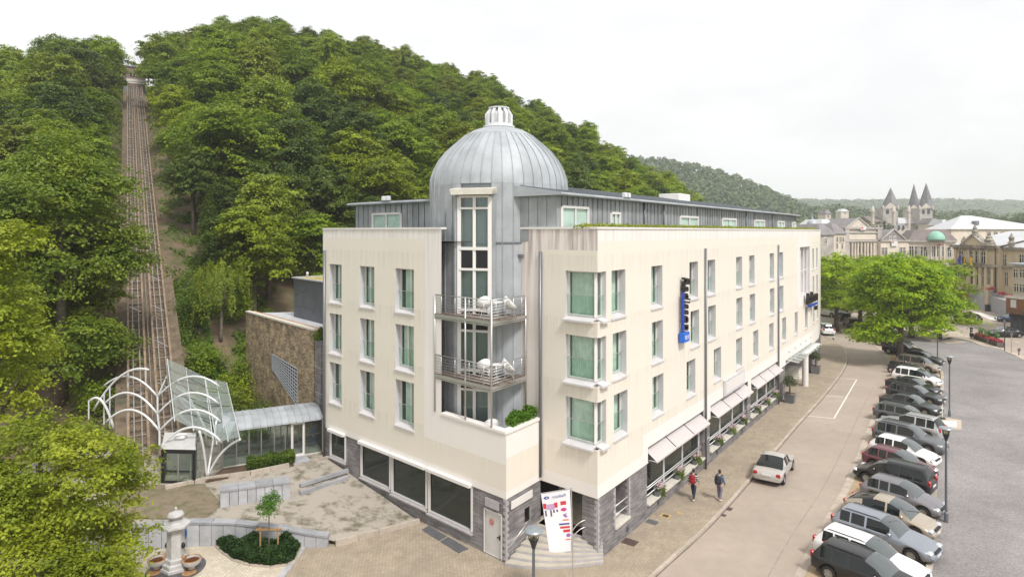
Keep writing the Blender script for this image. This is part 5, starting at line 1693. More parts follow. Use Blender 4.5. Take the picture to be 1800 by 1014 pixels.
mb = MB(); mb.quad(Wk.W(0, .3, zr_-.06), Wk.W(Lk, .3, zr_-.06), Wk.W(Lk, -kd-.25, zr_-.06), Wk.W(0, -kd-.25, zr_-.06)); mb.build('ceiling', 'paint_grey', cor)
bays = [0, .13, .25, .37, .50, .61, .68, .80, 1.0]
for i, f in enumerate(bays):
    for n_ in (0, -kd):
        mb = MB(); mb.bar(Wk.W(Lk*f, n_, zf), Wk.W(Lk*f, n_, zr_-.05), .06); mb.build('mullion', 'steel', cor)
for i in range(len(bays)-1):
    a, b = Lk*bays[i], Lk*bays[i+1]
    for n_ in (0, -kd):
        mb = MB(); mb.quad(Wk.W(a+.03, n_, zf+.06), Wk.W(b-.03, n_, zf+.06), Wk.W(b-.03, n_, zr_-.08), Wk.W(a+.03, n_, zr_-.08)); mb.build('pane', 'clear_glass' if n_ else 'corridor_glass', cor)
da_, db_ = Lk*.68, Lk*.80
fr = MB()
for s0, s1 in (((da_, zf), (da_, zr_-.1)), ((db_, zf), (db_, zr_-.1)), ((da_, zr_-.15), (db_, zr_-.15)), ((da_, zf+.1), (db_, zf+.1))):
    fr.bar(Wk.W(s0[0], .05, s0[1]), Wk.W(s1[0], .05, s1[1]), .13, .12)
fr.build('door', 'frame_white', cor)
mb = MB(); mb.bar(Wk.W(0, -.9, zf+1.0), Wk.W(Lk, -.9, zf+1.0), .05, .07); mb.build('inner_rail', 'steel', cor)
# ramp slab at the door
mb = MB(); mb.prism([Wk.W(da_, .1, 0)[:2], Wk.W(db_+.1, .1, 0)[:2], Wk.W(db_+.2, 1.3, 0)[:2], Wk.W(da_-.1, 1.3, 0)[:2]], .9, 1.2); tag(mb.build('door_slab', 'bluestone'), kind='structure')
def hedge(rng):
    u = rng.uniform(Lk*.22, Lk*.68); n_ = rng.uniform(.35, 1.35)
    h = .62+.18*mnoise.noise((u*1.7, n_*2, 2))
    p = Wk.W(u, n_, 1.1+h*rng.random()**.4)
    return p
scatter_bush('box_hedge', 'clipped bright green hedge in front of the glazed corridor', 'hedge', 4, hedge, 9000, .15, 'leaf_bush', 0, .7)
mb = MB(); mb.prism([Wk.W(0, .1, 0)[:2], Wk.W(da_-.1, .1, 0)[:2], Wk.W(da_-.1, 1.55, 0)[:2], Wk.W(-1, 1.7, 0)[:2]], .8, 1.16); tag(mb.build('hedge_bed', 'soil'), kind='structure')

# ---- stone retaining wall with a metal lattice, grey plant room, concrete deck
Ws = Wall([Vector((-22.4, 52.5)), Vector((-13.55, 42.6))])
if Ws.frame(.1)[2].x > 0: Ws.sign = -Ws.sign
Ls = Ws.cum[-1]
sw = thing('rubble_wall', 'tall brown rubble stone retaining wall with a lattice opening', 'stone wall', Ws.W(Ls*.5, 0, 0))
mb = MB(); mb.prism([Ws.W(0, 0, 0)[:2], Ws.W(Ls, 0, 0)[:2], Ws.W(Ls, -.75, 0)[:2], Ws.W(0, -.75, 0)[:2]], 0, 8.72); mb.build('wall_body', 'rubble', sw)
n = 13
for i in range(n):
    mb = MB(); mb.prism([Ws.W(Ls*i/n+.01, .06, 0)[:2], Ws.W(Ls*(i+1)/n-.01, .06, 0)[:2], Ws.W(Ls*(i+1)/n-.01, -.3, 0)[:2], Ws.W(Ls*i/n+.01, -.3, 0)[:2]], 8.72, 8.84); mb.build('coping', 'sill_stone', sw)
mb = MB(); mb.prism([Ws.W(0, -.3, 0)[:2], Ws.W(Ls, -.3, 0)[:2], Ws.W(Ls, -.75, 0)[:2], Ws.W(0, -.75, 0)[:2]], 8.722, 8.76); mb.build('rusty_gutter', 'rust_stain', sw)
u0, u1 = Ws.u_px(479), Ws.u_px(523)
zb_ = lambda u: 5.05 - (u-u0)/(u1-u0)*2.0
lat = MB()  # black sheet on the solid wall, painted shade behind the bars
lat.poly([Ws.W(u0, .015, zb_(u0)-.1), Ws.W(u1, .015, zb_(u1)), Ws.W(u1, .015, 5.35+.35), Ws.W(u0, .015, 6.05)])
lat = lat.build('lattice', 'black_panel', sw)
mat('lattice_paint', (0.42, 0.44, 0.47), 0.5)
for k in range(13):
    f = k/12; u = u0+(u1-u0)*f
    zt_, zl = 6.05+(5.7-6.05)*f, zb_(u)-.1*(1-f)
    mb = MB(); mb.bar(Ws.W(u, .03, zl), Ws.W(u, .03, zt_), .045, .04); mb.build('lattice_bar', 'lattice_paint', lat)
for k in range(11):
    f = k/10
    mb = MB(); mb.bar(Ws.W(u0, .04, zb_(u0)-.1+(6.05-zb_(u0)+.1)*f), Ws.W(u1, .04, zb_(u1)+(5.7-zb_(u1))*f), .04, .05); mb.build('lattice_bar', 'lattice_paint', lat)
# deck behind the wall
mb = MB(); mb.poly([Ws.W(0, -.75, 8.6), Ws.W(Ls, -.75, 8.6), (-11.5, 46, 8.6), (-14.5, 54, 8.6)]); tag(mb.build('concrete_deck', 'bluestone'), kind='structure')
# slate-clad pier between wall and hotel
sp = thing('slate_pier', 'grey slate-clad pier with stone bands between rubble wall and hotel', 'pier', (-13.1, 41.9, 0))
pq = [(-13.45, 42.55), (-12.75, 41.6), (-12.05, 42.1), (-12.75, 43.2)]
mb = MB(); mb.prism(pq, 0, 8.2); mb.build('pier_body', 'slate_garden', sp)
for z in (2.9, 4.6, 6.3):
    mb = MB(); cxx = sum(p[0] for p in pq)/4; cyy = sum(p[1] for p in pq)/4
    mb.prism([(cxx+(p[0]-cxx)*1.02, cyy+(p[1]-cyy)*1.02) for p in pq], z, z+.08); mb.build('stone_band', 'stone_band', sp)
rngp = random.Random(3)
def fern(rng): 
    a = rng.uniform(0, 6.28); r = rng.random()*.6
    return (-12.9+math.cos(a)*r, 42.2+math.sin(a)*r*.8, 8.2+rng.random()*.9*(1-r))
scatter_bush('pier_shrub', 'tuft of bright leaves growing on top of the slate pier', 'shrub', 6, fern, 700, .18, 'leaf_bush', 0, 1)
# plant room
pr_ = thing('plant_room', 'dark grey metal-clad plant room with flat roof and vent behind the hotel', 'outbuilding', (-15.5, 49.5, 0))
mat('dark_cladding', (0.095, 0.105, 0.12), 0.55, var=0.08, scale=1, rand=.06)
Wp = Wall([D(516.5, 50.5).xy, D(572, 46.2).xy]); 
if Wp.frame(.1)[2].y > 0: Wp.sign = -1
Lp = Wp.cum[-1]
zt_ = 11.75
mb = MB(); mb.prism([Wp.W(0, -.03, 0)[:2], Wp.W(Lp, -.03, 0)[:2], Wp.W(Lp, -7, 0)[:2], Wp.W(0, -7, 0)[:2]], 5.5, zt_-.02); mb.build('core', 'zinc_dark', pr_)
for i in range(3):
    for j in range(4):
        mb = MB()
        a, b = Lp*i/3+.012, Lp*(i+1)/3-.012; c_, d_ = 7.4+j*1.08, 7.4+(j+1)*1.08-.02
        mb.quad(Wp.W(a, 0, c_), Wp.W(b, 0, c_), Wp.W(b, 0, d_), Wp.W(a, 0, d_)); mb.build('panel', 'dark_cladding', pr_)
for q in ((Wp.W(-.03, .05, 0), Wp.W(Lp, .05, 0)), (Wp.W(-.03, .05, 0), Wp.W(-.03, -7, 0))):
    mb = MB(); mb.bar((*q[0][:2], zt_+.03), (*q[1][:2], zt_+.03), .25, .1); mb.build('roof_edge', 'stone_band', pr_)
mat('moss_roof', (0.36, 0.30, 0.08), 0.9, var=.3, scale=2)
mb = MB(); mb.quad(*[Wp.W(u, n_, zt_-.015) for u, n_ in ((0, -.05), (Lp, -.05), (Lp, -6.9), (0, -6.9))]); mb.build('roof_moss', 'moss_roof', pr_)
mb = MB(); mb.tube([Wp.W(1.2, -.6, zt_), Wp.W(1.2, -.6, zt_+.35), Wp.W(1.35, -.55, zt_+.45), Wp.W(1.5, -.5, zt_+.35)], .09, 8); mb.build('vent', 'lantern_metal', pr_)
mb = MB(); mb.bar(Wp.W(.35, .03, 10.6), Wp.W(1.3, .03, 10.6), .04, .04); mb.bar(Wp.W(1.3, .03, 10.6), Wp.W(1.3, .03, 9.6), .04, .04); mb.build('hatch_frame', 'zinc_dark', pr_)

# ---- funicular: two tracks of rails on a steel trestle, upper station
mat('rail_steel', (0.30, 0.215, 0.15), 0.7, metal=.2, var=.25, scale=2)
mat('trestle_steel', (0.34, 0.30, 0.27), 0.6, metal=.3, var=.2, scale=3)
mat('sleeper_wood', (0.22, 0.18, 0.145), 0.85, var=.25, scale=3, rand=.2)
T0, T1 = Vector((-22.1, 38.6, 1.2)), Vector((-86.3, 142.6, 48.3))
tdir = (T1-T0).normalized(); tside = Vector((tdir.y, -tdir.x, 0)).normalized(); tup = tside.cross(tdir).normalized()
LT = (T1-T0).length
def TP(s, o, h=0): return T0+tdir*s+tside*o+tup*h
for sgn, lab in ((-1, 'left-hand inclined railway track on a rusty steel trestle up the wooded hill'), (1, 'inclined railway track beside the earth strip, on a rusty steel trestle')):
    lab = 'rusty inclined railway track next to the trees, with trestle bracing' if sgn < 0 else 'rusty inclined railway track next to the bare earth strip, with trestle bracing'
    oc = sgn*.86
    tr = thing('funicular_track', lab, 'railway track', tuple(T0), group='funicular tracks')
    for o in (-.55, .55):
        mb = MB(); mb.bar(TP(0, oc+o, .42), TP(LT, oc+o, .42), .15, .24, up=tup); mb.build('rail', 'rail_steel', tr)
    for o in (-.22, .22):
        mb = MB(); mb.bar(TP(0, oc+o, .30), TP(LT, oc+o, .30), .07, .1, up=tup); mb.build('guide_rail', 'trestle_steel', tr)
    n = 84
    for i in range(n):
        s = 1.0+(LT-2)*i/(n-1)
        mb = MB(); mb.bar(TP(s, oc-.62, .26), TP(s, oc+.62, .26), .12, .12, up=tup); mb.build('sleeper', 'sleeper_wood', tr)
        if i % 4 == 0 and i < n-1:
            s2 = 1.0+(LT-2)*(i+1)/(n-1)
            mb = MB(); a, b = (-.58, .58) if (i//2) % 2 else (.58, -.58)
            mb.bar(TP(s, oc+a, .20), TP(s2, oc+b, .20), .06, .06, up=tup); mb.build('brace', 'steel', tr)
        if i % 3 == 0:
            for o in (-.6, .6):
                p = TP(s, oc+o, .3)
                mb = MB(); mb.bar((p.x, p.y, p.z-1.6), p, .12); mb.build('post', 'trestle_steel', tr)
# stair between the tracks and cable
tubes_ = MB(); tubes_.tube([TP(3, -.02, .5), TP(LT, -.02, .5)], .03, 6)
tag(tubes_.build('haulage_cable', 'trestle_steel'), 'thin steel haulage cable running up between the two railway tracks', 'cable')
mb = MB()
for i in range(5):
    pass
mat('track_bed', (0.16, 0.12, 0.08), 0.95, var=.25, scale=1.2, bump=.6, bscale=4)
mb = MB(); 
n = 40
for i in range(n):
    a, b = LT*i/n, LT*(i+1)/n
    z0 = [hill_xy(*TP(s, o).xy) for s in (a, b) for o in (-2.2, 2.4)]
    mb.quad(TP(a, -2.2, -.75), TP(a, 2.4, -.75), TP(b, 2.4, -.75), TP(b, -2.2, -.75))
tag(mb.build('track_bed', 'track_bed'), kind='structure')
us_ = thing('upper_station', 'small brick-red upper station with a long window band at the top of the tracks', 'station', tuple(T1))
mat('station_brick', (0.22, 0.155, 0.14), 0.8, var=.1, scale=2)
sc_ = T1
tu = Vector((tdir.x, tdir.y, 0)).normalized(); ts = Vector((tu.y, -tu.x, 0))
def SPt(o, f, z): return T1+ts*o+tu*f+Vector((0, 0, z))
def sbox(name, o0, o1, f0, f1, z0, z1, m, par=us_):
    mb = MB(); mb.add([SPt(o0, f0, z0), SPt(o1, f0, z0), SPt(o1, f1, z0), SPt(o0, f1, z0), SPt(o0, f0, z1), SPt(o1, f0, z1), SPt(o1, f1, z1), SPt(o0, f1, z1)],
        [(3, 2, 1, 0), (4, 5, 6, 7), (0, 1, 5, 4), (1, 2, 6, 5), (2, 3, 7, 6), (3, 0, 4, 7)]); return mb.build(name, m, par)
sbox('wall', -2.6, 2.2, 1, 7, 1.7, 4.9, 'station_brick'); sbox('roof', -2.8, 2.4, .8, 7.2, 4.9, 5.15, 'zinc_dark')
w_ = sbox('window', -.9, 1.4, .94, 1.0, 2.75, 3.5, 'black_panel')
for o in (-.4, .25, .9): sbox('mullion', o-.04, o+.04, .9, .95, 2.75, 3.5, 'frame_white', w_)
sbox('ledge', -1.6, 2.1, .5, 1.2, 1.5, 2.1, 'sill_stone'); sbox('balcony', -1.4, 2.0, -.2, 1.0, .2, .45, 'sill_stone'); sbox('parapet', -1.4, 2.0, -.3, -.2, .2, .95, 'station_brick')
sbox('porch', -1.4, 2.0, .6, 1.2, .5, 1.5, 'frame_white'); sbox('base', -2.2, 2.2, -.1, 2.0, -2.0, .2, 'zinc_dark')
# ---- lower station: white arched steel frames with glass
ls = thing('lift_canopy', 'white arched steel canopy with sloping glass sheets over the lower station', 'canopy', (-20, 37.5, 1))
def arc_pts(a, b, rise, n=14):
    a, b = Vector(a), Vector(b)
    return [a.lerp(b, i/n)+Vector((0, 0, rise*(1-(2*i/n-1)**2))) for i in range(n+1)]
def frame_row(d, zv, zo, wid, left=True):
    v_ = D(280.5 if d < 40 else 277, d, zv)
    r_ = v_+Vector((wid, .3, zo-zv))
    mb = MB(); mb.tube(arc_pts(v_, r_, 1.05), .07, 8); mb.build('arch', 'steel_paint', ls, smooth=True)
    if left:
        l_ = v_+Vector((-wid*.95, .3, zo-zv))
        mb = MB(); mb.tube(arc_pts(l_, v_, 1.05), .07, 8); mb.build('arch', 'steel_paint', ls, smooth=True)
    return v_, r_
rows = [(36.2, 2.95, 3.15, 3.5, False), (38.6, 3.15, 3.6, 3.7, True), (41.0, 3.5, 4.1, 3.9, True), (43.6, 3.95, 4.6, 4.2, True)]
vr = [frame_row(*r_) for r_ in rows]
mb = MB(); mb.tube([v_[0] for v_ in vr]+[vr[-1][0]+Vector((-1, 3, .8))], .06, 8); mb.build('valley_beam', 'steel_paint', ls)
# branching supports on the garden side
base = G(364, 841, 1.05)
for tip, bow in ((vr[0][0]+Vector((2.2, .2, .95)), (0.1, 0, .3)), (vr[1][1]+Vector((-.3, 0, .2)), (-.1, .3, .2)), (vr[0][1]+Vector((1.0, .2, .15)), (-.45, 0, .5))):
    m_ = base.lerp(tip, .55)+Vector(bow)
    pts = [base*(1-t)**2+m_*2*t*(1-t)+tip*t*t for t in [i/10 for i in range(11)]]
    mb = MB(); mb.tube(pts, .07, 8); mb.build('branch_column', 'steel_paint', ls, smooth=True)
for px, d in ((365, 41.5), (352, 44.5)):
    b_ = D(px, d, 1.1)
    mb = MB(); mb.tube([b_, b_+Vector((-.2, 0, 1.4)), b_+Vector((-.9, .2, 2.6)), b_+Vector((-1.9, .3, 3.3))], .075, 8); mb.build('branch_column', 'steel_paint', ls, smooth=True)
for px, py0, py1, d in ((225, 655, 740, 44), (256, 645, 742, 44.5), (193, 678, 752, 42), (183, 690, 745, 41.5), (156, 703, 740, 41)):
    mb = MB(); mb.tube([D(px, d, ZP(py1, d)), D(px, d, ZP(py0, d))], .05, 6); mb.build('glazing_post', 'steel_paint', ls)
mb = MB(); mb.tube(arc_pts(D(158, 41.2, ZP(705, 41.2)), D(200, 41.2, ZP(752, 41.2)), .9), .08, 8); mb.build('arch', 'steel_paint', ls, smooth=True)
mb = MB(); mb.tube(arc_pts(D(165, 43.5, ZP(720, 43.5)), D(262, 43.5, ZP(650, 43.5)), 1.0), .08, 8); mb.build('arch', 'steel_paint', ls, smooth=True)
for a, b in ((193, 225), (225, 256)):
    mb = MB(); mb.quad(D(a+2, 44, ZP(748, 44)), D(b-2, 44.2, ZP(745, 44)), D(b-2, 44.2, ZP(690, 44)), D(a+2, 44, ZP(695, 44))); mb.build('side_pane', 'clear_glass', ls)
def glass_sheet(c, nx, ny):
    """c: near-left, near-right, far-right, far-left corners; nx by ny panes"""
    c = [Vector(p) for p in c]
    def at(u, v_): return c[0].lerp(c[1], u).lerp(c[3].lerp(c[2], u), v_)
    for i in range(nx):
        for j in range(ny):
            e = .006
            mb = MB(); mb.quad(at(i/nx+e, j/ny+e), at((i+1)/nx-e, j/ny+e), at((i+1)/nx-e, (j+1)/ny-e), at(i/nx+e, (j+1)/ny-e)); mb.build('roof_pane', 'roof_glass', ls)
    for i in range(nx+1):
        mb = MB(); up_ = Vector((0, 0, -.06)); mb.bar(at(i/nx, 0)+up_, at(i/nx, 1)+up_, .06, .08); mb.build('glazing_bar', 'steel_paint', ls)
glass_sheet([D(307, 37.6, ZP(738, 37.6)), D(374, 36.6, ZP(771, 36.6)), D(359.5, 46.5, ZP(661, 46.5)), D(294, 47, ZP(629.5, 47))], 2, 5)
glass_sheet([D(381, 36.2, ZP(778, 36.2)), D(421, 36.0, ZP(768, 36.0)), D(398, 46, ZP(671, 46)), D(361, 46.2, ZP(664, 46.2))], 2, 4)
# cabin
cb = thing('lift_cabin', 'black-framed glass lift cabin with pale roof standing at the lower station', 'lift cabin', G(320, 846, 1.0))
c0 = G(286, 848, 1.05); wv = Vector((1.86, -.1, 0)); bv_ = Vector((-.75, 1.6, 0)); hh = 1.95
def CB(u, v_, z): return c0+wv*u+bv_*v_+Vector((0, 0, z))
mb = MB()
for u, v_ in ((0, 0), (1, 0), (1, 1), (0, 1)): mb.bar(CB(u, v_, 0), CB(u, v_, hh), .14)
for z, h in ((.06, .12), (hh-.1, .26)):
    for a, b in (((0, 0), (1, 0)), ((1, 0), (1, 1)), ((1, 1), (0, 1)), ((0, 1), (0, 0))): mb.bar(CB(*a, z), CB(*b, z), .13, h)
mb.build('cabin_frame', 'black', cb)
mb = MB(); mb.quad(CB(0, 1, .1), CB(1, 1, .1), CB(1, 1, hh), CB(0, 1, hh)); mb.build('cabin_back', 'paint_grey', cb)
for a, b in (((.04, 0), (.49, 0)), ((.51, 0), (.96, 0)), ((1, .05), (1, .95))):
    mb = MB(); mb.quad(CB(*a, .15), CB(*b, .15), CB(*b, hh-.25), CB(*a, hh-.25)); mb.build('cabin_pane', 'guard_glass', cb)
mb = MB(); mb.bar(CB(.5, -.02, .1), CB(.5, -.02, hh-.2), .05); mb.bar(CB(.05, .5, .95), CB(.95, .5, .95), .05); mb.build('door_post', 'steel', cb)
mb = MB(); mb.add([CB(-.06, -.08, hh+.02), CB(1.06, -.08, hh+.02), CB(1.06, 1.1, hh+.12), CB(-.06, 1.1, hh+.12), CB(-.02, 0, hh+.2), CB(1.02, 0, hh+.2), CB(1.02, 1.05, hh+.42), CB(-.02, 1.05, hh+.42)], [(3, 2, 1, 0), (4, 5, 6, 7), (0, 1, 5, 4), (1, 2, 6, 5), (2, 3, 7, 6), (3, 0, 4, 7)]); mb.build('cabin_roof', 'paint_grey', cb)
mb = MB(); q = CB(.55, .55, hh+.34); mb.bevel_box((q.x-.3, q.y-.25, q.z), (q.x+.3, q.y+.25, q.z+.22), .06); mb.build('roof_unit', 'white_plastic', cb)
# glazed lift shaft front beside the cabin
sh = thing('glass_screen', 'narrow glass screen beside the lift cabin', 'glass screen', G(345, 842, 1.05))
for a, b in ((335, 342), (344, 352)):
    p, q = G(a, 845, 1.05), G(b, 843, 1.05)
    mb = MB(); mb.quad(p, q, q+Vector((0, 0, 2.1)), p+Vector((0, 0, 2.1))); mb.build('pane', 'guard_glass', sh)
    for r_ in (p, q):
        mb = MB(); mb.bar(r_, r_+Vector((0, 0, 2.2)), .05); mb.build('post', 'steel', sh)

# ---- shrubs and ivy on the bank
def bush(label, px, d, w, h, m, seed, n=1500, leaf=.2, name='shrub', group=None, zoff=0.0):
    c = D(px, d); z = hill_at(px, d)+zoff
    b = thing(name, label, 'shrub', (c.x, c.y, z), group=group)
    rnd = random.Random(seed)
    L = [(0, 0, h*.5, w*.7, w*.7, h*.5)]+[(rnd.uniform(-.6, .6)*w, rnd.uniform(-.5, .5)*w, h*rnd.uniform(.3, .85), w*.4, w*.4, h*.28) for _ in range(5)]
    put('foliage', crown_mesh('foliage', seed, L, n//18, 18, .35*w, leaf, m, flat=.6, droop=.2, low=-.9), b)
    mb = MB(); mb.tube([(0, 0, -.2), (0, 0, h*.5)], [.06, .03], 6); mb.local('stem', 'bark', b)
    return b
bush('bright yellow-green shrub below the rubble wall', 425, 46, 1.9, 3.6, 'leaf_sedum', 31, 2600)
bush('fresh green bush beside the glass canopy with rowan berries', 395, 45, 1.9, 3.2, 'leaf_bush', 32, 2600)
bush('low dark bush filling the gap behind the glazed corridor', 450, 43.2, 1.5, 2.0, 'leaf_oak', 33, 1800)
bush('light green bush leaning on the lattice of the rubble wall', 465, 46.5, 1.5, 3.0, 'leaf_bush', 34, 2000)
bush('rounded mid-green bush behind the canopy glass', 372, 47.5, 1.8, 2.6, 'leaf_beech', 35, 2000)
bush('dark spreading bush at the left end of the rubble wall', 425, 52, 1.8, 3.4, 'leaf_oak', 36, 2200)
bush('bright leafy sapling standing on the earth slope above the plant room', 537, 61, 2.2, 4.0, 'leaf_bush', 37, 2600)
bush('low green ground shrub on the bank behind the plant room', 490, 57, 1.6, 1.6, 'leaf_bush', 38, 1500)
bush('spreading juniper-like shrub on the bank above the rubble wall', 455, 58, 1.7, 2.2, 'leaf_beech', 39, 1600)
bush('small tufted shrub among bare earth on the bank', 475, 62, 1.5, 2.4, 'leaf_bush', 40, 1400)
bush('narrow shrub hugging the lower end of the ivy fence', 340, 47.5, 1.0, 1.8, 'leaf_sedum', 41, 1200)
bush('thick bush between the weeping tree and the rubble wall', 408, 49.5, 2.1, 3.2, 'leaf_beech', 42, 2600)
bush('leafy green bush on the bank to the right of the ivy fence', 352, 52, 1.9, 3.0, 'leaf_oak', 43, 2200)
bush('tall bright bush higher up the bank beside the ivy fence', 338, 58, 1.8, 3.4, 'leaf_bush', 44, 2200)
bush('deep green bush under the weeping tree', 372, 53, 1.7, 2.4, 'leaf_beech', 45, 2000)
bush('broad bush on the bank above the left end of the rubble wall', 405, 60, 2.2, 3.2, 'leaf_beech', 46, 2200)
bush('dark bush left of the tracks behind the arched canopy', 196, 50, 2.0, 3.4, 'leaf_oak', 47, 2200)
bush('leafy bush at the left foot of the arched canopy', 168, 45.5, 1.9, 2.6, 'leaf_beech', 48, 2200)
# weeping birch
c = D(388, 57); wb = thing('weeping_birch', 'pale weeping tree with hanging strands beside the rubble wall', 'tree', (c.x, c.y, hill_at(388, 57)))
rng = np.random.default_rng(12)
P, N = [], []
for i in range(150):
    a = rng.uniform(0, 6.28); r = 2.5*math.sqrt(rng.random()); top = 7.2-.33*r*r*.6+rng.normal(0, .4); ln = rng.uniform(1.6, 4.2)
    for k in range(46):
        t = rng.random()
        P.append((math.cos(a)*(r+.25*t)+rng.normal(0, .09), math.sin(a)*(r+.25*t)+rng.normal(0, .09), max(.4, top-ln*t))); N.append((math.cos(a), math.sin(a), .3))
v, q = leaf_arrays(rng, np.array(P), np.array(N), .2, aspect=.5, jitter=.4)
put('crown', np_mesh('crown', v, q, 'leaf_pale'), wb); put('trunk', trunk_mesh('trunk', 5, 7.4, .14, 6, 'pale_bark'), wb)
# ivy-grown fence beside the tracks
fn = thing('ivy_fence', 'wire fence overgrown with bright ivy climbing beside the tracks', 'fence', tuple(TP(8, 5.2)))
for i in range(9):
    s = 6+i*2.6; p = TP(s, 4.6+.02*i); z = hill_xy(p.x, p.y)
    mb = MB(); mb.tube([(p.x, p.y, z-.2), (p.x, p.y, z+1.7)], .04, 6); mb.build('fence_post', 'leaf_dark', fn)
def ivy(rng):
    s = 6+rng.random()*21; p = TP(s, 4.6+.02*s/2.6+rng.normal(0, .12)); z = hill_xy(p.x, p.y)
    return (p.x, p.y, z+rng.random()*1.8*(1.0 if s < 13 else .6+.4*math.sin(s*2.3)))
scatter_bush('ivy', None, None, 15, ivy, 2600, .2, 'leaf_box', 0, 1, parent=None)
o = bpy.data.objects['ivy']; M_ = off(fn)
for v_ in o.data.vertices: v_.co -= M_
o.parent = fn

# ---- ground cover on the bank
rng = np.random.default_rng(77)
P = []
while len(P) < 26000:
    px = rng.uniform(215, 620); d = rng.uniform(44, 78)
    x = (px-CX)/F*d
    al, sd_ = track_side(x, d)
    if -2.6 < sd_ < 2.6: continue
    if mnoise.noise((x*.35, d*.35, 1.0)) + .25*mnoise.noise((x*1.5, d*1.5, 4.0)) < .06: continue
    if px > 500 and d > 47 and mnoise.noise((x*.35, d*.35, 1.0)) < .25: continue
    P.append((x, d, hill_at(px, d)+hnoise(x, d)*.6+rng.random()**2*.45))
while len(P) < 40000:
    o_ = rng.choice((-1, 1))*rng.uniform(1.9, 5.2); p = TP(rng.uniform(4, LT), o_); z = hill_xy(p.x, p.y)
    if mnoise.noise((p.x*.4, p.y*.4, 9.0)) < (-.05 if abs(o_) > 2.6 else .15): continue
    P.append((p.x, p.y, z+rng.random()**2*.6))
P = np.array(P)
v, q = leaf_arrays(rng, P, np.tile((0, -.2, .6), (len(P), 1)), .26, jitter=.6)
tag(put('undergrowth', np_mesh('undergrowth', v, q, 'leaf_bush')), 'patchy green undergrowth covering the earth bank beside the tracks', 'undergrowth', kind='stuff')

# ---- big trees at the left
def big_tree(name, label, loc, h, rx, lobes, clumps, per, clump_r, leaf, m, seed, tr=.3):
    t = thing(name, label, 'tree', loc)
    put('crown', crown_mesh('crown', seed, lobes, clumps, per, clump_r, leaf, m, flat=.3, droop=.3, inner=.14), t)
    put('trunk', trunk_mesh('trunk', seed, h, tr, 9), t)
    return t
def lob(seed, h, rx, n, zlo=.25, zhi=.85):
    rnd = random.Random(seed); L = [(0, 0, h*.58, rx*.75, rx*.75, h*.32)]
    for i in range(n):
        a = i*2.399+rnd.uniform(-.3, .3); t = rnd.uniform(zlo, zhi); rr = rx*math.sqrt(max(.1, 1-((t-.5)/.5)**2))*.72; q = rx*rnd.uniform(.26, .42)
        L.append((math.cos(a)*rr, math.sin(a)*rr, h*t, q, q, q*.75))
    L.append((0, 0, h*.86, rx*.4, rx*.4, h*.12))
    return L
big_tree('lime_tree', 'yellow-green lime tree standing in front of the fountain plaza', (-17.4, 23.0, 0), 9.0, 4.2, lob(1, 9.0, 4.0, 16, .18, .8), 860, 76, .52, .135, 'leaf_lime', 101, .22)
big_tree('lime_tree', 'lower yellow-green lime tree standing in front of the taller lime', (-15.1, 19.9, 0), 6.0, 2.8, lob(2, 5.9, 2.7, 12, .2, .8), 480, 76, .45, .12, 'leaf_lime', 102, .18)
big_tree('lime_tree', 'tall pale lime tree at the left edge of the terrace', (-24.6, 28.5, 0), 17.5, 4.2, lob(3, 17.0, 3.4, 16, .3, .9), 640, 64, .60, .16, 'leaf_lime', 103, .25)
big_tree('maple_tree', 'massive full-crowned green maple between the lime trees and the railway tracks', (-33.6, 46.5, 2.5), 21.5, 6.2, lob(4, 21.0, 5.7, 22, .12, .88), 1300, 56, .95, .25, 'leaf_pale', 104, .35)
big_tree('maple_tree', 'rounded darker maple half hidden behind the massive maple', (-41.0, 52.0, 5.0), 13.5, 3.6, lob(5, 13.0, 3.3, 14, .2, .85), 560, 44, .75, .25, 'leaf_beech', 105, .26)
big_tree('maple_tree', 'leafy maple at the picture-left slope foot below the wooded hill', (-38.5, 46, 2), 17, 5.0, lob(6, 16.5, 4.6, 16, .15, .85), 700, 44, .85, .28, 'leaf_beech', 106, .3)

# ------------------------------------------------------------------ cars
def paint(name, col, metal=0.35, rough=0.28):
    m = mat(name, col, rough, metal, coat=0.35, spec=.4)
    return name
PAINTS = dict(black=(.012, .012, .014), white=(.78, .77, .76), silver=(.46, .46, .46), grey=(.115, .12, .13), darkgrey=(.05, .053, .06), blue_silver=(.27, .29, .33),
              beige=(.44, .375, .30), purple_grey=(.22, .21, .225), maroon=(.16, .055, .075), anthracite=(.032, .033, .04), warm_silver=(.50, .47, .44), champagne=(.34, .29, .25), navy=(.05, .085, .14), red=(.33, .02, .03))
for k, c in PAINTS.items(): paint('paint_'+k, c, metal=0.0 if max(c) > .7 or max(c) < .06 else .3)
mat('car_glass', (.010, .013, .014), .03, spec=.5)
mat('screen_sky_glass', (.06, .072, .075), .03, spec=1.0, coat=.5)  # lighter base paints in the sky reflected by the windscreen
mat('tyre', (.015, .015, .016), .8)
mat('rim', (.42, .42, .43), .35, metal=.7)
mat('tail_red', (.40, .008, .01), .3)
mat('headlamp', (.62, .64, .66), .08, metal=.4, coat=.8)
mat('plate_white', (.70, .70, .68), .5)
mat('trim_black', (.018, .018, .019), .6)
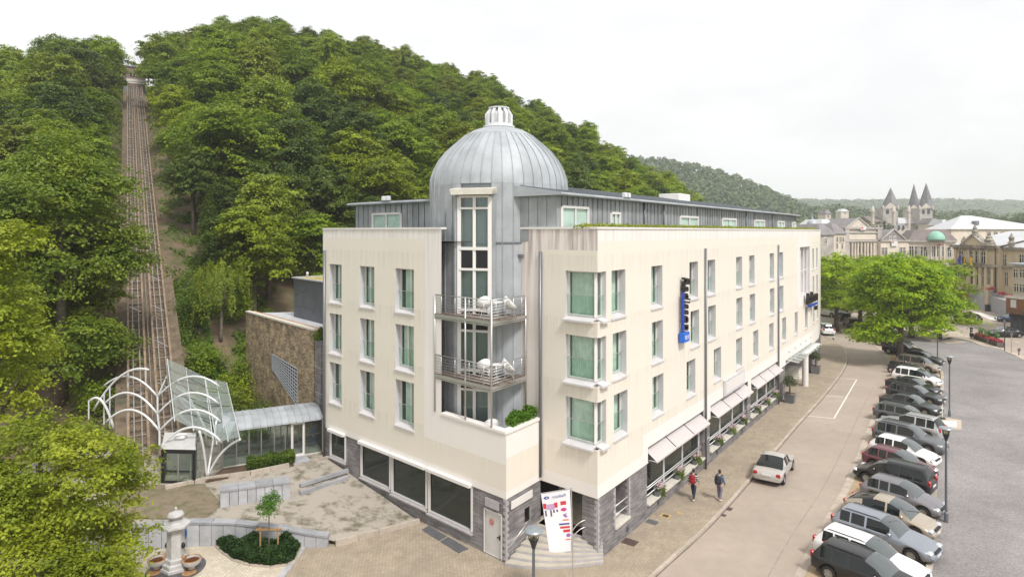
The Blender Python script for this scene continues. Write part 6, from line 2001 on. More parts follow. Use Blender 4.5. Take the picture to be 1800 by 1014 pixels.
CK = {  # length, width, height, (zbelt profile), rear glass base, roof rear, roof front, windscreen base, pillar, wheels
    'hatch': dict(L=4.2, W=1.76, H=1.47, zb=[(0, .74), (.02, .92), (.3, .94), (.70, .93), (.86, .80), (.96, .66), (1, .50)], g=(.03, .15, .50, .72)),
    'wagon': dict(L=4.75, W=1.82, H=1.48, zb=[(0, .74), (.02, .93), (.3, .95), (.68, .93), (.85, .82), (.96, .68), (1, .50)], g=(.025, .10, .50, .69)),
    'sedan': dict(L=4.75, W=1.80, H=1.45, zb=[(0, .72), (.02, .95), (.16, 1.0), (.3, .96), (.70, .93), (.85, .82), (.96, .68), (1, .50)], g=(.16, .30, .52, .70)),
    'coupe': dict(L=4.6, W=1.82, H=1.35, zb=[(0, .60), (.02, .80), (.12, .86), (.3, .85), (.69, .83), (.85, .80), (.96, .66), (1, .50)], g=(.175, .39, .54, .70)),
    'suv': dict(L=4.65, W=1.88, H=1.69, zb=[(0, .80), (.02, 1.04), (.3, 1.06), (.70, 1.04), (.86, .96), (.96, .82), (1, .60)], g=(.025, .10, .51, .70)),
    'mpv': dict(L=4.4, W=1.80, H=1.62, zb=[(0, .78), (.02, .97), (.3, .98), (.76, .97), (.88, .84), (.96, .70), (1, .54)], g=(.025, .10, .54, .79)),
    'van': dict(L=5.0, W=1.92, H=2.0, zb=[(0, .9), (.012, 1.12), (.3, 1.14), (.82, 1.10), (.91, .98), (.97, .80), (1, .6)], g=(.012, .04, .66, .84)),
    'prius': dict(L=4.45, W=1.74, H=1.49, zb=[(0, .80), (.02, 1.02), (.16, 1.03), (.3, .97), (.74, .92), (.88, .78), (.96, .64), (1, .5)], g=(.045, .34, .52, .76)),
}
CAR_MESH = {}
def lerp_tab(tab, x):
    for (a, va), (b, vb) in zip(tab, tab[1:]):
        if x <= b: return va+(vb-va)*(x-a)/(b-a) if b > a else vb
    return tab[-1][1]
def car_meshes(kind):
    if kind in CAR_MESH: return CAR_MESH[kind]
    c = CK[kind]; L, Wd, H = c['L'], c['W'], c['H']
    g0, g1, g2, g3 = c['g']
    rw = .33 if kind not in ('suv', 'van') else .36
    xr, xf_ = .185 if kind != 'van' else .17, .80 if kind != 'van' else .79
    pb = (g1+g2)/2+.06
    st = {0, .012, .035, .97, .99, 1.0, .91, .86, g0, g1, g2, g3, pb-.011, pb+.011, (g2+g3)/2, (g1+g2)/2-.06}
    if kind in ('wagon', 'suv', 'mpv', 'van', 'hatch'): st |= {g1+.10, g1+.115}
    for w in (xr, xf_):
        for f in (-1.12, -1.1, -.85, -.5, 0, .5, .85, 1.1, 1.12): st.add(w+f*rw*1.1/L)
    st = sorted(x for x in st if 0 <= x <= 1)
    st = [x for i, x in enumerate(st) if i == 0 or x-st[i-1] > .004 or x in (g0, g1, g2, g3)]
    rows = []
    for x in st:
        zb = lerp_tab(c['zb'], x)
        ew = 1.0
        if x < .06: ew = .80+.20*math.sqrt(max(0, 1-(1-x/.06)**2))
        if x > .88: ew = .70+.30*math.sqrt(max(0, 1-((x-.88)/.12)**2))
        w = Wd/2*ew
        zl = .24 if 0.05 < x < .95 else .34
        for wc in (xr, xf_):
            dx = abs(x-wc)*L
            if dx <= rw*1.12*1.1: zl = max(zl, rw+math.sqrt(max(0, (rw*1.13)**2-min(dx, rw*1.13)**2)))
        cab = 0.0
        if g0 <= x <= g3:
            if x < g1: cab = (x-g0)/(g1-g0)
            elif x <= g2: cab = 1
            else: cab = (g3-x)/(g3-g2)
        cabc = math.sin(cab*math.pi/2)**1.0 if x > g2 else cab**.75
        rz = H-.04*abs((x-(g1+g2)/2)/(g2-g1+.01))**1.5*(1 if g1 <= x <= g2 else 0)-.03*(1 if x < g1+.01 else 0)
        zt = zb+.015+(rz-zb)*cabc
        wt = w*(.88-.16*cab)
        zm = max((zl+zb)/2+.04, zl+.04); zm = min(zm, zb-.06)
        half = [(0, zl), (w*.90, zl), (w*.985, zl+min(.14, (zb-zl)*.3)), (w, zm), (w*.965, zb-.05), (w*.91, zb), (wt, zb+(zt-zb)*.90), (wt*.86, zt+.005), (wt*.45, zt+.03), (0, zt+.035)]
        if cab == 0: half[6:] = [(w*.84, zb+.012), (w*.66, zb+.028), (w*.34, zb+.04), (0, zb+.043)]
        rows.append(((x-.5)*L, half, cab))
    n = len(rows[0][1]); m = 2*n-2
    def ring(r): return [(r[0], y, z) for y, z in r[1]] + [(r[0], -y, z) for y, z in r[1][-2:0:-1]]
    V = [p for r in rows for p in ring(r)]
    body, glass_f = [], {'windscreen': [], 'rear_window': [], 'side_l': [], 'side_r': []}
    for i in range(len(rows)-1):
        x0, x1 = st[i], st[i+1]
        for j in range(m):
            j2 = (j+1) % m
            f = (i*m+j, i*m+j2, (i+1)*m+j2, (i+1)*m+j)
            seg = j if j < n-1 else m-1-j          # section strip from sill to roof
            side = 'side_l' if j < n-1 else 'side_r'
            tgt = body
            if g2-1e-6 <= x0 and x1 <= g3+1e-6 and seg >= 6: tgt = glass_f['windscreen']
            elif g0-1e-6 <= x0 and x1 <= g1+1e-6 and seg >= 6: tgt = glass_f['rear_window']
            elif seg == 5 and x0 >= g0+(g1-g0)*.55 and x1 <= g2+(g3-g2)*.78+1e-6:
                if not (abs((x0+x1)/2-pb) < .012) and not (kind in ('wagon', 'suv', 'mpv', 'hatch') and abs((x0+x1)/2-(g1+.1075)) < .008) and not (kind == 'van' and x1 < pb):
                    tgt = glass_f[side]
            tgt.append(f)
    body.append(tuple(range(m-1, -1, -1))); body.append(tuple((len(rows)-1)*m+k for k in range(m)))
    out = []
    def sub(name, faces, mt, push=0.0):
        used = sorted({v for f in faces for v in f}); ix = {v: k for k, v in enumerate(used)}
        mb = MB(); mb.v = [V[v] for v in used]; mb.f = [tuple(ix[v] for v in f)[::-1] for f in faces]
        me = mb.mesh(name, mt, smooth=True); me.set_sharp_from_angle(angle=R(38)); return me
    out.append(('body', sub('body', body, 'paint_black')))
    for k, nm in (('windscreen', 'windscreen'), ('rear_window', 'rear_window'), ('side_l', 'side_window'), ('side_r', 'side_window')):
        if glass_f[k]: out.append((nm, sub(nm, glass_f[k], 'screen_sky_glass' if k == 'windscreen' else 'car_glass')))
    # lights, plates, mirrors, trim
    zt_ = lerp_tab(c['zb'], .03); zf_ = lerp_tab(c['zb'], .94)
    for sy in (-1, 1):
        tall = kind in ('wagon', 'suv', 'mpv', 'van')
        mb = MB(); y0 = sy*Wd/2*.74
        hgt = .34 if tall else .10
        mb.bevel_box((-L/2-.006, y0-.13, zt_-.16-hgt*.2), (-L/2+.16, y0+.13, zt_-.04+hgt*.42), .04)
        if sy < 0: mb.v = [(x, y-.0, z) for x, y, z in mb.v]
        out.append(('tail_light', mb.mesh('tail_light', 'tail_red')))
        mb = MB(); y0 = sy*Wd/2*.70
        mb.bevel_box((L/2-.34, y0-.20, zf_-.14), (L/2-.075, y0+.20, zf_+.005), .05); out.append(('headlight', mb.mesh('headlight', 'headlamp')))
        mb = MB(); xm = (g3-.5)*L-.42; zm = lerp_tab(c['zb'], g3)+.08
        y1 = sy*(Wd/2+.10)
        mb.bevel_box((xm-.07, min(y1, y1-sy*.2), zm-.05), (xm+.07, max(y1, y1-sy*.2), zm+.09), .03); out.append(('mirror', mb.mesh('mirror', 'paint_black')))
    mb = MB(); mb.box((-L/2-.03, -.26, .62), (-L/2+.02, .26, .74)); out.append(('number_plate', mb.mesh('number_plate', 'plate_white')))
    mb = MB(); mb.box((L/2-.06, -.26, .40), (L/2+.012, .26, .51)); out.append(('number_plate', mb.mesh('number_plate', 'plate_white')))
    mb = MB(); mb.bevel_box((L/2-.16, -.42, .54), (L/2-.015, .42, .66), .03); out.append(('grille', mb.mesh('grille', 'trim_black')))
    mb = MB(); mb.box((-L/2+.3, -Wd/2*.86, .20), (L/2-.3, Wd/2*.86, .40)); out.append(('underbody', mb.mesh('underbody', 'trim_black')))
    if kind in ('wagon', 'suv'):
        for sy in (-1, 1):
            mb = MB(); y = sy*Wd/2*.62; mb.tube([((g1-.5)*L+.15, y, H-.01), ((g1-.5)*L+.3, y, H+.045), ((g2-.5)*L-.2, y, H+.045), ((g2-.5)*L, y, H-.01)], .02, 6); out.append(('roof_rail', mb.mesh('roof_rail', 'trim_black')))
    CAR_MESH[kind] = (out, rw, [((w-.5)*L, sy*(Wd/2-.11)) for w in (xr, xf_) for sy in (-1, 1)])
    return CAR_MESH[kind]
WHEEL = {}
def wheel_meshes(r):
    if r in WHEEL: return WHEEL[r]
    t = MB(); t.lathe([(r*.62, -.10), (r*.92, -.11), (r, -.07), (r, .07), (r*.92, .11), (r*.62, .10), (r*.60, .0)], (0, 0, 0), 24, cap=False)
    t.f.append
    t.xf(Matrix.Rotation(R(90), 4, 'X'))
    rm = MB(); rm.lathe([(r*.66, -.085), (r*.58, -.09), (r*.52, -.05), (.02, -.04)], (0, 0, 0), 20, cap=False); rm.lathe([(.02, .04), (r*.52, .05), (r*.58, .09), (r*.66, .085)], (0, 0, 0), 20, cap=False)
    for k in range(5):
        for s in (-1, 1):
            a = k*1.2566
            rm.bar((0, 0, s*.075), (math.cos(a)*r*.6, math.sin(a)*r*.6, s*.085), .07, .03)
    rm.xf(Matrix.Rotation(R(90), 4, 'X'))
    WHEEL[r] = (t.mesh('wheel', 'tyre', smooth=True), rm.mesh('rim', 'rim'))
    return WHEEL[r]
PM = {}
def car(kind, color, loc, ang, label, group='cars parked along the square', s=1.0):
    parts, rw, wh = car_meshes(kind)
    t = thing('parked_car' if 'parked' in group else 'car', label, 'van' if kind == 'van' else 'car', loc, ang, group)
    t.scale = (s, s, s)
    for nm, me in parts:
        if nm in ('body', 'mirror'):
            key = (me.name, color)
            if key not in PM:
                m2 = me.copy(); m2.materials.clear(); m2.materials.append(MAT['paint_'+color]); PM[key] = m2
            me = PM[key]
        put(nm, me, t)
    tm, rm = wheel_meshes(rw)
    for x, y in wh:
        w = put('wheel', tm, t); w.location = (x, y, rw)
        put('rim', rm, w)
    return t
HEAD = math.atan2(-.78, .62)
ROW = [('wagon', 'black', 1531, 1003, 0, 'black estate car with long roof at the end of the parked row nearest the hotel'),
       ('wagon', 'white', 1530, 973, 0, 'white estate car with tall red tail lights parked next to the black estate'),
       ('wagon', 'blue_silver', 1556, 932, 0, 'blue-silver estate car with roof rails parked beside the white estate'),
       ('prius', 'beige', 1567, 899, 0, 'champagne fastback car with split rear window parked in the row'),
       ('hatch', 'purple_grey', 1587, 867, 0, 'mauve-grey hatchback parked between the champagne fastback and the black people carrier'),
       ('mpv', 'black', 1571, 832, 1, 'glossy black people carrier parked nose towards the road'),
       ('hatch', 'maroon', 1581, 810, 0, 'dark maroon hatchback squeezed behind the black people carrier'),
       ('hatch', 'white', 1590, 789, 0, 'white hatchback parked beside the maroon one'),
       ('suv', 'grey', 1599, 768, 0, 'dark grey four-wheel-drive car with tall red lights near the parked bicycle'),
       ('suv', 'silver', 1599, 746, 1, 'silver four-wheel-drive car with its red lights towards the square'),
       ('wagon', 'grey', 1594, 728, 0, 'dull grey estate car with roof rails beside the charcoal saloon'),
       ('sedan', 'darkgrey', 1601, 707, 0, 'shiny charcoal saloon car with bright alloy wheels'),
       ('wagon', 'anthracite', 1610, 690, 0, 'anthracite estate car behind the charcoal saloon'),
       ('sedan', 'black', 1606, 676, 0, 'black saloon car parked beside a small white hatchback'),
       ('mpv', 'white', 1612, 662, 0, 'small white high-roofed car parked among dark cars'),
       ('hatch', 'darkgrey', 1609, 654, 0, 'dark hatchback parked just beyond the small white car'),
       ('mpv', 'champagne', 1614, 638.5, 0, 'beige compact people carrier parked by the motor scooters'),
       ('sedan', 'darkgrey', 1620, 627, 0, 'dark saloon car parked beyond the beige people carrier'),
       ('suv', 'black', 1588, 613, 0, 'black estate-like off-roader parked behind the linden trunk'),
       ('suv', 'anthracite', 1570, 599, 0, 'dark car under the big linden crown')]
random.seed(5)
for k, col, px, py, fl, lab in ROW:
    p = G(px, py, .65)
    car(k, col, (p.x, p.y, RZ+.02), HEAD+(math.pi if fl else 0)+random.uniform(-.05, .05), lab, s=.97)
def road_car(kind, col, px, py, ang, lab, zc=.65, s=1.0, group=None):
    p = G(px, py, zc+RZ); return car(kind, col, (p.x, p.y, RZ), ang, lab, group or 'cars on the street', s)
road_car('coupe', 'warm_silver', 1361, 815, math.atan2(.83, .56), 'silver coupe driving up the road beside the hotel')
road_car('hatch', 'silver', 1519, 581, math.atan2(.93, .30), 'silver hatchback parked at the kerb beyond the trees, tail to the road', group='cars parked at the far kerb')
road_car('suv', 'darkgrey', 1548, 590, math.atan2(.9, .45), 'dark off-roader with orange-red lamp beside the silver hatchback', group='cars parked at the far kerb')
road_car('wagon', 'darkgrey', 1496, 567, math.atan2(.94, .28), 'dark car parked in line beyond the silver hatchback', group='cars parked at the far kerb')
road_car('hatch', 'anthracite', 1482, 557, math.atan2(.95, .25), 'small dark car at the far end of the kerbside line', group='cars parked at the far kerb')
road_car('van', 'white', 1455, 546, math.atan2(.95, -.3), 'white delivery van at the far bend of the road', zc=1.0, s=1.25)
road_car('mpv', 'white', 1447, 577, math.atan2(.93, .1), 'small white van half hidden behind the hotel corner', zc=.8, s=1.08)
road_car('suv', 'black', 1696, 562, math.atan2(.25, -.97), 'black off-roader crossing towards the big linden tree')
road_car('sedan', 'black', 1766, 584, math.atan2(.1, -.99), 'black saloon car driving past the flower troughs')
road_car('hatch', 'navy', 1775, 559, math.atan2(.2, -.98), 'dark blue car partly hidden by the corner shop')
road_car('wagon', 'anthracite', 1457, 533, math.atan2(.95, .0), 'dark car beyond the white delivery van', s=1.1)

# ------------------------------------------------------------------ two-wheelers
def ring_tube(mb, c, r, t, n=20, axis='y'):
    pts = [Vector((c[0]+r*math.cos(2*math.pi*k/n), c[1], c[2]+r*math.sin(2*math.pi*k/n))) for k in range(n+1)]
    mb.tube(pts, t, 6, cap=False)
def bicycle(loc, ang, label):
    b = thing('bicycle', label, 'bicycle', loc, ang)
    for x in (-.52, .52):
        mb = MB(); ring_tube(mb, (x, 0, .34), .33, .022); w = mb.local('wheel', 'tyre', b)
        mb = MB()
        for k in range(10): mb.bar((x, 0, .34), (x+.32*math.cos(k*.628), 0, .34+.32*math.sin(k*.628)), .006)
        mb.local('spokes', 'steel', w)
    mb = MB()
    for a, c in (((-.52, 0, .34), (-.08, 0, .30)), ((-.52, 0, .34), (-.2, 0, .82)), ((-.2, 0, .82), (-.08, 0, .30)), ((-.08, 0, .30), (.38, 0, .78)), ((-.2, 0, .80), (.38, 0, .84)), ((.52, 0, .34), (.36, 0, .95))): mb.tube([a, c], .018, 6)
    mb.local('frame', 'black', b)
    mb = MB(); mb.tube([(.30, -.28, 1.0), (.36, 0, .97), (.30, .28, 1.0)], .015, 6); mb.local('handlebar', 'steel', b)
    mb = MB(); mb.bevel_box((-.36, -.08, .86), (-.08, .08, .92), .02); mb.local('saddle', 'black', b)
    mb = MB(); mb.box((-.72, -.07, .70), (-.36, .07, .72)); mb.local('carrier', 'steel', b)
    mb = MB(); ring_tube(mb, (-.08, .05, .30), .09, .012, 12); mb.bar((-.08, .06, .30), (.05, .12, .2), .02); mb.local('crank', 'steel', b)
    return b
p = G(1539, 765, .5); bicycle((p.x, p.y, RZ+.03), 1.2, 'old black bicycle parked on the kerb by the grey four-wheel-drive car')
def motorbike(loc, ang, col, label, s=1.0):
    b = thing('motor_scooter', label, 'motor scooter', loc, ang, 'motor scooters parked by the trees'); b.scale = (s, s, s)
    for x in (-.62, .62):
        mb = MB(); ring_tube(mb, (x, 0, .28), .21, .075, 16); mb.local('wheel', 'tyre', b, smooth=True)
    mb = MB(); mb.add([(-.85, -.17, .5), (.15, -.14, .34), (.15, .14, .34), (-.85, .17, .5), (-.9, -.14, .78), (.1, -.14, .62), (.1, .14, .62), (-.9, .14, .78)], [(3, 2, 1, 0), (4, 5, 6, 7), (0, 1, 5, 4), (1, 2, 6, 5), (2, 3, 7, 6), (3, 0, 4, 7)]); mb.local('body', 'paint_'+col, b)
    mb = MB(); mb.bevel_box((-.8, -.14, .76), (.05, .14, .88), .04); mb.local('seat', 'trim_black', b)
    mb = MB(); mb.add([(.35, -.2, .3), (.42, 0, .28), (.35, .2, .3), (.52, -.16, .98), (.62, 0, 1.0), (.52, .16, .98)], [(0, 1, 4, 3), (1, 2, 5, 4), (0, 3, 5, 2)]); mb.local('leg_shield', 'paint_'+col, b)
    mb = MB(); mb.box((.05, -.16, .24), (.45, .16, .30)); mb.local('footboard', 'trim_black', b)
    mb = MB(); mb.tube([(.42, -.33, 1.08), (.52, 0, 1.05), (.42, .33, 1.08)], .02, 6); mb.tube([(.62, 0, .28), (.5, 0, 1.05)], .03, 6); mb.local('handlebar', 'trim_black', b)
    mb = MB(); mb.bevel_box((.56, -.09, .86), (.68, .09, 1.02), .03); mb.local('headlight', 'headlamp', b)
    return b
for px, py, a, col, lab in ((1580, 640, -.6, 'black', 'black motor scooter parked under the linden beside the beige people carrier'), (1591, 645, -.7, 'red', 'red-and-black motor scooter parked in front of the beige people carrier'), (1577, 646, -.5, 'anthracite', 'dark motor scooter at the kerb by the red one'),
        (1478, 553, .9, 'red', 'red motor scooter in the far kerbside line'), (1488, 550, .9, 'black', 'black motor scooter in the far kerbside line'), (1494, 553, 1.0, 'silver', 'silver motor scooter in the far kerbside line'), (1471, 545, .9, 'anthracite', 'grey motor scooter near the far white van')):
    p = G(px, py, .5); motorbike((p.x, p.y, RZ+.02), a, col, lab, 1.05)

# ------------------------------------------------------------------ street lamps, banner, bollards, planters
mat('lamp_grey', (.16, .175, .20), .45, metal=.4)
mat('lamp_dark', (.03, .034, .04), .4, metal=.3)
mat('lamp_disc', (.30, .33, .35), .4, metal=.3)
glass('lamp_glass', (.75, .68, .55), clear=.7)
def lamp(loc, label, h=5.1, group='square lamps'):
    t = thing('street_lamp', label, 'street lamp', loc, 0, group)
    mb = MB(); mb.lathe([(.10, 0), (.10, .5), (.065, .55), (.05, h-.75), (.06, h-.72)], (0, 0, 0), 12); mb.local('pole', 'lamp_grey', t, auto=30)
    mb = MB(); mb.lathe([(.06, h-.72), (.09, h-.62), (.17, h-.40), (.13, h-.38)], (0, 0, 0), 12); mb.local('holder', 'lamp_dark', t, auto=30)
    mb = MB(); mb.lathe([(.13, h-.40), (.20, h-.12), (.20, h-.1)], (0, 0, 0), 12, cap=False); mb.local('lantern_glass', 'lamp_glass', t)
    for k in range(4):
        a = k*1.57; mb = MB(); mb.bar((math.cos(a)*.16, math.sin(a)*.16, h-.4), (math.cos(a)*.22, math.sin(a)*.22, h-.1), .025); mb.local('strut', 'lamp_dark', t)
    mb = MB(); mb.lathe([(.02, h-.12), (.33, h-.11), (.34, h-.08), (.30, h-.03), (.0, h+.03)], (0, 0, 0), 24); mb.local('shade', 'lamp_disc', t, auto=40)
    return t
p = G(1663, 915); lamp((p.x, p.y, RZ+.06), 'tall grey disc lamp beside the beige and grey parked hatchbacks')
p = G(1669, 730); lamp((p.x, p.y, RZ+.06), 'grey disc lamp by the pale slab path in the square')
p = G(1648, 637); lamp((p.x, p.y, RZ+.06), 'slim lamp at the edge of the big linden crown', 5.3)
p = D(938, 21.8); lamp((p.x, p.y, 0), 'disc lamp standing in front of the corner stair', 5.15)
# banner on a pole
bn = D(1004, 25.2)
bt_ = thing('banner', 'tall white advertising banner with sponsor logos in front of the corner stair', 'banner', (bn.x, bn.y, 0))
mb = MB(); mb.tube([(0.12, 0, 0), (0, 0, 5.15)], .025, 8); mb.local('pole', 'steel', bt_)
mb = MB(); mb.tube([(0, 0, 5.12), (-1.25, .1, 4.88)], .018, 6); mb.local('arm', 'steel', bt_)
mat('banner_cloth', (.80, .78, .80), .7)
def BN(u, v_):  # u 0..1 left to right, v 0..1 top to bottom
    top = Vector((-1.22, .1, 4.88)).lerp(Vector((-.05, 0, 5.10)), u); bot = Vector((-.88, -.05, 2.62)).lerp(Vector((.06, 0, 2.60)), u)
    p = top.lerp(bot, v_); p.y += .05*math.sin(v_*5+u*3)*v_
    if v_ > .9: p.z -= .05*math.sin(u*3.14)*(v_-.9)*10
    return p
mb = MB(); nx, ny = 8, 24
mb.add([BN(i/nx, j/ny) for j in range(ny+1) for i in range(nx+1)], [(j*(nx+1)+i, (j+1)*(nx+1)+i, (j+1)*(nx+1)+i+1, j*(nx+1)+i+1) for j in range(ny) for i in range(nx)])
cl = mb.local('cloth', 'banner_cloth', bt_, smooth=True)
for nm, c in (('ink_navy', (.06, .07, .26)), ('ink_red', (.60, .04, .05)), ('ink_pink', (.55, .05, .22)), ('ink_purple', (.30, .13, .42)), ('ink_orange', (.70, .20, .10)), ('ink_lilac', (.50, .33, .52)), ('ink_dark', (.10, .08, .14))): mat(nm, c, .7)
def mark(m, pts, name='printed_logo'):
    mb = MB(); mb.poly([BN(u, v_)+Vector((0, -.012, 0)) for u, v_ in pts]); mb.local(name, m, cl)
def ell(u, v_, a, b, n=14): return [(u+a*math.cos(k*6.283/n), v_+b*math.sin(k*6.283/n)) for k in range(n)]
def rect(u, v_, a, b): return [(u-a, v_+b), (u+a, v_+b), (u+a, v_-b), (u-a, v_-b)]
mark('ink_navy', ell(.17, .085, .095, .026)); mark('banner_cloth', [(u, v_) for u, v_ in ell(.17, .085, .05, .008)])
mark('ink_red', rect(.74, .205, .10, .030)); mark('ink_pink', ell(.74, .31, .11, .028)); mark('ink_purple', [(.68, .395), (.86, .37), (.80, .40), (.88, .43), (.78, .44)])
mark('ink_orange', rect(.79, .48, .12, .010)); mark('ink_navy', rect(.72, .545, .20, .013)); mark('ink_red', rect(.74, .60, .19, .017)); mark('ink_red', rect(.80, .66, .135, .022)); mark('ink_purple', ell(.86, .735, .09, .030)); mark('ink_orange', rect(.84, .805, .10, .009))
mark('ink_lilac', rect(.27, .245, .15, .045)); mark('ink_red', rect(.07, .225, .055, .045)); mark('ink_red', rect(.47, .225, .06, .042))
for u, h in ((.08, .10), (.27, .11), (.38, .05), (.5, .04)): mark('ink_dark', rect(u, .30+h*.5, .028, h*.5))
def text_mesh(s, size, extrude=0.0, m='black', shear=0.0, align='CENTER', off_=0.0):
    cu = bpy.data.curves.new('text', 'FONT'); cu.body = s; cu.size = size; cu.extrude = extrude; cu.shear = shear; cu.align_x = align; cu.offset = off_; cu.resolution_u = 3
    o = bpy.data.objects.new('text', cu); COL.objects.link(o)
    bpy.context.view_layer.update()
    me = bpy.data.meshes.new_from_object(o.evaluated_get(bpy.context.evaluated_depsgraph_get()))
    bpy.data.objects.remove(o); bpy.data.curves.remove(cu)
    me.materials.clear(); me.materials.append(MAT[m])
    return me
# the logotype at the head of the banner is printed through and read from behind
tm = text_mesh('Radisson', .16, 0, 'ink_navy')
o = put('printed_lettering', tm, cl); o.scale = (-1, 1, 1); o.rotation_euler = (R(90), R(-9), 0); o.location = BN(.60, .098)+Vector((0, -.035, 0))
# hotel lettering
mat('letter_black', (.016, .013, .014), .45); mat('sign_blue', (.015, .06, .42), .35); mat('sign_bright', (.01, .13, .62), .35)
def on_wall(w, u, n_, z):
    q = Vector(w.W(u, n_, z)); _, t, nn = w.frame(u)
    x = Vector((-nn.y, nn.x, 0)); y = Vector((0, 0, 1)); zz_ = Vector((nn.x, nn.y, 0))
    M = Matrix((x, y, zz_)).transposed().to_4x4(); M.translation = q
    return M
u = WR.u_px(1196)
sg = thing('vertical_hotel_sign', 'tall black script lettering with blue underline and blue box reading BLU', 'sign', WR.W(u, .1, 10.9))
M = on_wall(WR, u, .22, 10.95)
def sign_put(name, me, M, par):
    o = put(name, me, par)
    o.matrix_local = Matrix.Translation(-off(par)) @ M
    return o
tm = text_mesh('Radisson', 1.12, .11, 'letter_black', .22, off_=.012)
x0 = [v_.co.x for v_ in tm.vertices]; sc = 3.2/(max(x0)-min(x0))
sign_put('lettering', tm, M @ Matrix.Rotation(R(-90), 4, 'Z') @ Matrix.Translation((-.25, -.1, 0)) @ Matrix.Diagonal((sc, 1.15, 1, 1)), sg)
mb = MB(); mb.box((-.36, -1.35, -.02), (-.24, .95, .12)); sign_put('underline', mb.mesh('underline', 'sign_blue'), M, sg)
mb = MB(); mb.bevel_box((-.42, -2.05, -.16), (.52, -1.45, .16), .03); bxo = sign_put('blue_box', mb.mesh('blue_box', 'sign_bright'), M, sg)
tm = text_mesh('BLU', .34, .01, 'frame_white', .1)
o = put('box_lettering', tm, sg); o.matrix_local = Matrix.Translation(-off(sg)) @ M @ Matrix.Translation((.05, -1.87, .165))
u = WR.u_px(1421)
s2 = thing('hotel_sign', 'black script lettering with blue underline above the main entrance', 'sign', WR.W(u, .2, 8.3))
M = on_wall(WR, u, .35, 8.0)
tm = text_mesh('Radisson', 1.25, .12, 'letter_black', .25, off_=.012)
x0 = [v_.co.x for v_ in tm.vertices]; sc = 5.2/(max(x0)-min(x0))
sign_put('lettering', tm, M @ Matrix.Diagonal((sc, 1.3, 1, 1)) @ Matrix.Translation((0, .0, 0)), s2)
mb = MB(); mb.box((-1.6, -.42, -.1), (2.4, -.2, .12)); sign_put('underline', mb.mesh('underline', 'sign_blue'), M, s2)
tm = text_mesh('BLU', .6, .1, 'letter_black'); sign_put('small_lettering', tm, M @ Matrix.Translation((2.0, -1.0, 0)), s2)

# flower boxes on the shop ledges, potted olive trees, terrace plants, bollards, troughs
def flower_box(w, u, label, k):
    q = w.W(u, -.02, .80); _, t, nn = w.frame(u)
    b = thing('flower_box', label, 'flower box', q, math.atan2(t.y, t.x), 'flower boxes on the restaurant ledges')
    mb = MB(); mb.bevel_box((-.42, -.13, 0), (.42, .13, .24), .02); mb.local('box', 'zinc_dark', b)
    rng = np.random.default_rng(200+k)
    P = np.stack([rng.uniform(-.44, .44, 520), rng.normal(-.05, .12, 520), .2+rng.random(520)*.34], 1)
    hang = rng.random(520) < .38; P[hang, 2] = rng.uniform(-.12, .25, hang.sum()); P[hang, 1] = -.18+rng.normal(0, .05, hang.sum()); P[hang, 0] = P[hang, 0]*.5+.12
    v, q_ = leaf_arrays(rng, P, np.tile((0, -.3, .6), (520, 1)), .085, jitter=.6); put('leaves', np_mesh('leaves', v, q_, 'leaf_bush'), b)
    P = np.stack([rng.uniform(-.42, .42, 110), rng.normal(-.05, .1, 110), .42+rng.random(110)*.2], 1)
    v, q_ = leaf_arrays(rng, P, np.tile((0, -.4, .6), (110, 1)), .085, aspect=.95, jitter=.5); put('flowers', np_mesh('flowers', v, q_, 'petal'), b)
k = 0
ords = ('first', 'middle', 'last')
wn3 = ('the restaurant window nearest the corner stair', 'the restaurant window under the sign board', 'the restaurant window with magenta drapes')
for i, (a, b) in enumerate(SH):
    for j in range(3):
        u = a+(b-a)*(j+.62)/3 if i else a+(b-a)*(j+.55)/3
        flower_box(WR, u, '%s pink flower box along the ledge of %s' % (ords[j], wn3[i]), k); k += 1
def potted(px, py, label, seed):
    p = G(px, py); b = thing('potted_olive', label, 'potted tree', (p.x, p.y, 0), ANG_R, 'potted olive trees on the pavement')
    mb = MB(); mb.add([(-.36, -.36, 0), (.36, -.36, 0), (.36, .36, 0), (-.36, .36, 0), (-.44, -.44, .8), (.44, -.44, .8), (.44, .44, .8), (-.44, .44, .8)], [(3, 2, 1, 0), (0, 1, 5, 4), (1, 2, 6, 5), (2, 3, 7, 6), (3, 0, 4, 7)]); 
    for q0, q1 in (((-.46, -.46), (.46, -.38)), ((-.46, .38), (.46, .46)), ((-.46, -.38), (-.38, .38)), ((.38, -.38), (.46, .38))): mb.box((*q0, .74), (*q1, .82))
    mb.local('pot', 'zinc_dark', b)
    mb = MB(); mb.quad((-.4, -.4, .72), (.4, -.4, .72), (.4, .4, .72), (-.4, .4, .72)); mb.local('soil', 'rust_stain', b)
    mb = MB(); mb.tube([(0, 0, .7), (.04, .02, 1.1), (-.02, 0, 1.5)], [.09, .07, .05], 8); mb.local('trunk', 'pale_bark', b, smooth=True)
    put('crown', crown_mesh('crown', seed, [(0, 0, 1.85, .55, .55, .42), (.2, .1, 2.1, .35, .35, .3), (-.25, 0, 1.7, .35, .35, .25)], 110, 20, .2, .11, 'leaf_olive', flat=.7, inner=.3), b)
potted(1388.5, 707, 'potted olive tree in a dark square tub beside the last restaurant window', 301)
potted(1434, 656, 'potted olive tree in a dark square tub beyond the porch column', 302)
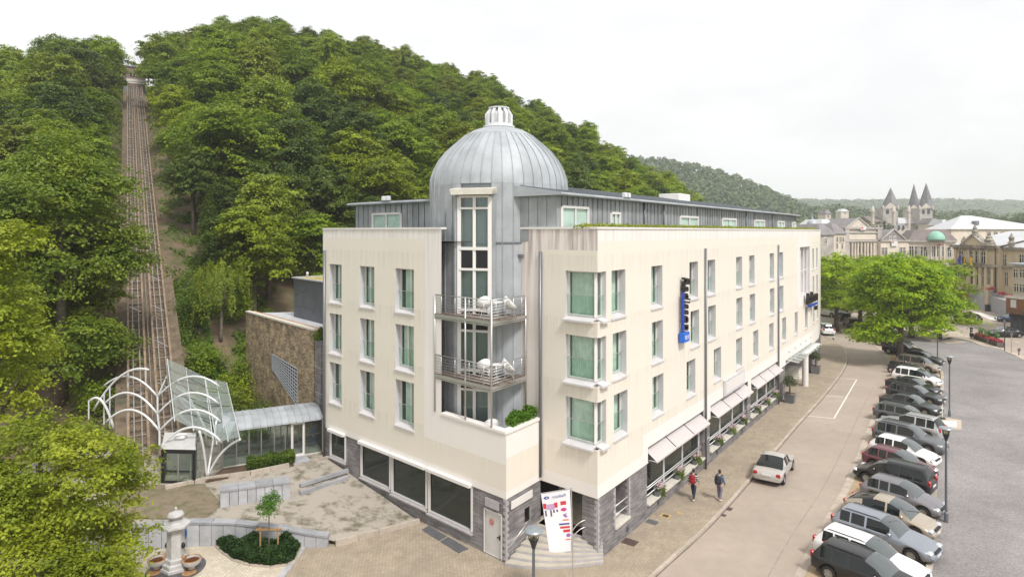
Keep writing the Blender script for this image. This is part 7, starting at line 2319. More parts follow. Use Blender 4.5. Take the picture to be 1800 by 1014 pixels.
for px, py, lab in ((1457, 589, 'green and white striped bollard close to the white van'), (1465, 597, 'green and white striped bollard at the tip of the pavement')):
    p = G(px, py); b = thing('bollard', lab, 'bollard', (p.x, p.y, 0), group='striped bollards')
    for kk in range(4):
        mb = MB(); mb.lathe([(.12, kk*.27), (.12, kk*.27+.265)], (0, 0, 0), 12); mb.local('band', 'sign_green' if kk % 2 == 0 else 'plate_white', b) if 'sign_green' in MAT else (mat('sign_green', (.01, .14, .06), .5), mb.local('band', 'sign_green', b))
    mb = MB(); mb.lathe([(.12, 1.08), (.10, 1.14), (.0, 1.16)], (0, 0, 0), 12); mb.local('cap', 'plate_white', b)
# box plants on the terrace parapet
def tp(rng):
    s_ = rng.uniform(.7, 2.75); q = WB.W(s_, -rng.uniform(.1, .62), 6.12+.55*rng.random()**.6*(1+.25*math.sin(s_*6)))
    return q
scatter_bush('terrace_plants', 'row of glossy bright green bushes on the terrace parapet below the balconies', 'shrub', 21, tp, 2600, .13, 'leaf_box', 0, 1)
# shell chairs on the balconies
def chair(loc, ang, label):
    c = thing('shell_chair', label, 'chair', loc, ang, 'white shell chairs on the balconies')
    mb = MB(); mb.lathe([(.03, -.24), (.18, -.21), (.30, -.10), (.36, .06), (.37, .14)], (0, 0, 0), 18, cap=False); mb.xf(Matrix.Translation((0, .02, .62)) @ Matrix.Rotation(R(48), 4, 'X') @ Matrix.Diagonal((1, 1.15, 1, 1))); o = mb.local('shell', 'white_plastic', c, smooth=True)
    sm = o.modifiers.new('thick', 'SOLIDIFY'); sm.thickness = .02
    for x, y in ((-.2, -.2), (.2, -.2), (-.2, .2), (.2, .2)):
        mb = MB(); mb.tube([(x*.6, y*.6, .42), (x*1.25, y*1.25, 0)], .014, 6); mb.local('leg', 'steel', c)
def chair_on(px, d, zd, ang, lab): 
    p = D(px, d); chair((p.x, p.y, zd+.04), ang, lab)
chair_on(851, 31.3, 11.22, R(200), 'white shell chair by the tower window on the upper balcony')
chair_on(896, 31.3, 11.22, R(100), 'white shell chair at the street end of the upper balcony')
chair_on(851, 31.3, 8.1, R(200), 'white shell chair by the tower window on the lower balcony')
chair_on(893, 31.3, 8.1, R(100), 'white shell chair at the street end of the lower balcony')
chair_on(864, 31.0, 5.2, R(190), 'white shell chair on the walled terrace under the balconies')
def btable(px, d, zd, lab):
    p = D(px, d); t = thing('bistro_table', lab, 'table', (p.x, p.y, zd+.04), group='balcony tables')
    mb = MB(); mb.lathe([(.30, .70), (.30, .73)], (0, 0, 0), 20); mb.local('table_top', 'white_plastic', t)
    mb = MB(); mb.lathe([(.03, .02), (.03, .70)], (0, 0, 0), 8); mb.local('column', 'steel', t)
    mb = MB(); mb.lathe([(.2, 0), (.2, .02)], (0, 0, 0), 16); mb.local('foot', 'steel', t)
btable(874, 31.2, 11.22, 'small round white table on the upper balcony'); btable(874, 31.2, 8.1, 'small round white table on the lower balcony')
# planter troughs by the cross street
mat('trough', (.12, .10, .085), .8, var=.2, scale=4)
for (a, b, lab) in (((1717, 594.5), (1741, 603), 'long dark flower trough with three small conifers by the cross street'), ((1744, 604), (1759, 609), 'short dark flower trough beside the long one')):
    p, q = G(*a), G(*b); t_ = (q-p).normalized(); n_ = Vector((t_.y, -t_.x, 0))*.45
    tr = thing('flower_trough', lab, 'planter', tuple((p+q)/2), group='flower troughs by the cross street')
    mb = MB(); mb.prism([tuple((p-n_).xy), tuple((q-n_).xy), tuple((q+n_).xy), tuple((p+n_).xy)], -.1, .55); mb.build('trough', 'trough', tr)
    rng = np.random.default_rng(7); m_ = 500
    tt, nn = rng.random(m_), rng.uniform(-1, 1, m_)
    P = np.array([tuple(p.lerp(q, x)+n_*y+Vector((0, 0, .55+.3*rng.random()))) for x, y in zip(tt, nn)])
    v, qq = leaf_arrays(rng, P, np.tile((0, 0, .7), (m_, 1)), .2, jitter=.5)
    o = put('flowers', np_mesh('flowers', v, qq, 'petal_red'), None); 
    for v_ in o.data.vertices: v_.co -= off(tr)
    o.parent = tr
    for f in ((.2, .5, .8) if (q-p).length > 2.5 else (.5,)):
        c = p.lerp(q, f); P = np.array([(c.x+rng.normal(0, .18), c.y+rng.normal(0, .18), .6+1.1*rng.random()) for _ in range(140)])
        v, qq = leaf_arrays(rng, P, np.tile((0, 0, .7), (140, 1)), .2, jitter=.6); o = put('conifer', np_mesh('conifer', v, qq, 'leaf_box'), None)
        for v_ in o.data.vertices: v_.co -= off(tr)
        o.parent = tr
# thin posts at the square edge
for px, y0, y1, lab, col in ((1766, 565, 616, 'black post with a small sign at the edge of the square', 'black'), (1778, 585, 620, 'slim grey post beside the cross street', 'steel'), (1791, 612, 624, 'short dark post at the right end of the square pavement', 'black'), (1753, 519, 548, 'dark sign post on the far pavement', 'black'), (1759, 522, 550, 'grey post carrying a blue sign on the far pavement', 'steel')):
    p = G(px, y1); z = ZP(y0, p.y)
    t = thing('sign_post', lab, 'post', (p.x, p.y, 0))
    mb = MB(); mb.lathe([(.05, 0), (.05, z)], (0, 0, 0), 8); mb.local('pole', col, t)
    mb = MB(); mb.bevel_box((-.2, -.05, z-.35), (.2, -.01, z), .02); mb.local('sign_plate', 'sign_blue' if 'blue' in lab else 'paint_grey', t)
p = G(1707.5, 595); t = thing('traffic_pillar', 'squat black and white traffic pillar by the crossing', 'bollard', (p.x, p.y, 0))
for z0, z1, m_, r_ in ((0, .25, 'steel', .14), (.25, .85, 'black', .22), (.85, 1.0, 'plate_white', .17), (1.0, 1.25, 'black', .18), (1.25, 1.35, 'plate_white', .17), (1.35, 1.6, 'black', .18)):
    mb = MB(); mb.lathe([(r_, z0), (r_, z1-.01)], (0, 0, 0), 12); mb.local('segment', m_, t)
p = G(1735.5, 547); t = thing('litter_bin', 'dark green litter bin on the far pavement before the grand stair', 'bin', (p.x, p.y, 0))
mb = MB(); mb.lathe([(.36, 0), (.42, 1.0), (.48, 1.05), (.48, 1.15), (.3, 1.3)], (0, 0, 0), 14); mb.local('bin_body', 'lamp_dark', t); mb = MB(); mb.lathe([(.1, 1.3), (.12, 1.36)], (0, 0, 0), 10); mb.local('bin_knob', 'lamp_dark', t)
# barrier post on the parking kerb
p = G(1656.5, 735); t = thing('marker_post', 'thin white marker post on a dark foot beside the square lamp', 'post', (p.x, p.y, RZ+.06)); mb = MB(); mb.lathe([(.04, .1), (.035, 1.25)], (0, 0, 0), 8); mb.local('pole', 'plate_white', t); mb = MB(); mb.bevel_box((-.2, -.15, 0), (.2, .15, .14), .03); mb.local('foot', 'black', t)

# ------------------------------------------------------------------ people
mat('skin', (.55, .33, .24), .55); mat('hair_brown', (.05, .028, .016), .6); mat('denim', (.028, .032, .06), .85, var=.15, scale=8); mat('grey_cloth', (.19, .18, .24), .9, var=.1, scale=8); mat('blue_jacket', (.10, .17, .28), .85, var=.12, scale=6); mat('red_bag', (.30, .012, .02), .7); mat('navy_bag', (.02, .022, .035), .7); mat('shoe_white', (.70, .66, .64), .6); mat('bright_blue', (.03, .20, .55), .8)
m, n, l, p_ = new_mat('striped_shirt')
g_ = n.new('ShaderNodeTexCoord'); sx_ = n.new('ShaderNodeSeparateXYZ'); l.new(g_.outputs['Object'], sx_.inputs[0]); ma = n.new('ShaderNodeMath'); ma.operation = 'MULTIPLY'; ma.inputs[1].default_value = 46; l.new(sx_.outputs['Z'], ma.inputs[0]); sn = n.new('ShaderNodeMath'); sn.operation = 'SINE'; l.new(ma.outputs[0], sn.inputs[0]); gt = n.new('ShaderNodeMath'); gt.operation = 'GREATER_THAN'; gt.inputs[1].default_value = .1; l.new(sn.outputs[0], gt.inputs[0]); mx_ = n.new('ShaderNodeMix'); mx_.data_type = 'RGBA'; mx_.inputs['A'].default_value = (.02, .025, .06, 1); mx_.inputs['B'].default_value = (.72, .70, .68, 1); l.new(gt.outputs[0], mx_.inputs['Factor']); l.new(mx_.outputs['Result'], p_.inputs['Base Color']); p_.inputs['Roughness'].default_value = .9
def skin_obj(name, verts, edges, radii, m_, parent, sub=2, root=0):
    me = bpy.data.meshes.new(name); me.from_pydata(verts, edges, []); me.materials.append(MAT[m_])
    o = put(name, me, parent)
    sk = o.modifiers.new('skin', 'SKIN'); sk.use_smooth_shade = True
    ld = me.skin_vertices[0].data if me.skin_vertices else None
    if ld is None:
        bm = bmesh.new(); bm.from_mesh(me); bm.verts.layers.skin.verify(); bm.to_mesh(me); bm.free(); ld = me.skin_vertices[0].data
    for i, r_ in enumerate(radii):
        ld[i].radius = (r_, r_) if not isinstance(r_, tuple) else r_
        ld[i].use_root = (i == root)
    sb = o.modifiers.new('sub', 'SUBSURF'); sb.levels = sub; sb.render_levels = sub
    return o
def person(loc, ang, label, top, bottom, hair, shoes='shoe_white', step=.28, arm=.18, h=1.76, sitting=False):
    """faces +Y in its own space"""
    t = thing('person', label, 'person', loc, ang, None)
    k = h/1.76
    # pelvis 0, waist 1, chest 2, neck 3, head base 4, head 5, crown 6
    V = [(0, 0, .95), (0, .0, 1.10), (0, .01, 1.32), (0, .01, 1.50), (0, .03, 1.57), (0, .045, 1.66), (0, .03, 1.74)]
    Rr = [(.14, .105), (.135, .10), (.165, .115), .058, .062, (.078, .095), (.062, .075)]
    E = [(i, i+1) for i in range(6)]
    def limb(a, pts, rad):
        nonlocal V, Rr, E
        prev = a
        for p, r_ in zip(pts, rad):
            V.append(p); Rr.append(r_); E.append((prev, len(V)-1)); prev = len(V)-1
        return prev
    legs = {}
    for s_, ph in ((-1, 1), (1, -1)):
        st_ = step*ph
        legs[s_] = [(s_*.095, 0, .88), (s_*.10, st_*.42+.03, .50), (s_*.10, st_-(.06 if ph < 0 else 0), .09 if ph > 0 else .13), (s_*.105, st_+.13, .045 if ph > 0 else .06)]
        limb(0, legs[s_], [.085, .058, .042, .035])
    arms = {}
    for s_, ph in ((-1, -1), (1, 1)):
        a_ = arm*ph
        arms[s_] = [(s_*.185, .0, 1.42), (s_*.245, a_*.35-.02, 1.16), (s_*.25, a_+.08, .93), (s_*.245, a_+.11, .86)]
        w_ = limb(2, arms[s_], [.058, .045, .032, .034])
        for q in range(4):
            fx = s_*(.245-.012+.0)-.0; fy = a_+.085+.018*q
            limb(w_, [(fx, fy+.01, .80), (fx-s_*.012, fy+.012, .765)], [.011, .009])
        limb(w_, [(s_*.225, a_+.14, .83), (s_*.222, a_+.15, .80)], [.012, .010])
    t.scale = (k, k, k)
    skin_obj('body', V, E, Rr, 'skin', t)
    # jacket
    JV = [(0, 0, .93), (0, 0, 1.10), (0, .01, 1.33), (0, .01, 1.47)]; JR = [(.165, .13), (.155, .12), (.185, .135), (.08, .075)]; JE = [(0, 1), (1, 2), (2, 3)]
    for s_ in (-1, 1):
        prev = 2
        for p, r_ in zip(arms[s_][:3], (.078, .062, .048)):
            JV.append(p); JR.append(r_); JE.append((prev, len(JV)-1)); prev = len(JV)-1
    skin_obj('jacket', JV, JE, JR, top, t)
    TV = [(0, 0, .99), (0, 0, .90)]; TR_ = [(.15, .115), (.155, .12)]; TE = [(0, 1)]
    for s_ in (-1, 1):
        prev = 1
        for p, r_ in zip(legs[s_][:3], (.10, .078, .062)):
            TV.append(p); TR_.append(r_); TE.append((prev, len(TV)-1)); prev = len(TV)-1
    skin_obj('trousers', TV, TE, TR_, bottom, t)
    for s_ in (-1, 1):
        a_, b_ = legs[s_][2], legs[s_][3]
        skin_obj('shoe', [(a_[0], a_[1]-.05, a_[2]-.045), (a_[0], a_[1]+.03, a_[2]-.04), (b_[0], b_[1]+.01, b_[2]-.005)], [(0, 1), (1, 2)], [.045, .05, .036], shoes, t)
    mb = MB(); mb.lathe([(.02, -.11), (.085, -.09), (.103, -.02), (.100, .05), (.07, .105), (.0, .125)], (0, 0, 0), 14)
    mb.v = [(x*.86, (y*1.04 if y < 0 else y*.55)+.025, z+1.67) for x, y, z in mb.v]; mb.local('hair', hair, t, smooth=True)
    mb = MB(); mb.lathe([(.0, .0), (.014, .012), (.016, .03), (.006, .05)], (0, .145, 1.625), 6); mb.local('nose', 'skin', t)
    for s_ in (-1, 1):
        mb = MB(); mb.lathe([(.0, -.014), (.013, 0), (.0, .014)], (s_*.032, .125, 1.668), 8); mb.local('eye', 'black', t)
        mb = MB(); mb.lathe([(.0, -.03), (.02, 0), (.0, .032)], (s_*.084, .03, 1.655), 8); mb.local('ear', 'skin', t)
    mb = MB(); mb.box((-.025, .128, 1.588), (.025, .136, 1.597)); mb.local('mouth', 'red_bag', t)
    return t
def backpack(loc, ang, m_, label, s=1.0):
    b = thing('backpack', label, 'backpack', loc, ang); b.scale = (s, s, s)
    mb = MB(); mb.bevel_box((-.17, -.30, .98), (.17, -.115, 1.46), .06); mb.local('bag', m_, b, auto=50)
    mb = MB(); mb.bevel_box((-.13, -.36, 1.02), (.13, -.29, 1.24), .03); mb.local('pocket', m_, b, auto=50)
    for s_ in (-1, 1):
        mb = MB(); mb.tube([(s_*.12, -.14, 1.44), (s_*.13, -.05, 1.53), (s_*.14, .12, 1.47), (s_*.15, .165, 1.3), (s_*.16, .06, 1.08), (s_*.15, -.14, 1.02)], .017, 6); mb.local('strap', 'black', b)
WALK = math.atan2(UR.y, UR.x)-math.pi/2
p = G(1219, 877); person((p.x, p.y, 0), WALK+.05, 'person in a striped jumper and dark jeans walking with a red backpack', 'striped_shirt', 'denim', 'hair_brown', step=.30); backpack((p.x, p.y, 0), WALK+.05, 'red_bag', 'red backpack worn by the walker in the striped jumper')
p = G(1265, 879); person((p.x, p.y, 0), WALK-.1, 'person in a blue denim jacket and grey trousers walking with a dark backpack', 'blue_jacket', 'grey_cloth', 'hair_brown', step=.10, arm=.08); backpack((p.x, p.y, 0), WALK-.1, 'navy_bag', 'dark navy backpack worn by the walker in the denim jacket')
p = Vector((-15.72, 29.7, 0)); person((p.x, p.y, 0), R(150), 'person in a bright blue top standing behind the fountain pillar', 'bright_blue', 'black', 'hair_brown', step=.05, arm=.05)
q = Wk.W(Lk*.93, -.9, zf+.06); person(q, R(90), 'person in blue standing inside the glazed corridor', 'bright_blue', 'blue_jacket', 'hair_brown', step=.1)

# ------------------------------------------------------------------ lindens of the square
def linden(label, px, base_y, top_y, rad, seed, m='leaf_bright', d=None, name='linden_tree', clumps=520, leaf=.30, sq=1.0):
    p = G(px, base_y) if d is None else D(px, d)
    h = ZP(top_y, p.y)
    t = thing(name, label, 'tree', (p.x, p.y, RZ), group='lindens along the square')
    rnd = random.Random(seed)
    L = [(0, 0, h*.60, rad*.72, rad*.72, h*.30)]
    for i in range(26):
        a = i*2.399+rnd.uniform(-.3, .3); tt = rnd.uniform(.25, .84)
        rr = rad*.72*math.sqrt(max(.2, 1-((tt-.48)/.5)**2)); q = rad*rnd.uniform(.24, .38)
        L.append((math.cos(a)*rr, math.sin(a)*rr, h*tt, q, q, q*.62*sq))
    L.append((0, 0, h*.88, rad*.32, rad*.32, h*.09))
    put('crown', crown_mesh('crown', seed, L, clumps, 46, rad*.15, leaf, m, flat=.26, droop=.3, inner=.16, low=-.75), t)
    put('trunk', trunk_mesh('trunk', seed, h*.85, .34 if rad > 5 else .25, 9, spread=.8), t)
    return t
linden('big spreading bright-green linden among the parked cars', 1582, 638, 436, 5.7, 401, clumps=1000)
linden('linden crown closing the view at the far hotel corner', 1470, 0, 434, 5.8, 402, d=98)
linden('second linden in the row beyond the far kerb', 1512, 0, 438, 6.0, 403, d=102)
linden('linden between the big crown and the casino gables', 1545, 0, 441, 5.6, 404, d=106)
linden('linden to the right of the big crown, before the stair', 1652, 0, 447, 4.8, 405, d=90)
linden('tall linden directly behind the big crown', 1602, 0, 436, 5.4, 406, d=92)
linden('pale feathery tree before the long casino wing', 1612, 0, 444, 4.6, 407, d=138, m='leaf_sedum', name='willow_tree', clumps=360)
linden('pale feathery tree before the stone bath-house corner', 1680, 0, 448, 4.0, 408, d=140, m='leaf_sedum', name='willow_tree', clumps=300)
linden('linden by the white van at the far bend', 1448, 0, 452, 4.2, 409, d=118)

# ------------------------------------------------------------------ town
mat('town_stone', (.56, .50, .435), .85, var=.14, scale=.35)
mat('town_cream', (.66, .585, .49), .85, var=.10, scale=.3)
mat('town_grey', (.44, .405, .375), .85, var=.16, scale=.4)
mat('bath_stone', (.64, .53, .36), .85, scale=.5, col2=(.47, .395, .29), lo=.50, hi=.75, detail=8)
mat('black_stone', (.29, .255, .21), .9, var=.4, scale=1.2)
mat('slate_roof', (.22, .205, .205), .7, var=.16, scale=.5)
mat('brown_roof', (.19, .155, .145), .75, var=.18, scale=.6)
mat('pale_roof', (.52, .52, .53), .55, var=.05, scale=.2)
mat('copper', (.26, .50, .39), .6, var=.08, scale=.5)
mat('spire_slate', (.17, .165, .175), .6, var=.2, scale=.25)
mat('town_pane', (.035, .04, .045), .12, spec=.7)
mat('shop_wood', (.24, .10, .045), .7, var=.2, scale=2)
mat('shop_blue', (.045, .055, .075), .5)
class Block:
    """a building whose front runs from pixel column pa at depth da to pb at depth db"""
    def __init__(s, name, label, pa, da, pb, db, z0, z1, depth, m, cat='building'):
        s.a, s.b = D(pa, da).xy, D(pb, db).xy
        s.t = (s.b-s.a).normalized(); s.n = Vector((s.t.y, -s.t.x)); s.L = (s.b-s.a).length
        s.z0, s.z1, s.dep, s.m = z0, z1, depth, m
        c = (s.a+s.b)/2
        s.o = thing(name, label, cat, (c.x, c.y, 0))
        mb = MB(); mb.prism([tuple(s.P(0, 0)), tuple(s.P(s.L, 0)), tuple(s.P(s.L, -depth)), tuple(s.P(0, -depth))], z0, z1); mb.build('wall', m, s.o)
    def P(s, u, n): return s.a+s.t*u+s.n*n
    def P3(s, u, n, z): q = s.P(u, n); return (q.x, q.y, z)
    def U(s, px):
        k = (px-CX)/F; d = s.t
        return (k*s.a.y-s.a.x)/(d.x-k*d.y)
    def Z(s, px, py):
        q = s.P(s.U(px), 0); return ZP(py, q.y)
    def box(s, name, u0, u1, n0, n1, z0, z1, m, par=None):
        mb = MB(); mb.prism([tuple(s.P(u0, n0)), tuple(s.P(u1, n0)), tuple(s.P(u1, n1)), tuple(s.P(u0, n1))], z0, z1); return mb.build(name, m, par or s.o)
    def window(s, u, z, w, h, frame='town_cream', arch=False):
        f = MB()
        for (a, b, c, d) in ((u-w/2-.14, u-w/2, z-.1, z+h+.14), (u+w/2, u+w/2+.14, z-.1, z+h+.14), (u-w/2, u+w/2, z+h, z+h+.14), (u-w/2-.2, u+w/2+.2, z-.24, z-.1)):
            f.prism([tuple(s.P(a, .0)), tuple(s.P(b, .0)), tuple(s.P(b, .12)), tuple(s.P(a, .12))], c, d)
        o = f.build('window', frame, s.o)
        p = MB(); p.quad(s.P3(u-w/2, .02, z-.1), s.P3(u+w/2, .02, z-.1), s.P3(u+w/2, .02, z+h), s.P3(u-w/2, .02, z+h)); p.build('pane', 'town_pane', o)
        b = MB()
        b.prism([tuple(s.P(u-.05, .02)), tuple(s.P(u+.05, .02)), tuple(s.P(u+.05, .07)), tuple(s.P(u-.05, .07))], z-.1, z+h)
        b.prism([tuple(s.P(u-w/2, .02)), tuple(s.P(u+w/2, .02)), tuple(s.P(u+w/2, .06)), tuple(s.P(u-w/2, .06))], z+h*.66, z+h*.66+.08); b.build('glazing_bar', 'plate_white', o)
        if arch:
            m_ = MB(); pts = [s.P3(u+math.cos(k*.3142)*w/2, .03, z+h+math.sin(k*.3142)*w/2) for k in range(11)]; m_.poly(pts); m_.build('fanlight', 'town_pane', o)
    def gable(s, u0, u1, z, h, m='slate_roof', n0=.3, depth=None, name='roof', face='town_stone'):
        dp = depth or s.dep; um = (u0+u1)/2
        mb = MB()
        A_, B_, T_ = s.P3(u0, n0, z), s.P3(u1, n0, z), s.P3(um, n0, z+h)
        A2, B2, T2 = s.P3(u0, -dp, z), s.P3(u1, -dp, z), s.P3(um, -dp, z+h)
        mb.quad(A_, T_, T2, A2); mb.quad(B_, B2, T2, T_); o = mb.build(name, m, s.o)
        mb = MB(); mb.poly([s.P3(u0+.1, n0-.1, z), s.P3(u1-.1, n0-.1, z), s.P3(um, n0-.1, z+h-.1)]); mb.build('gable', face, o)
        for a, b in ((A_, T_), (T_, B_)):
            mb = MB(); mb.bar(Vector(a)+Vector((0, 0, .1)), Vector(b)+Vector((0, 0, .1)), .35, .28); mb.build('verge', 'town_grey', o)
        return o
    def hip(s, z, h, m='slate_roof', over=.4, flat=.35, depth=None):
        dp = depth or s.dep
        lo = [s.P3(-over, over, z), s.P3(s.L+over, over, z), s.P3(s.L+over, -dp, z), s.P3(-over, -dp, z)]
        i = min(dp, s.L)*flat
        hi = [s.P3(i, -i, z+h), s.P3(s.L-i, -i, z+h), s.P3(s.L-i, -dp+i, z+h), s.P3(i, -dp+i, z+h)]
        mb = MB(); mb.add(lo+hi, [(4, 5, 6, 7)]+[(k, (k+1) % 4, 4+(k+1) % 4, 4+k) for k in range(4)]); return mb.build('roof', m, s.o)
    def cornice(s, z, h=.4, out=.4, m='town_grey'): return s.box('cornice', -out*.6, s.L+out*.6, -.05, out, z, z+h, m)

# casino: colonnaded front with a gable
b = Block('casino', 'grey stone casino front with columns, attic and slate gable', 1484, 172, 1548, 176, -.5, ZP(402, 174), 16, 'town_stone')
zz1 = b.z1
b.cornice(zz1-.1, .5, .5); b.cornice(b.Z(1515, 410), .3, .35); b.cornice(b.Z(1515, 425), .5, .5)
b.box('attic', b.U(1492), b.U(1538), 0, .15, b.Z(1515, 421), b.Z(1515, 412), 'town_cream')
b.box('pier', 0, b.U(1491), 0, .4, 0, zz1-.1, 'town_grey'); b.box('pier', b.U(1541), b.L, 0, .4, 0, zz1-.1, 'town_grey')
b.gable(b.U(1495), b.U(1536), zz1+.3, 2.7, n0=-1.2, depth=10)
for px in (1496, 1501, 1506, 1512, 1518, 1523, 1529, 1534, 1537):
    mb = MB(); q = b.P(b.U(px), .35); mb.lathe([(.34, 2), (.30, b.Z(1515, 427)), (.42, b.Z(1515, 426))], (q.x, q.y, 0), 10); mb.build('column', 'town_cream', b.o)
for px in (1498.5, 1509, 1515, 1526): b.window(b.U(px), b.Z(1515, 445), .9, 2.0)
sgn = b.box('sign_panel', b.U(1509.5), b.U(1519), .55, .65, zz1-.35, zz1+.65, 'plate_white'); b.box('sign_emblem', b.U(1510.5), b.U(1514), .65, .67, zz1-.05, zz1+.45, 'sign_red', sgn)
# theatre with gable
b = Block('theatre', 'pale theatre facade with slate gable and sign panel', 1548, 174, 1598, 178, -.5, ZP(424, 176), 16, 'town_cream')
b.cornice(b.z1-.1, .4, .4); b.gable(b.U(1549), b.U(1592), b.z1+.3, 3.0, n0=.1, depth=12, face='slate_roof')
for px in (1552, 1557, 1583, 1589): b.window(b.U(px), b.Z(1570, 447), .9, 1.9)
for px in (1565, 1572.5): b.window(b.U(px), b.z1+.55, .7, .8, 'plate_white')
sgn = b.box('sign_panel', b.U(1565), b.U(1575.5), .3, .42, b.Z(1570, 432.5), b.Z(1570, 424), 'plate_white'); b.box('sign_emblem', b.U(1566), b.U(1569), .42, .44, b.Z(1570, 427), b.Z(1570, 424.6), 'sign_red', sgn)
# long wing with mansard and copper dome
b = Block('casino_wing', 'long stone casino wing with brown mansard roof and green copper dome', 1598, 178, 1680, 174, -.5, ZP(425, 176), 14, 'town_stone')
b.cornice(b.z1-.1, .5, .45); b.hip(b.z1+.4, 2.9, 'brown_roof', flat=.16)
q = b.P(b.U(1645.5), .0); mb = MB(); mb.lathe([(2.2, 0), (2.2, .5), (2.0, 1.2), (1.5, 2.0), (.7, 2.5), (0, 2.6)], (q.x, q.y, b.z1+.4), 24); mb.build('copper_dome', 'copper', b.o, smooth=True)
for px in (1602, 1612, 1618, 1641, 1650, 1656): b.window(b.U(px), b.Z(1640, 450), 1.0, 2.7)
for px in (1627, 1669):
    b.window(b.U(px), b.Z(1640, 450), .8, 1.7)
    q = b.P3(b.U(px), .05, b.Z(1640, 437)); mb = MB(); mb.lathe([(.5, -.04), (.5, .04)], (0, 0, 0), 14); mb.xf(Matrix.Translation(q) @ Matrix.Rotation(R(90), 4, 'X')); mb.build('oculus', 'town_pane', b.o)
for px in (1637, 1645.5, 1653.5, 1660): b.box('pilaster', b.U(px)-.2, b.U(px)+.2, 0, .2, 2, b.z1-.2, 'town_cream')
b.box('red_sign', b.U(1646.5), b.U(1656), .2, .3, b.Z(1650, 431.5), b.Z(1650, 429.5), 'sign_red')
# houses at the left
for lab, pa, pb, d, yt, m_, rf, wins in (
        ('narrow grey house with slate roof beside the hotel end', 1443, 1466, 150, 413, 'town_grey', 'slate_roof', ((1451, 424),)),
        ('pale house with small balconies between the grey house and the casino', 1466, 1486, 158, 411, 'town_cream', 'slate_roof', ((1471, 421), (1477, 421), (1482, 421), (1471, 432), (1480, 432))),
        ('low white-roofed house behind the grey houses', 1446, 1474, 190, 400, 'town_grey', 'pale_roof', ()),
        ('dark-roofed block behind the pale house', 1470, 1490, 210, 398, 'town_grey', 'slate_roof', ())):
    b = Block('town_house', lab, pa, d, pb, d+3, -.5, ZP(yt, d), 10, m_, 'house'); b.hip(b.z1, 2.6, rf, flat=.3); b.cornice(b.z1-.2, .2, .25)
    for px, py in wins: b.window(b.U(px), b.Z(px, py+4), .8, 1.2)
# turret dome behind the hotel end
q = D(1428, 170); tu_ = thing('turret', 'round grey ribbed turret dome with spike beyond the hotel roof', 'turret', (q.x, q.y, 0))
zb0 = ZP(398, 170)
mb = MB(); mb.lathe([(1.2, 0), (1.2, zb0), (1.45, zb0+.1)], (0, 0, 0), 16); mb.local('drum', 'town_stone', tu_)
mb = MB(); mb.lathe([(1.45, zb0+.1), (1.42, zb0+.6), (1.15, zb0+1.3), (.6, zb0+1.8), (.22, zb0+2.0), (.22, zb0+2.4), (.04, zb0+2.7), (.02, zb0+4.2)], (0, 0, 0), 16); mb.local('dome', 'zinc', tu_, auto=40)
# church
ch = thing('church', 'stone church with a broad crossing spire and two pointed west towers', 'church', tuple(D(1600, 300)))
cd = 300.0
def chbox(name, pa, pb, d0, d1, z0, z1, m_): 
    mb = MB(); mb.prism([tuple(D(pa, d0).xy), tuple(D(pb, d0).xy), tuple(D(pb, d0).xy+Vector((0, d1-d0))), tuple(D(pa, d0).xy+Vector((0, d1-d0)))], z0, z1); return mb.build(name, m_, ch)
def spire(px, d, r, z0, z1, n=8, rot=.39): 
    q = D(px, d); mb = MB(); bb = len(mb.v); mb.lathe([(r, 0), (r*.95, .2), (.05, z1-z0)], (0, 0, 0), n); mb.xf(Matrix.Translation((q.x, q.y, z0)) @ Matrix.Rotation(rot, 4, 'Z')); mb.build('spire', 'spire_slate', ch)
def tower(pa, pb, yb, ytop, ytip, d, n=4):
    z1_, zt2 = ZP(ytop, d), ZP(ytip, d)
    w = (pb-pa)*d/F
    chbox('tower', pa, pb, d, d+w, -.5, z1_, 'town_grey')
    pc = (pa+pb)/2; dc = d+w/2
    spire(pc, dc, w*.62, z1_, zt2, 8)
    # gablets and belfry openings
    for k, px in enumerate((pa+(pb-pa)*.3, pa+(pb-pa)*.7)):
        q = D(px, d-.15); ww = w*.10
        mb = MB(); z = ZP(ytop+9, d); mb.quad((q.x-ww, q.y, z), (q.x+ww, q.y, z), (q.x+ww, q.y, z+2.0), (q.x-ww, q.y, z+2.0)); mb.build('belfry_opening', 'town_pane', ch)
    q = D(pc, d-.2)
    mb = MB(); mb.poly([(q.x-w*.5, q.y, z1_), (q.x+w*.5, q.y, z1_), (q.x, q.y, z1_+w*.42)]); mb.build('gablet', 'town_stone', ch)
    qx = D(pb, d).x
    for px in (pa, pb):
        q = D(px, d); mb = MB(); mb.lathe([(.55, -.5), (.55, .8), (.05, 2.0)], (q.x, q.y, z1_), 6); mb.build('pinnacle', 'town_stone', ch)
tower(1552.5, 1578.5, 392, 367, 329, 300)
tower(1598, 1615, 392, 367, 322.5, 312)
tower(1616.5, 1639.5, 392, 367, 321, 300)
chbox('nave', 1556, 1640, 304, 318, -.5, ZP(392, 304), 'town_stone'); chbox('transept', 1533, 1556, 300, 314, -.5, ZP(389, 300), 'town_stone')
def roof_strip(pa, pb, d, w, yb, yt, m_):
    zl, zh = ZP(yb, d), ZP(yt, d+w/2)
    a, c = D(pa, d).xy, D(pb, d).xy
    mb = MB(); mb.quad((*a, zl), (*c, zl), (c.x, c.y+w/2, zh), (a.x, a.y+w/2, zh)); mb.quad((c.x, c.y+w, zl), (a.x, a.y+w, zl), (a.x, a.y+w/2, zh), (c.x, c.y+w/2, zh)); mb.poly([(*a, zl), (a.x, a.y+w/2, zh), (a.x, a.y+w, zl)]); mb.build('roof', m_, ch)
roof_strip(1576, 1620, 303, 14, 393, 383, 'pale_roof'); roof_strip(1531, 1560, 299, 14, 390, 380, 'brown_roof'); roof_strip(1574, 1600, 292, 10, 402, 393, 'slate_roof')
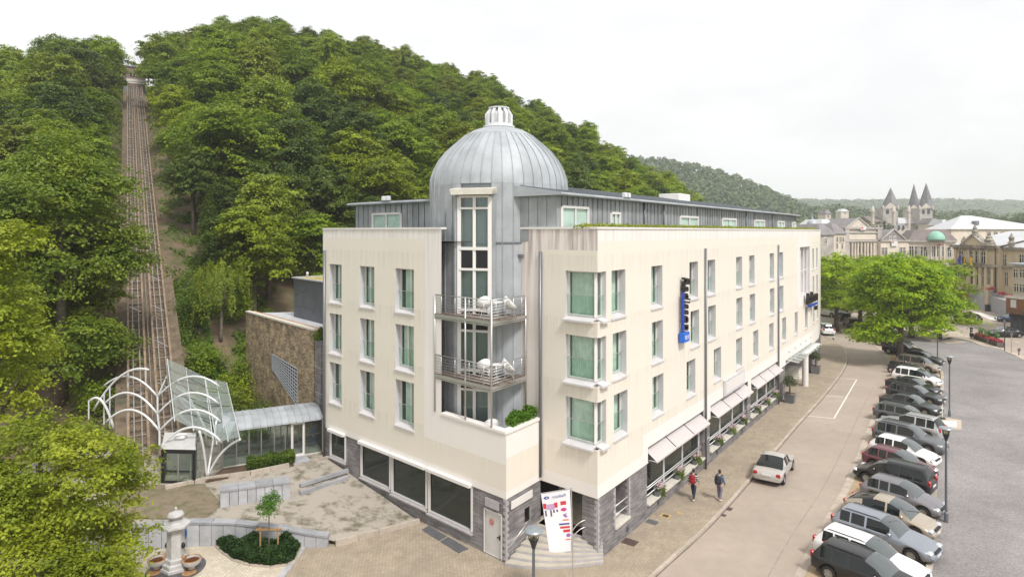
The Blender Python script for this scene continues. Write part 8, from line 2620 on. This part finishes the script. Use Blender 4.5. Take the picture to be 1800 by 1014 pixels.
chbox('aisle', 1574, 1600, 292, 302, -.5, ZP(402, 292), 'town_stone')
for px in (1534, 1571, 1597):
    d = 296; q = D(px, d); zt3 = ZP(374, d)
    mb = MB(); mb.lathe([(.75, 0), (.75, zt3), (.95, zt3+.2), (.95, zt3+.8), (.7, zt3+2.0), (.05, zt3+3.4)], (q.x, q.y, 0), 10); mb.build('stair_turret', 'town_stone', ch)
for px in (1541, 1548, 1563, 1570, 1580, 1588, 1612):
    q = D(px, 291.6); z = ZP(404, 291.6); mb = MB(); mb.quad((q.x-.5, q.y, z), (q.x+.5, q.y, z), (q.x+.5, q.y, z+2), (q.x-.5, q.y, z+2)); mb.build('nave_window', 'town_pane', ch)
# hall with a big pale roof
b = Block('exhibition_hall', 'large hall with pale grey metal roof behind the bath house', 1672, 190, 1860, 200, -.5, ZP(403, 192), 12, 'town_cream'); 
mb = MB(); mb.add([b.P3(-1, .6, b.z1), b.P3(b.L, .6, b.z1), b.P3(b.L, -10, b.z1+1.6), b.P3(b.U(1780), -8, b.z1+2.2), b.P3(b.U(1745), -7, b.z1+4.4), b.P3(b.U(1727), -7, b.z1+4.4), b.P3(5, -14, b.z1), b.P3(b.L, -20, b.z1)], [(0, 1, 2, 3, 4, 5), (0, 5, 6), (5, 4, 3, 2, 7, 6)]); mb.build('roof', 'pale_roof', b.o)
for k in range(9): b.window(b.U(1738+k*12), b.z1-1.6, 1.3, .8, 'town_stone')
b.box('skylight', b.U(1722), b.U(1729), -2.6, -1.4, b.z1+1.4, b.z1+2.6, 'zinc_dark')
# bath house
BH = Block('bath_house', 'ornate yellow stone bath house with pediment, statues and flags above the stair', 1677, 131, 1754, 121, -.5, ZP(434, 126), 15, 'bath_stone')
b = BH
b.cornice(b.z1-.2, .55, .7, 'black_stone'); zmid = b.Z(1715, 465); b.cornice(zmid-.3, .5, .8, 'black_stone')
roofm = MB(); roofm.add([b.P3(-.5, .3, b.z1+.3), b.P3(b.L+.5, .3, b.z1+.3), b.P3(b.L+.5, -14, b.z1+3.2), b.P3(-.5, -14, b.z1+3.2)], [(0, 1, 2, 3)]); roofm.build('roof', 'pale_roof', b.o)
o = b.gable(b.U(1694), b.U(1736), b.z1+.3, 2.1, 'black_stone', n0=.75, depth=1.2, name='pediment', face='bath_stone')
def statue(px, zb_, h, w_, n_=.3):
    q = b.P(b.U(px), n_); mb = MB(); mb.lathe([(w_, 0), (w_*.9, h*.2), (w_*.65, h*.25), (w_*.75, h*.45), (w_*.5, h*.62), (w_*.55, h*.75), (w_*.25, h*.82), (w_*.3, h*.92), (0, h)], (q.x, q.y, zb_), 9); mb.build('statue', 'black_stone', b.o)
statue(1716, b.z1+2.1, 2.3, .75); statue(1697, b.z1+.3, 1.8, .8); statue(1741, b.z1+.3, 2.4, 1.1); statue(1745, b.z1+.3, 1.3, .9)
zb1 = b.Z(1715, 464); 
for px in (1690, 1709, 1719, 1729): b.window(b.U(px), zb1+.2, .95, 2.3, 'bath_stone')
zb2 = b.Z(1715, 500)
for px in (1711, 1720.5, 1730): b.window(b.U(px), zb2, 1.1, 2.9, 'bath_stone', arch=True)
for px in (1684, 1692, 1699): b.window(b.U(px), zb2+.8, .85, 1.9, 'bath_stone')
b.box('niche', b.U(1739), b.U(1744), .0, .25, zb2, zb2+3.4, 'black_stone')
for px in (1679, 1695, 1704, 1715.5, 1725.5, 1735.5, 1747): b.box('pilaster', b.U(px)-.28, b.U(px)+.28, 0, .45, zb2-.6, zmid-.3, 'bath_stone')
for px in (1681, 1704, 1714, 1724, 1736, 1750): b.box('pilaster', b.U(px)-.22, b.U(px)+.22, 0, .3, zmid+.2, b.z1-.2, 'bath_stone')
for k, px in enumerate(range(1680, 1752, 5)): b.box('cornice_block', b.U(px)-.2, b.U(px)+.2, .0, .55, b.z1-.55, b.z1-.2, 'black_stone')
b.box('door_canopy', b.U(1700), b.U(1734), .1, 1.0, zmid+.2, zmid+.35, 'black_stone')
tubes('rain_pipe', [[b.P3(b.U(1752), .3, 1), b.P3(b.U(1752), .3, b.z1)]], .12, 'black', b.o)
b2 = Block('bath_house_wing', 'plainer yellow stone wing of the bath house with single windows', 1754, 122.5, 1860, 110, -.5, ZP(438, 117), 14, 'bath_stone')
b2.cornice(b2.z1-.2, .5, .6, 'black_stone'); b2.cornice(b2.Z(1760, 471), .45, .5, 'black_stone')
roofm = MB(); roofm.add([b2.P3(0, .3, b2.z1+.3), b2.P3(b2.L, .3, b2.z1+.3), b2.P3(b2.L, -13, b2.z1+3.2), b2.P3(0, -13, b2.z1+3.2)], [(0, 1, 2, 3)]); roofm.build('roof', 'pale_roof', b2.o)
for px, y, w_, h_ in ((1766.5, 467, .8, 2.0), (1761, 502, .9, 2.4), (1770, 502, .7, 2.4), (1796.5, 464, .9, 1.6)): b2.window(b2.U(px), b2.Z(px, y)+.1, w_, h_, 'bath_stone')
q = b2.P(b2.U(1779), .1); mb = MB(); mb.lathe([(.5, 0), (.5, .8), (.7, .9), (.35, 1.3), (.5, 1.9), (.2, 2.4), (.0, 2.9)], (q.x, q.y, b2.z1+.2), 10); mb.build('urn', 'black_stone', b2.o)
# flags on the bath house
for nm, c in (('flag_blue', (.03, .06, .35)), ('flag_yellow', (.75, .50, .04)), ('flag_red', (.55, .04, .04)), ('flag_black', (.015, .015, .015))): mat(nm, c, .8)
for px, cols_, lab in ((1696, ('flag_blue',), 'blue flag hanging from the bath house front'), (1705, ('flag_black', 'flag_yellow', 'flag_red'), 'black, yellow and red striped flag on the bath house front'), (1716, ('flag_yellow',), 'yellow flag hanging from the bath house front')):
    q = Vector(b.P3(b.U(px), .9, b.Z(px, 458))); fl = thing('flag', lab, 'flag', q, math.atan2(b.t.y, b.t.x), 'flags on the bath house')
    mb = MB(); mb.tube([(0, .8, -.8), (.0, -.9, 1.0)], .04, 6); mb.local('flag_pole', 'plate_white', fl)
    for k, c in enumerate(cols_):
        n_ = len(cols_); mb = MB(); P = []
        for j in range(9):
            for i in (0, 1):
                f = (k+i)/n_
                P.append((.05+f*.75+.06*math.sin(j*.9), -.75+.08*math.sin(j*1.1+f*2), .9-j*.19-f*.35))
        mb.add(P, [(2*j, 2*j+1, 2*j+3, 2*j+2) for j in range(8)]); mb.local('flag_stripe' if n_ > 1 else 'flag_cloth', c, fl, smooth=True)
# forecourt terrace, stair and balustrades before the bath house
st_ = thing('grand_stair', 'wide grey stone stair with balustrades and flower bowls leading to the bath house', 'stair', tuple(G(1715, 540)))
fa, fb = D(1690, 122).xy, D(1732, 116).xy
base_l, base_r = G(1692, 541).xy, G(1722, 541).xy
top_l, top_r = D(1702, 127.5).xy, D(1738, 122).xy
NSt = 16
for i in range(NSt):
    f = i/NSt
    a, c = base_l.lerp(top_l, f), base_r.lerp(top_r, f)
    mb = MB(); mb.prism([tuple(a), tuple(c), tuple(base_r.lerp(top_r, f+1/NSt+.02)), tuple(base_l.lerp(top_l, f+1/NSt+.02))], -.1, 3.6*(i+1)/NSt); mb.build('step', 'bluestone', st_)
tr_ = MB(); tr_.prism([tuple(top_l), tuple(top_r), tuple(b.P(b.L+1, 0)), tuple(b.P(-.5, 0)), tuple(D(1688, 128).xy)], -.1, 3.62); tr_.build('terrace', 'bluestone', st_)
tr_ = MB(); tr_.prism([tuple(top_r), tuple(D(1785, 108).xy), tuple(D(1800, 112).xy), tuple(b2.P(b2.L*.5, 0)), tuple(b.P(b.L, 0))], -.1, 3.0); tr_.build('terrace_wall', 'bluestone_dark', st_)
for (a, c, z0, z1) in ((base_l, top_l, .2, 3.6), (base_r, top_r, .2, 3.6)):
    mb = MB(); mb.bar((*a, z0+.9), (*c, z1+.9), .35, .2); mb.build('handrail', 'town_grey', st_)
    for k in range(14):
        q = a.lerp(c, (k+.5)/14); z = z0+(z1-z0)*(k+.5)/14
        mb = MB(); mb.bar((*q, z-.1), (*q, z+.85), .16); mb.build('baluster', 'town_grey', st_)
    for q, z in ((a, z0), (c, z1)):
        mb = MB(); mb.bar((*q, 0), (*q, z+1.5), .9); mb.build('pedestal', 'bath_stone', st_)
def bowl(px, d, z, lab, m_='petal_red', s=1.0):
    q = D(px, d); t = thing('flower_bowl', lab, 'flower bowl', (q.x, q.y, z), group='flower bowls around the grand stair')
    mb = MB(); mb.lathe([(.25*s, 0), (.2*s, .1), (.6*s, .4), (.62*s, .45)], (0, 0, 0), 12); mb.local('bowl', 'town_grey', t)
    rng = np.random.default_rng(int(px)); n_ = 160
    P = np.stack([rng.normal(0, .33*s, n_), rng.normal(0, .33*s, n_), .45+rng.random(n_)*.5*s], 1); v, qq = leaf_arrays(rng, P, np.tile((0, -.2, .6), (n_, 1)), .24, aspect=.9, jitter=.5); put('flowers', np_mesh('flowers', v, qq, m_), t)
for px, d, z, lab in ((1698, base_l.y, 1.7, 'red flower bowl on the left foot pedestal of the grand stair'), (1718.5, base_r.y, 1.7, 'red flower bowl on the right foot pedestal of the grand stair'), (1700, 127, 3.7, 'red flower bowl at the left head of the grand stair'), (1709, 128, 3.7, 'small red flower bowl before the arched doors'), (1722, 126, 3.7, 'pink flower bowl before the middle arched door'), (1742, 121, 3.7, 'wide red flower bowl at the right head of the grand stair'), (1762, 118, 3.1, 'red flower bowl on the forecourt wall below the wing'), (1777, 112, 3.1, 'red flower bowl at the end of the forecourt wall')):
    bowl(px, d, z, lab)
c = G(1738, 541); bs = thing('shrub', 'round brownish-green shrub at the foot of the forecourt wall', 'shrub', (c.x, c.y+1.2, 0)); put('foliage', crown_mesh('foliage', 88, [(0, 0, 1.2, 2.0, 1.6, 1.2)], 90, 24, .6, .3, 'leaf_olive'), bs); mb = MB(); mb.tube([(0, 0, 0), (0, 0, 1)], .08, 6); mb.local('stem', 'bark', bs)
mb = MB(); fnc = thing('white_railing', 'white panel railing on the far pavement beside the forecourt wall', 'railing', tuple(G(1770, 542)))
a, c = G(1763, 546), G(1779, 546)
for k in range(6):
    p, q = a.lerp(c, k/6), a.lerp(c, (k+.85)/6); mb = MB(); mb.bar(p+Vector((0, 0, .6)), q+Vector((0, 0, .6)), .06, 1.1); mb.build('panel', 'plate_white', fnc)
# corner building at the right edge
b = Block('corner_shop', 'beige corner house with orange timber balcony and dark blue shop front', 1781, 97, 1900, 88, -.2, ZP(466, 96), 12, 'town_stone', 'house')
b.box('flat_roof', -.6, b.L, -12, .6, b.z1, b.z1+.25, 'zinc')
for px, y in ((1786, 487), (1797, 487), (1787, 512), (1797, 513)): b.window(b.U(px), b.Z(px, y)+.05, .62, 1.1, 'bath_stone')
b.box('balcony_band', -.5, b.L, 0, .8, b.Z(1785, 551), b.Z(1785, 524), 'shop_wood'); b.box('balcony_roof', -.7, b.L, 0, 1.0, b.Z(1785, 524), b.Z(1785, 521), 'sill_stone')
for px in (1786, 1791): b.box('balcony_window', b.U(px)-.2, b.U(px)+.2, .8, .84, b.Z(1785, 540), b.Z(1785, 526), 'plate_white')
for k in range(9): b.box('timber_slat', -.4+k*.42, -.34+k*.42, .8, .86, b.Z(1785, 551), b.Z(1785, 542), 'zinc_seam')
b.box('shop_front', -.2, b.L, 0, .3, -.1, b.Z(1785, 551), 'shop_blue'); b.box('shop_sign', -.3, b.L, .3, .42, b.Z(1785, 558), b.Z(1785, 552), 'lamp_dark'); b.box('shop_door', b.U(1796), b.U(1800), .3, .34, 0, 2.1, 'town_pane'); b.box('shop_window', b.U(1785), b.U(1791), .3, .34, .8, 2.2, 'town_pane')

# ------------------------------------------------------------------ distant woods
def wood(name, label, sil, d0, d1, zfoot, step, th, seed, leaf, per, m='leaf_far', rows=None):
    """a wooded slope rising from depth d0 to d1, its tree tops following the skyline sil"""
    rnd = random.Random(seed); rng = np.random.default_rng(seed)
    pxs = [sil[0][0]+i*12 for i in range(int((sil[-1][0]-sil[0][0])/12)+1)]
    def zr(px): return ZP(lerp_tab(sil, px), d1)-th
    nd = 14; V_, F_ = [], []
    for px in pxs:
        for j in range(nd+1):
            t = j/nd; d = d0+(d1-d0)*t
            V_.append((*D(px, d).xy, zfoot+(zr(px)-zfoot)*(t**.8)))
        V_.append((*D(px, d1+(d1-d0)*.6).xy, zfoot))
    nn = nd+2
    for i in range(len(pxs)-1):
        for j in range(nn-1): F_.append((i*nn+j, (i+1)*nn+j, (i+1)*nn+j+1, i*nn+j+1))
    tag(put(name+'_slope' if False else 'far_hill', np_mesh('far_hill', np.array(V_), np.array(F_), 'far_ground', smooth=True)), kind='structure')
    P, N = [], []
    d = d0
    while d <= d1*1.02:
        x = D(pxs[0], d).x
        while x < D(pxs[-1], d).x:
            xx, dd = x+rnd.uniform(-.4, .4)*step, d+rnd.uniform(-.4, .4)*step
            px = CX+F*xx/dd
            t = min(1, max(0, (dd-d0)/(d1-d0))); z = zfoot+(zr(px)-zfoot)*(t**.8)
            r_ = step*rnd.uniform(.5, .75); h_ = th*rnd.uniform(.75, 1.15)
            u_ = rng.normal(0, 1, (per, 3)); u_ /= np.linalg.norm(u_, axis=1, keepdims=True); u_[:, 2] = np.abs(u_[:, 2])*1.2-.2
            P.append(np.array([xx, dd, z+h_*.5])+u_*np.array([r_, r_, h_*.5])*rng.uniform(.75, 1.05, (per, 1))); N.append(u_+np.array([0, 0, .4]))
            x += step
        d += step*.9
    P = np.concatenate(P); N = np.concatenate(N)
    v, q = leaf_arrays(rng, P, N, leaf, aspect=.8, jitter=.4)
    tag(put(name, np_mesh(name, v, q, m)), label, 'wood', kind='stuff')
mat('far_ground', (.04, .06, .028), .95, var=.3, scale=.03)
wood('wooded_ridge', 'wooded hill rising behind the hotel penthouse towards the town', [(1040, 268), (1130, 274), (1180, 278), (1250, 292), (1300, 308), (1340, 324), (1390, 346), (1430, 366), (1480, 384), (1540, 398)], 480, 720, 2, 11, 12, 51, 3.2, 55)
wood('town_wood', 'belt of trees beyond the town roofs', [(1380, 358), (1430, 362), (1470, 358), (1520, 366), (1600, 364), (1660, 372), (1720, 368), (1760, 380), (1800, 384), (1950, 388)], 420, 640, 4, 9, 11, 52, 2.8, 40)
wood('far_ridge', 'long hazy wooded ridge closing the valley', [(1300, 352), (1400, 349), (1500, 350), (1600, 348), (1700, 349), (1800, 352), (2100, 356)], 1150, 1700, 5, 21, 14, 53, 6.5, 30)
def grove(px, d, top_y, rad, m_, lab, seed, name='town_tree'):
    q = D(px, d); h = ZP(top_y, d)
    t = thing(name, lab, 'tree', (q.x, q.y, 0)); put('crown', crown_mesh('crown', seed, [(0, 0, h*.66, rad, rad, h*.3), (rad*.4, 0, h*.55, rad*.6, rad*.6, h*.2), (-rad*.4, 0, h*.6, rad*.6, rad*.6, h*.22)], 120, 30, rad*.25, rad*.13, m_), t); put('trunk', trunk_mesh('trunk', seed, h*.8, .3, 4), t)
grove(1541, 240, 386, 5.5, 'leaf_olive', 'olive-brown tree in front of the church transept', 61)
grove(1660, 330, 380, 7, 'leaf_bush', 'light green tree right of the church towers', 62)
grove(1678, 320, 376, 5, 'leaf_dark', 'dark conifer right of the church towers', 63)
grove(1650, 280, 386, 4, 'leaf_pale', 'yellowish tree at the foot of the church tower', 64)
grove(1783, 330, 372, 10, 'leaf_dark', 'dark tree group above the pale hall roof', 65)
grove(1800, 320, 374, 10, 'leaf_dark', 'dark purple-green trees at the edge of the pale hall', 66)

# distant roofs among the trees
for k, (px, d, y, w_, lab) in enumerate(((1645, 250, 393, 16, 'small white house right of the church tower'), (1663, 240, 396, 14, 'small house with grey roof below the light green tree'), (1456, 330, 376, 10, 'tiny house among trees left of the church'), (1485, 480, 372, 14, 'tiny pale house on the wooded belt'), (1690, 230, 397, 20, 'low white-roofed house beside the hall'))):
    b = Block('town_house', lab, px-w_/2, d, px+w_/2, d, -.5, ZP(y, d), 8, 'town_cream', 'house'); b.hip(b.z1, 2.2, ('slate_roof', 'pale_roof')[k % 2], flat=.3); b.window(b.U(px), b.z1-1.8, .9, 1.1)

# ------------------------------------------------------------------ haze over the valley
mb = MB(); mb.box((-1510, -160, -1.7), (2620, 2620, 135))
hz = mb.build('haze', None); tag(hz, kind='stuff'); tag(hz, 'thin pale air haze filling the whole valley', 'haze')
m, n, l, p_ = new_mat('haze_air')
n.remove(p_); vol = n.new('ShaderNodeVolumePrincipled'); vol.inputs['Color'].default_value = (.965, .985, 1, 1); vol.inputs['Density'].default_value = .00034; vol.inputs['Anisotropy'].default_value = .2
l.new(vol.outputs[0], n['Material Output'].inputs['Volume'])
hz.data.materials.append(m)
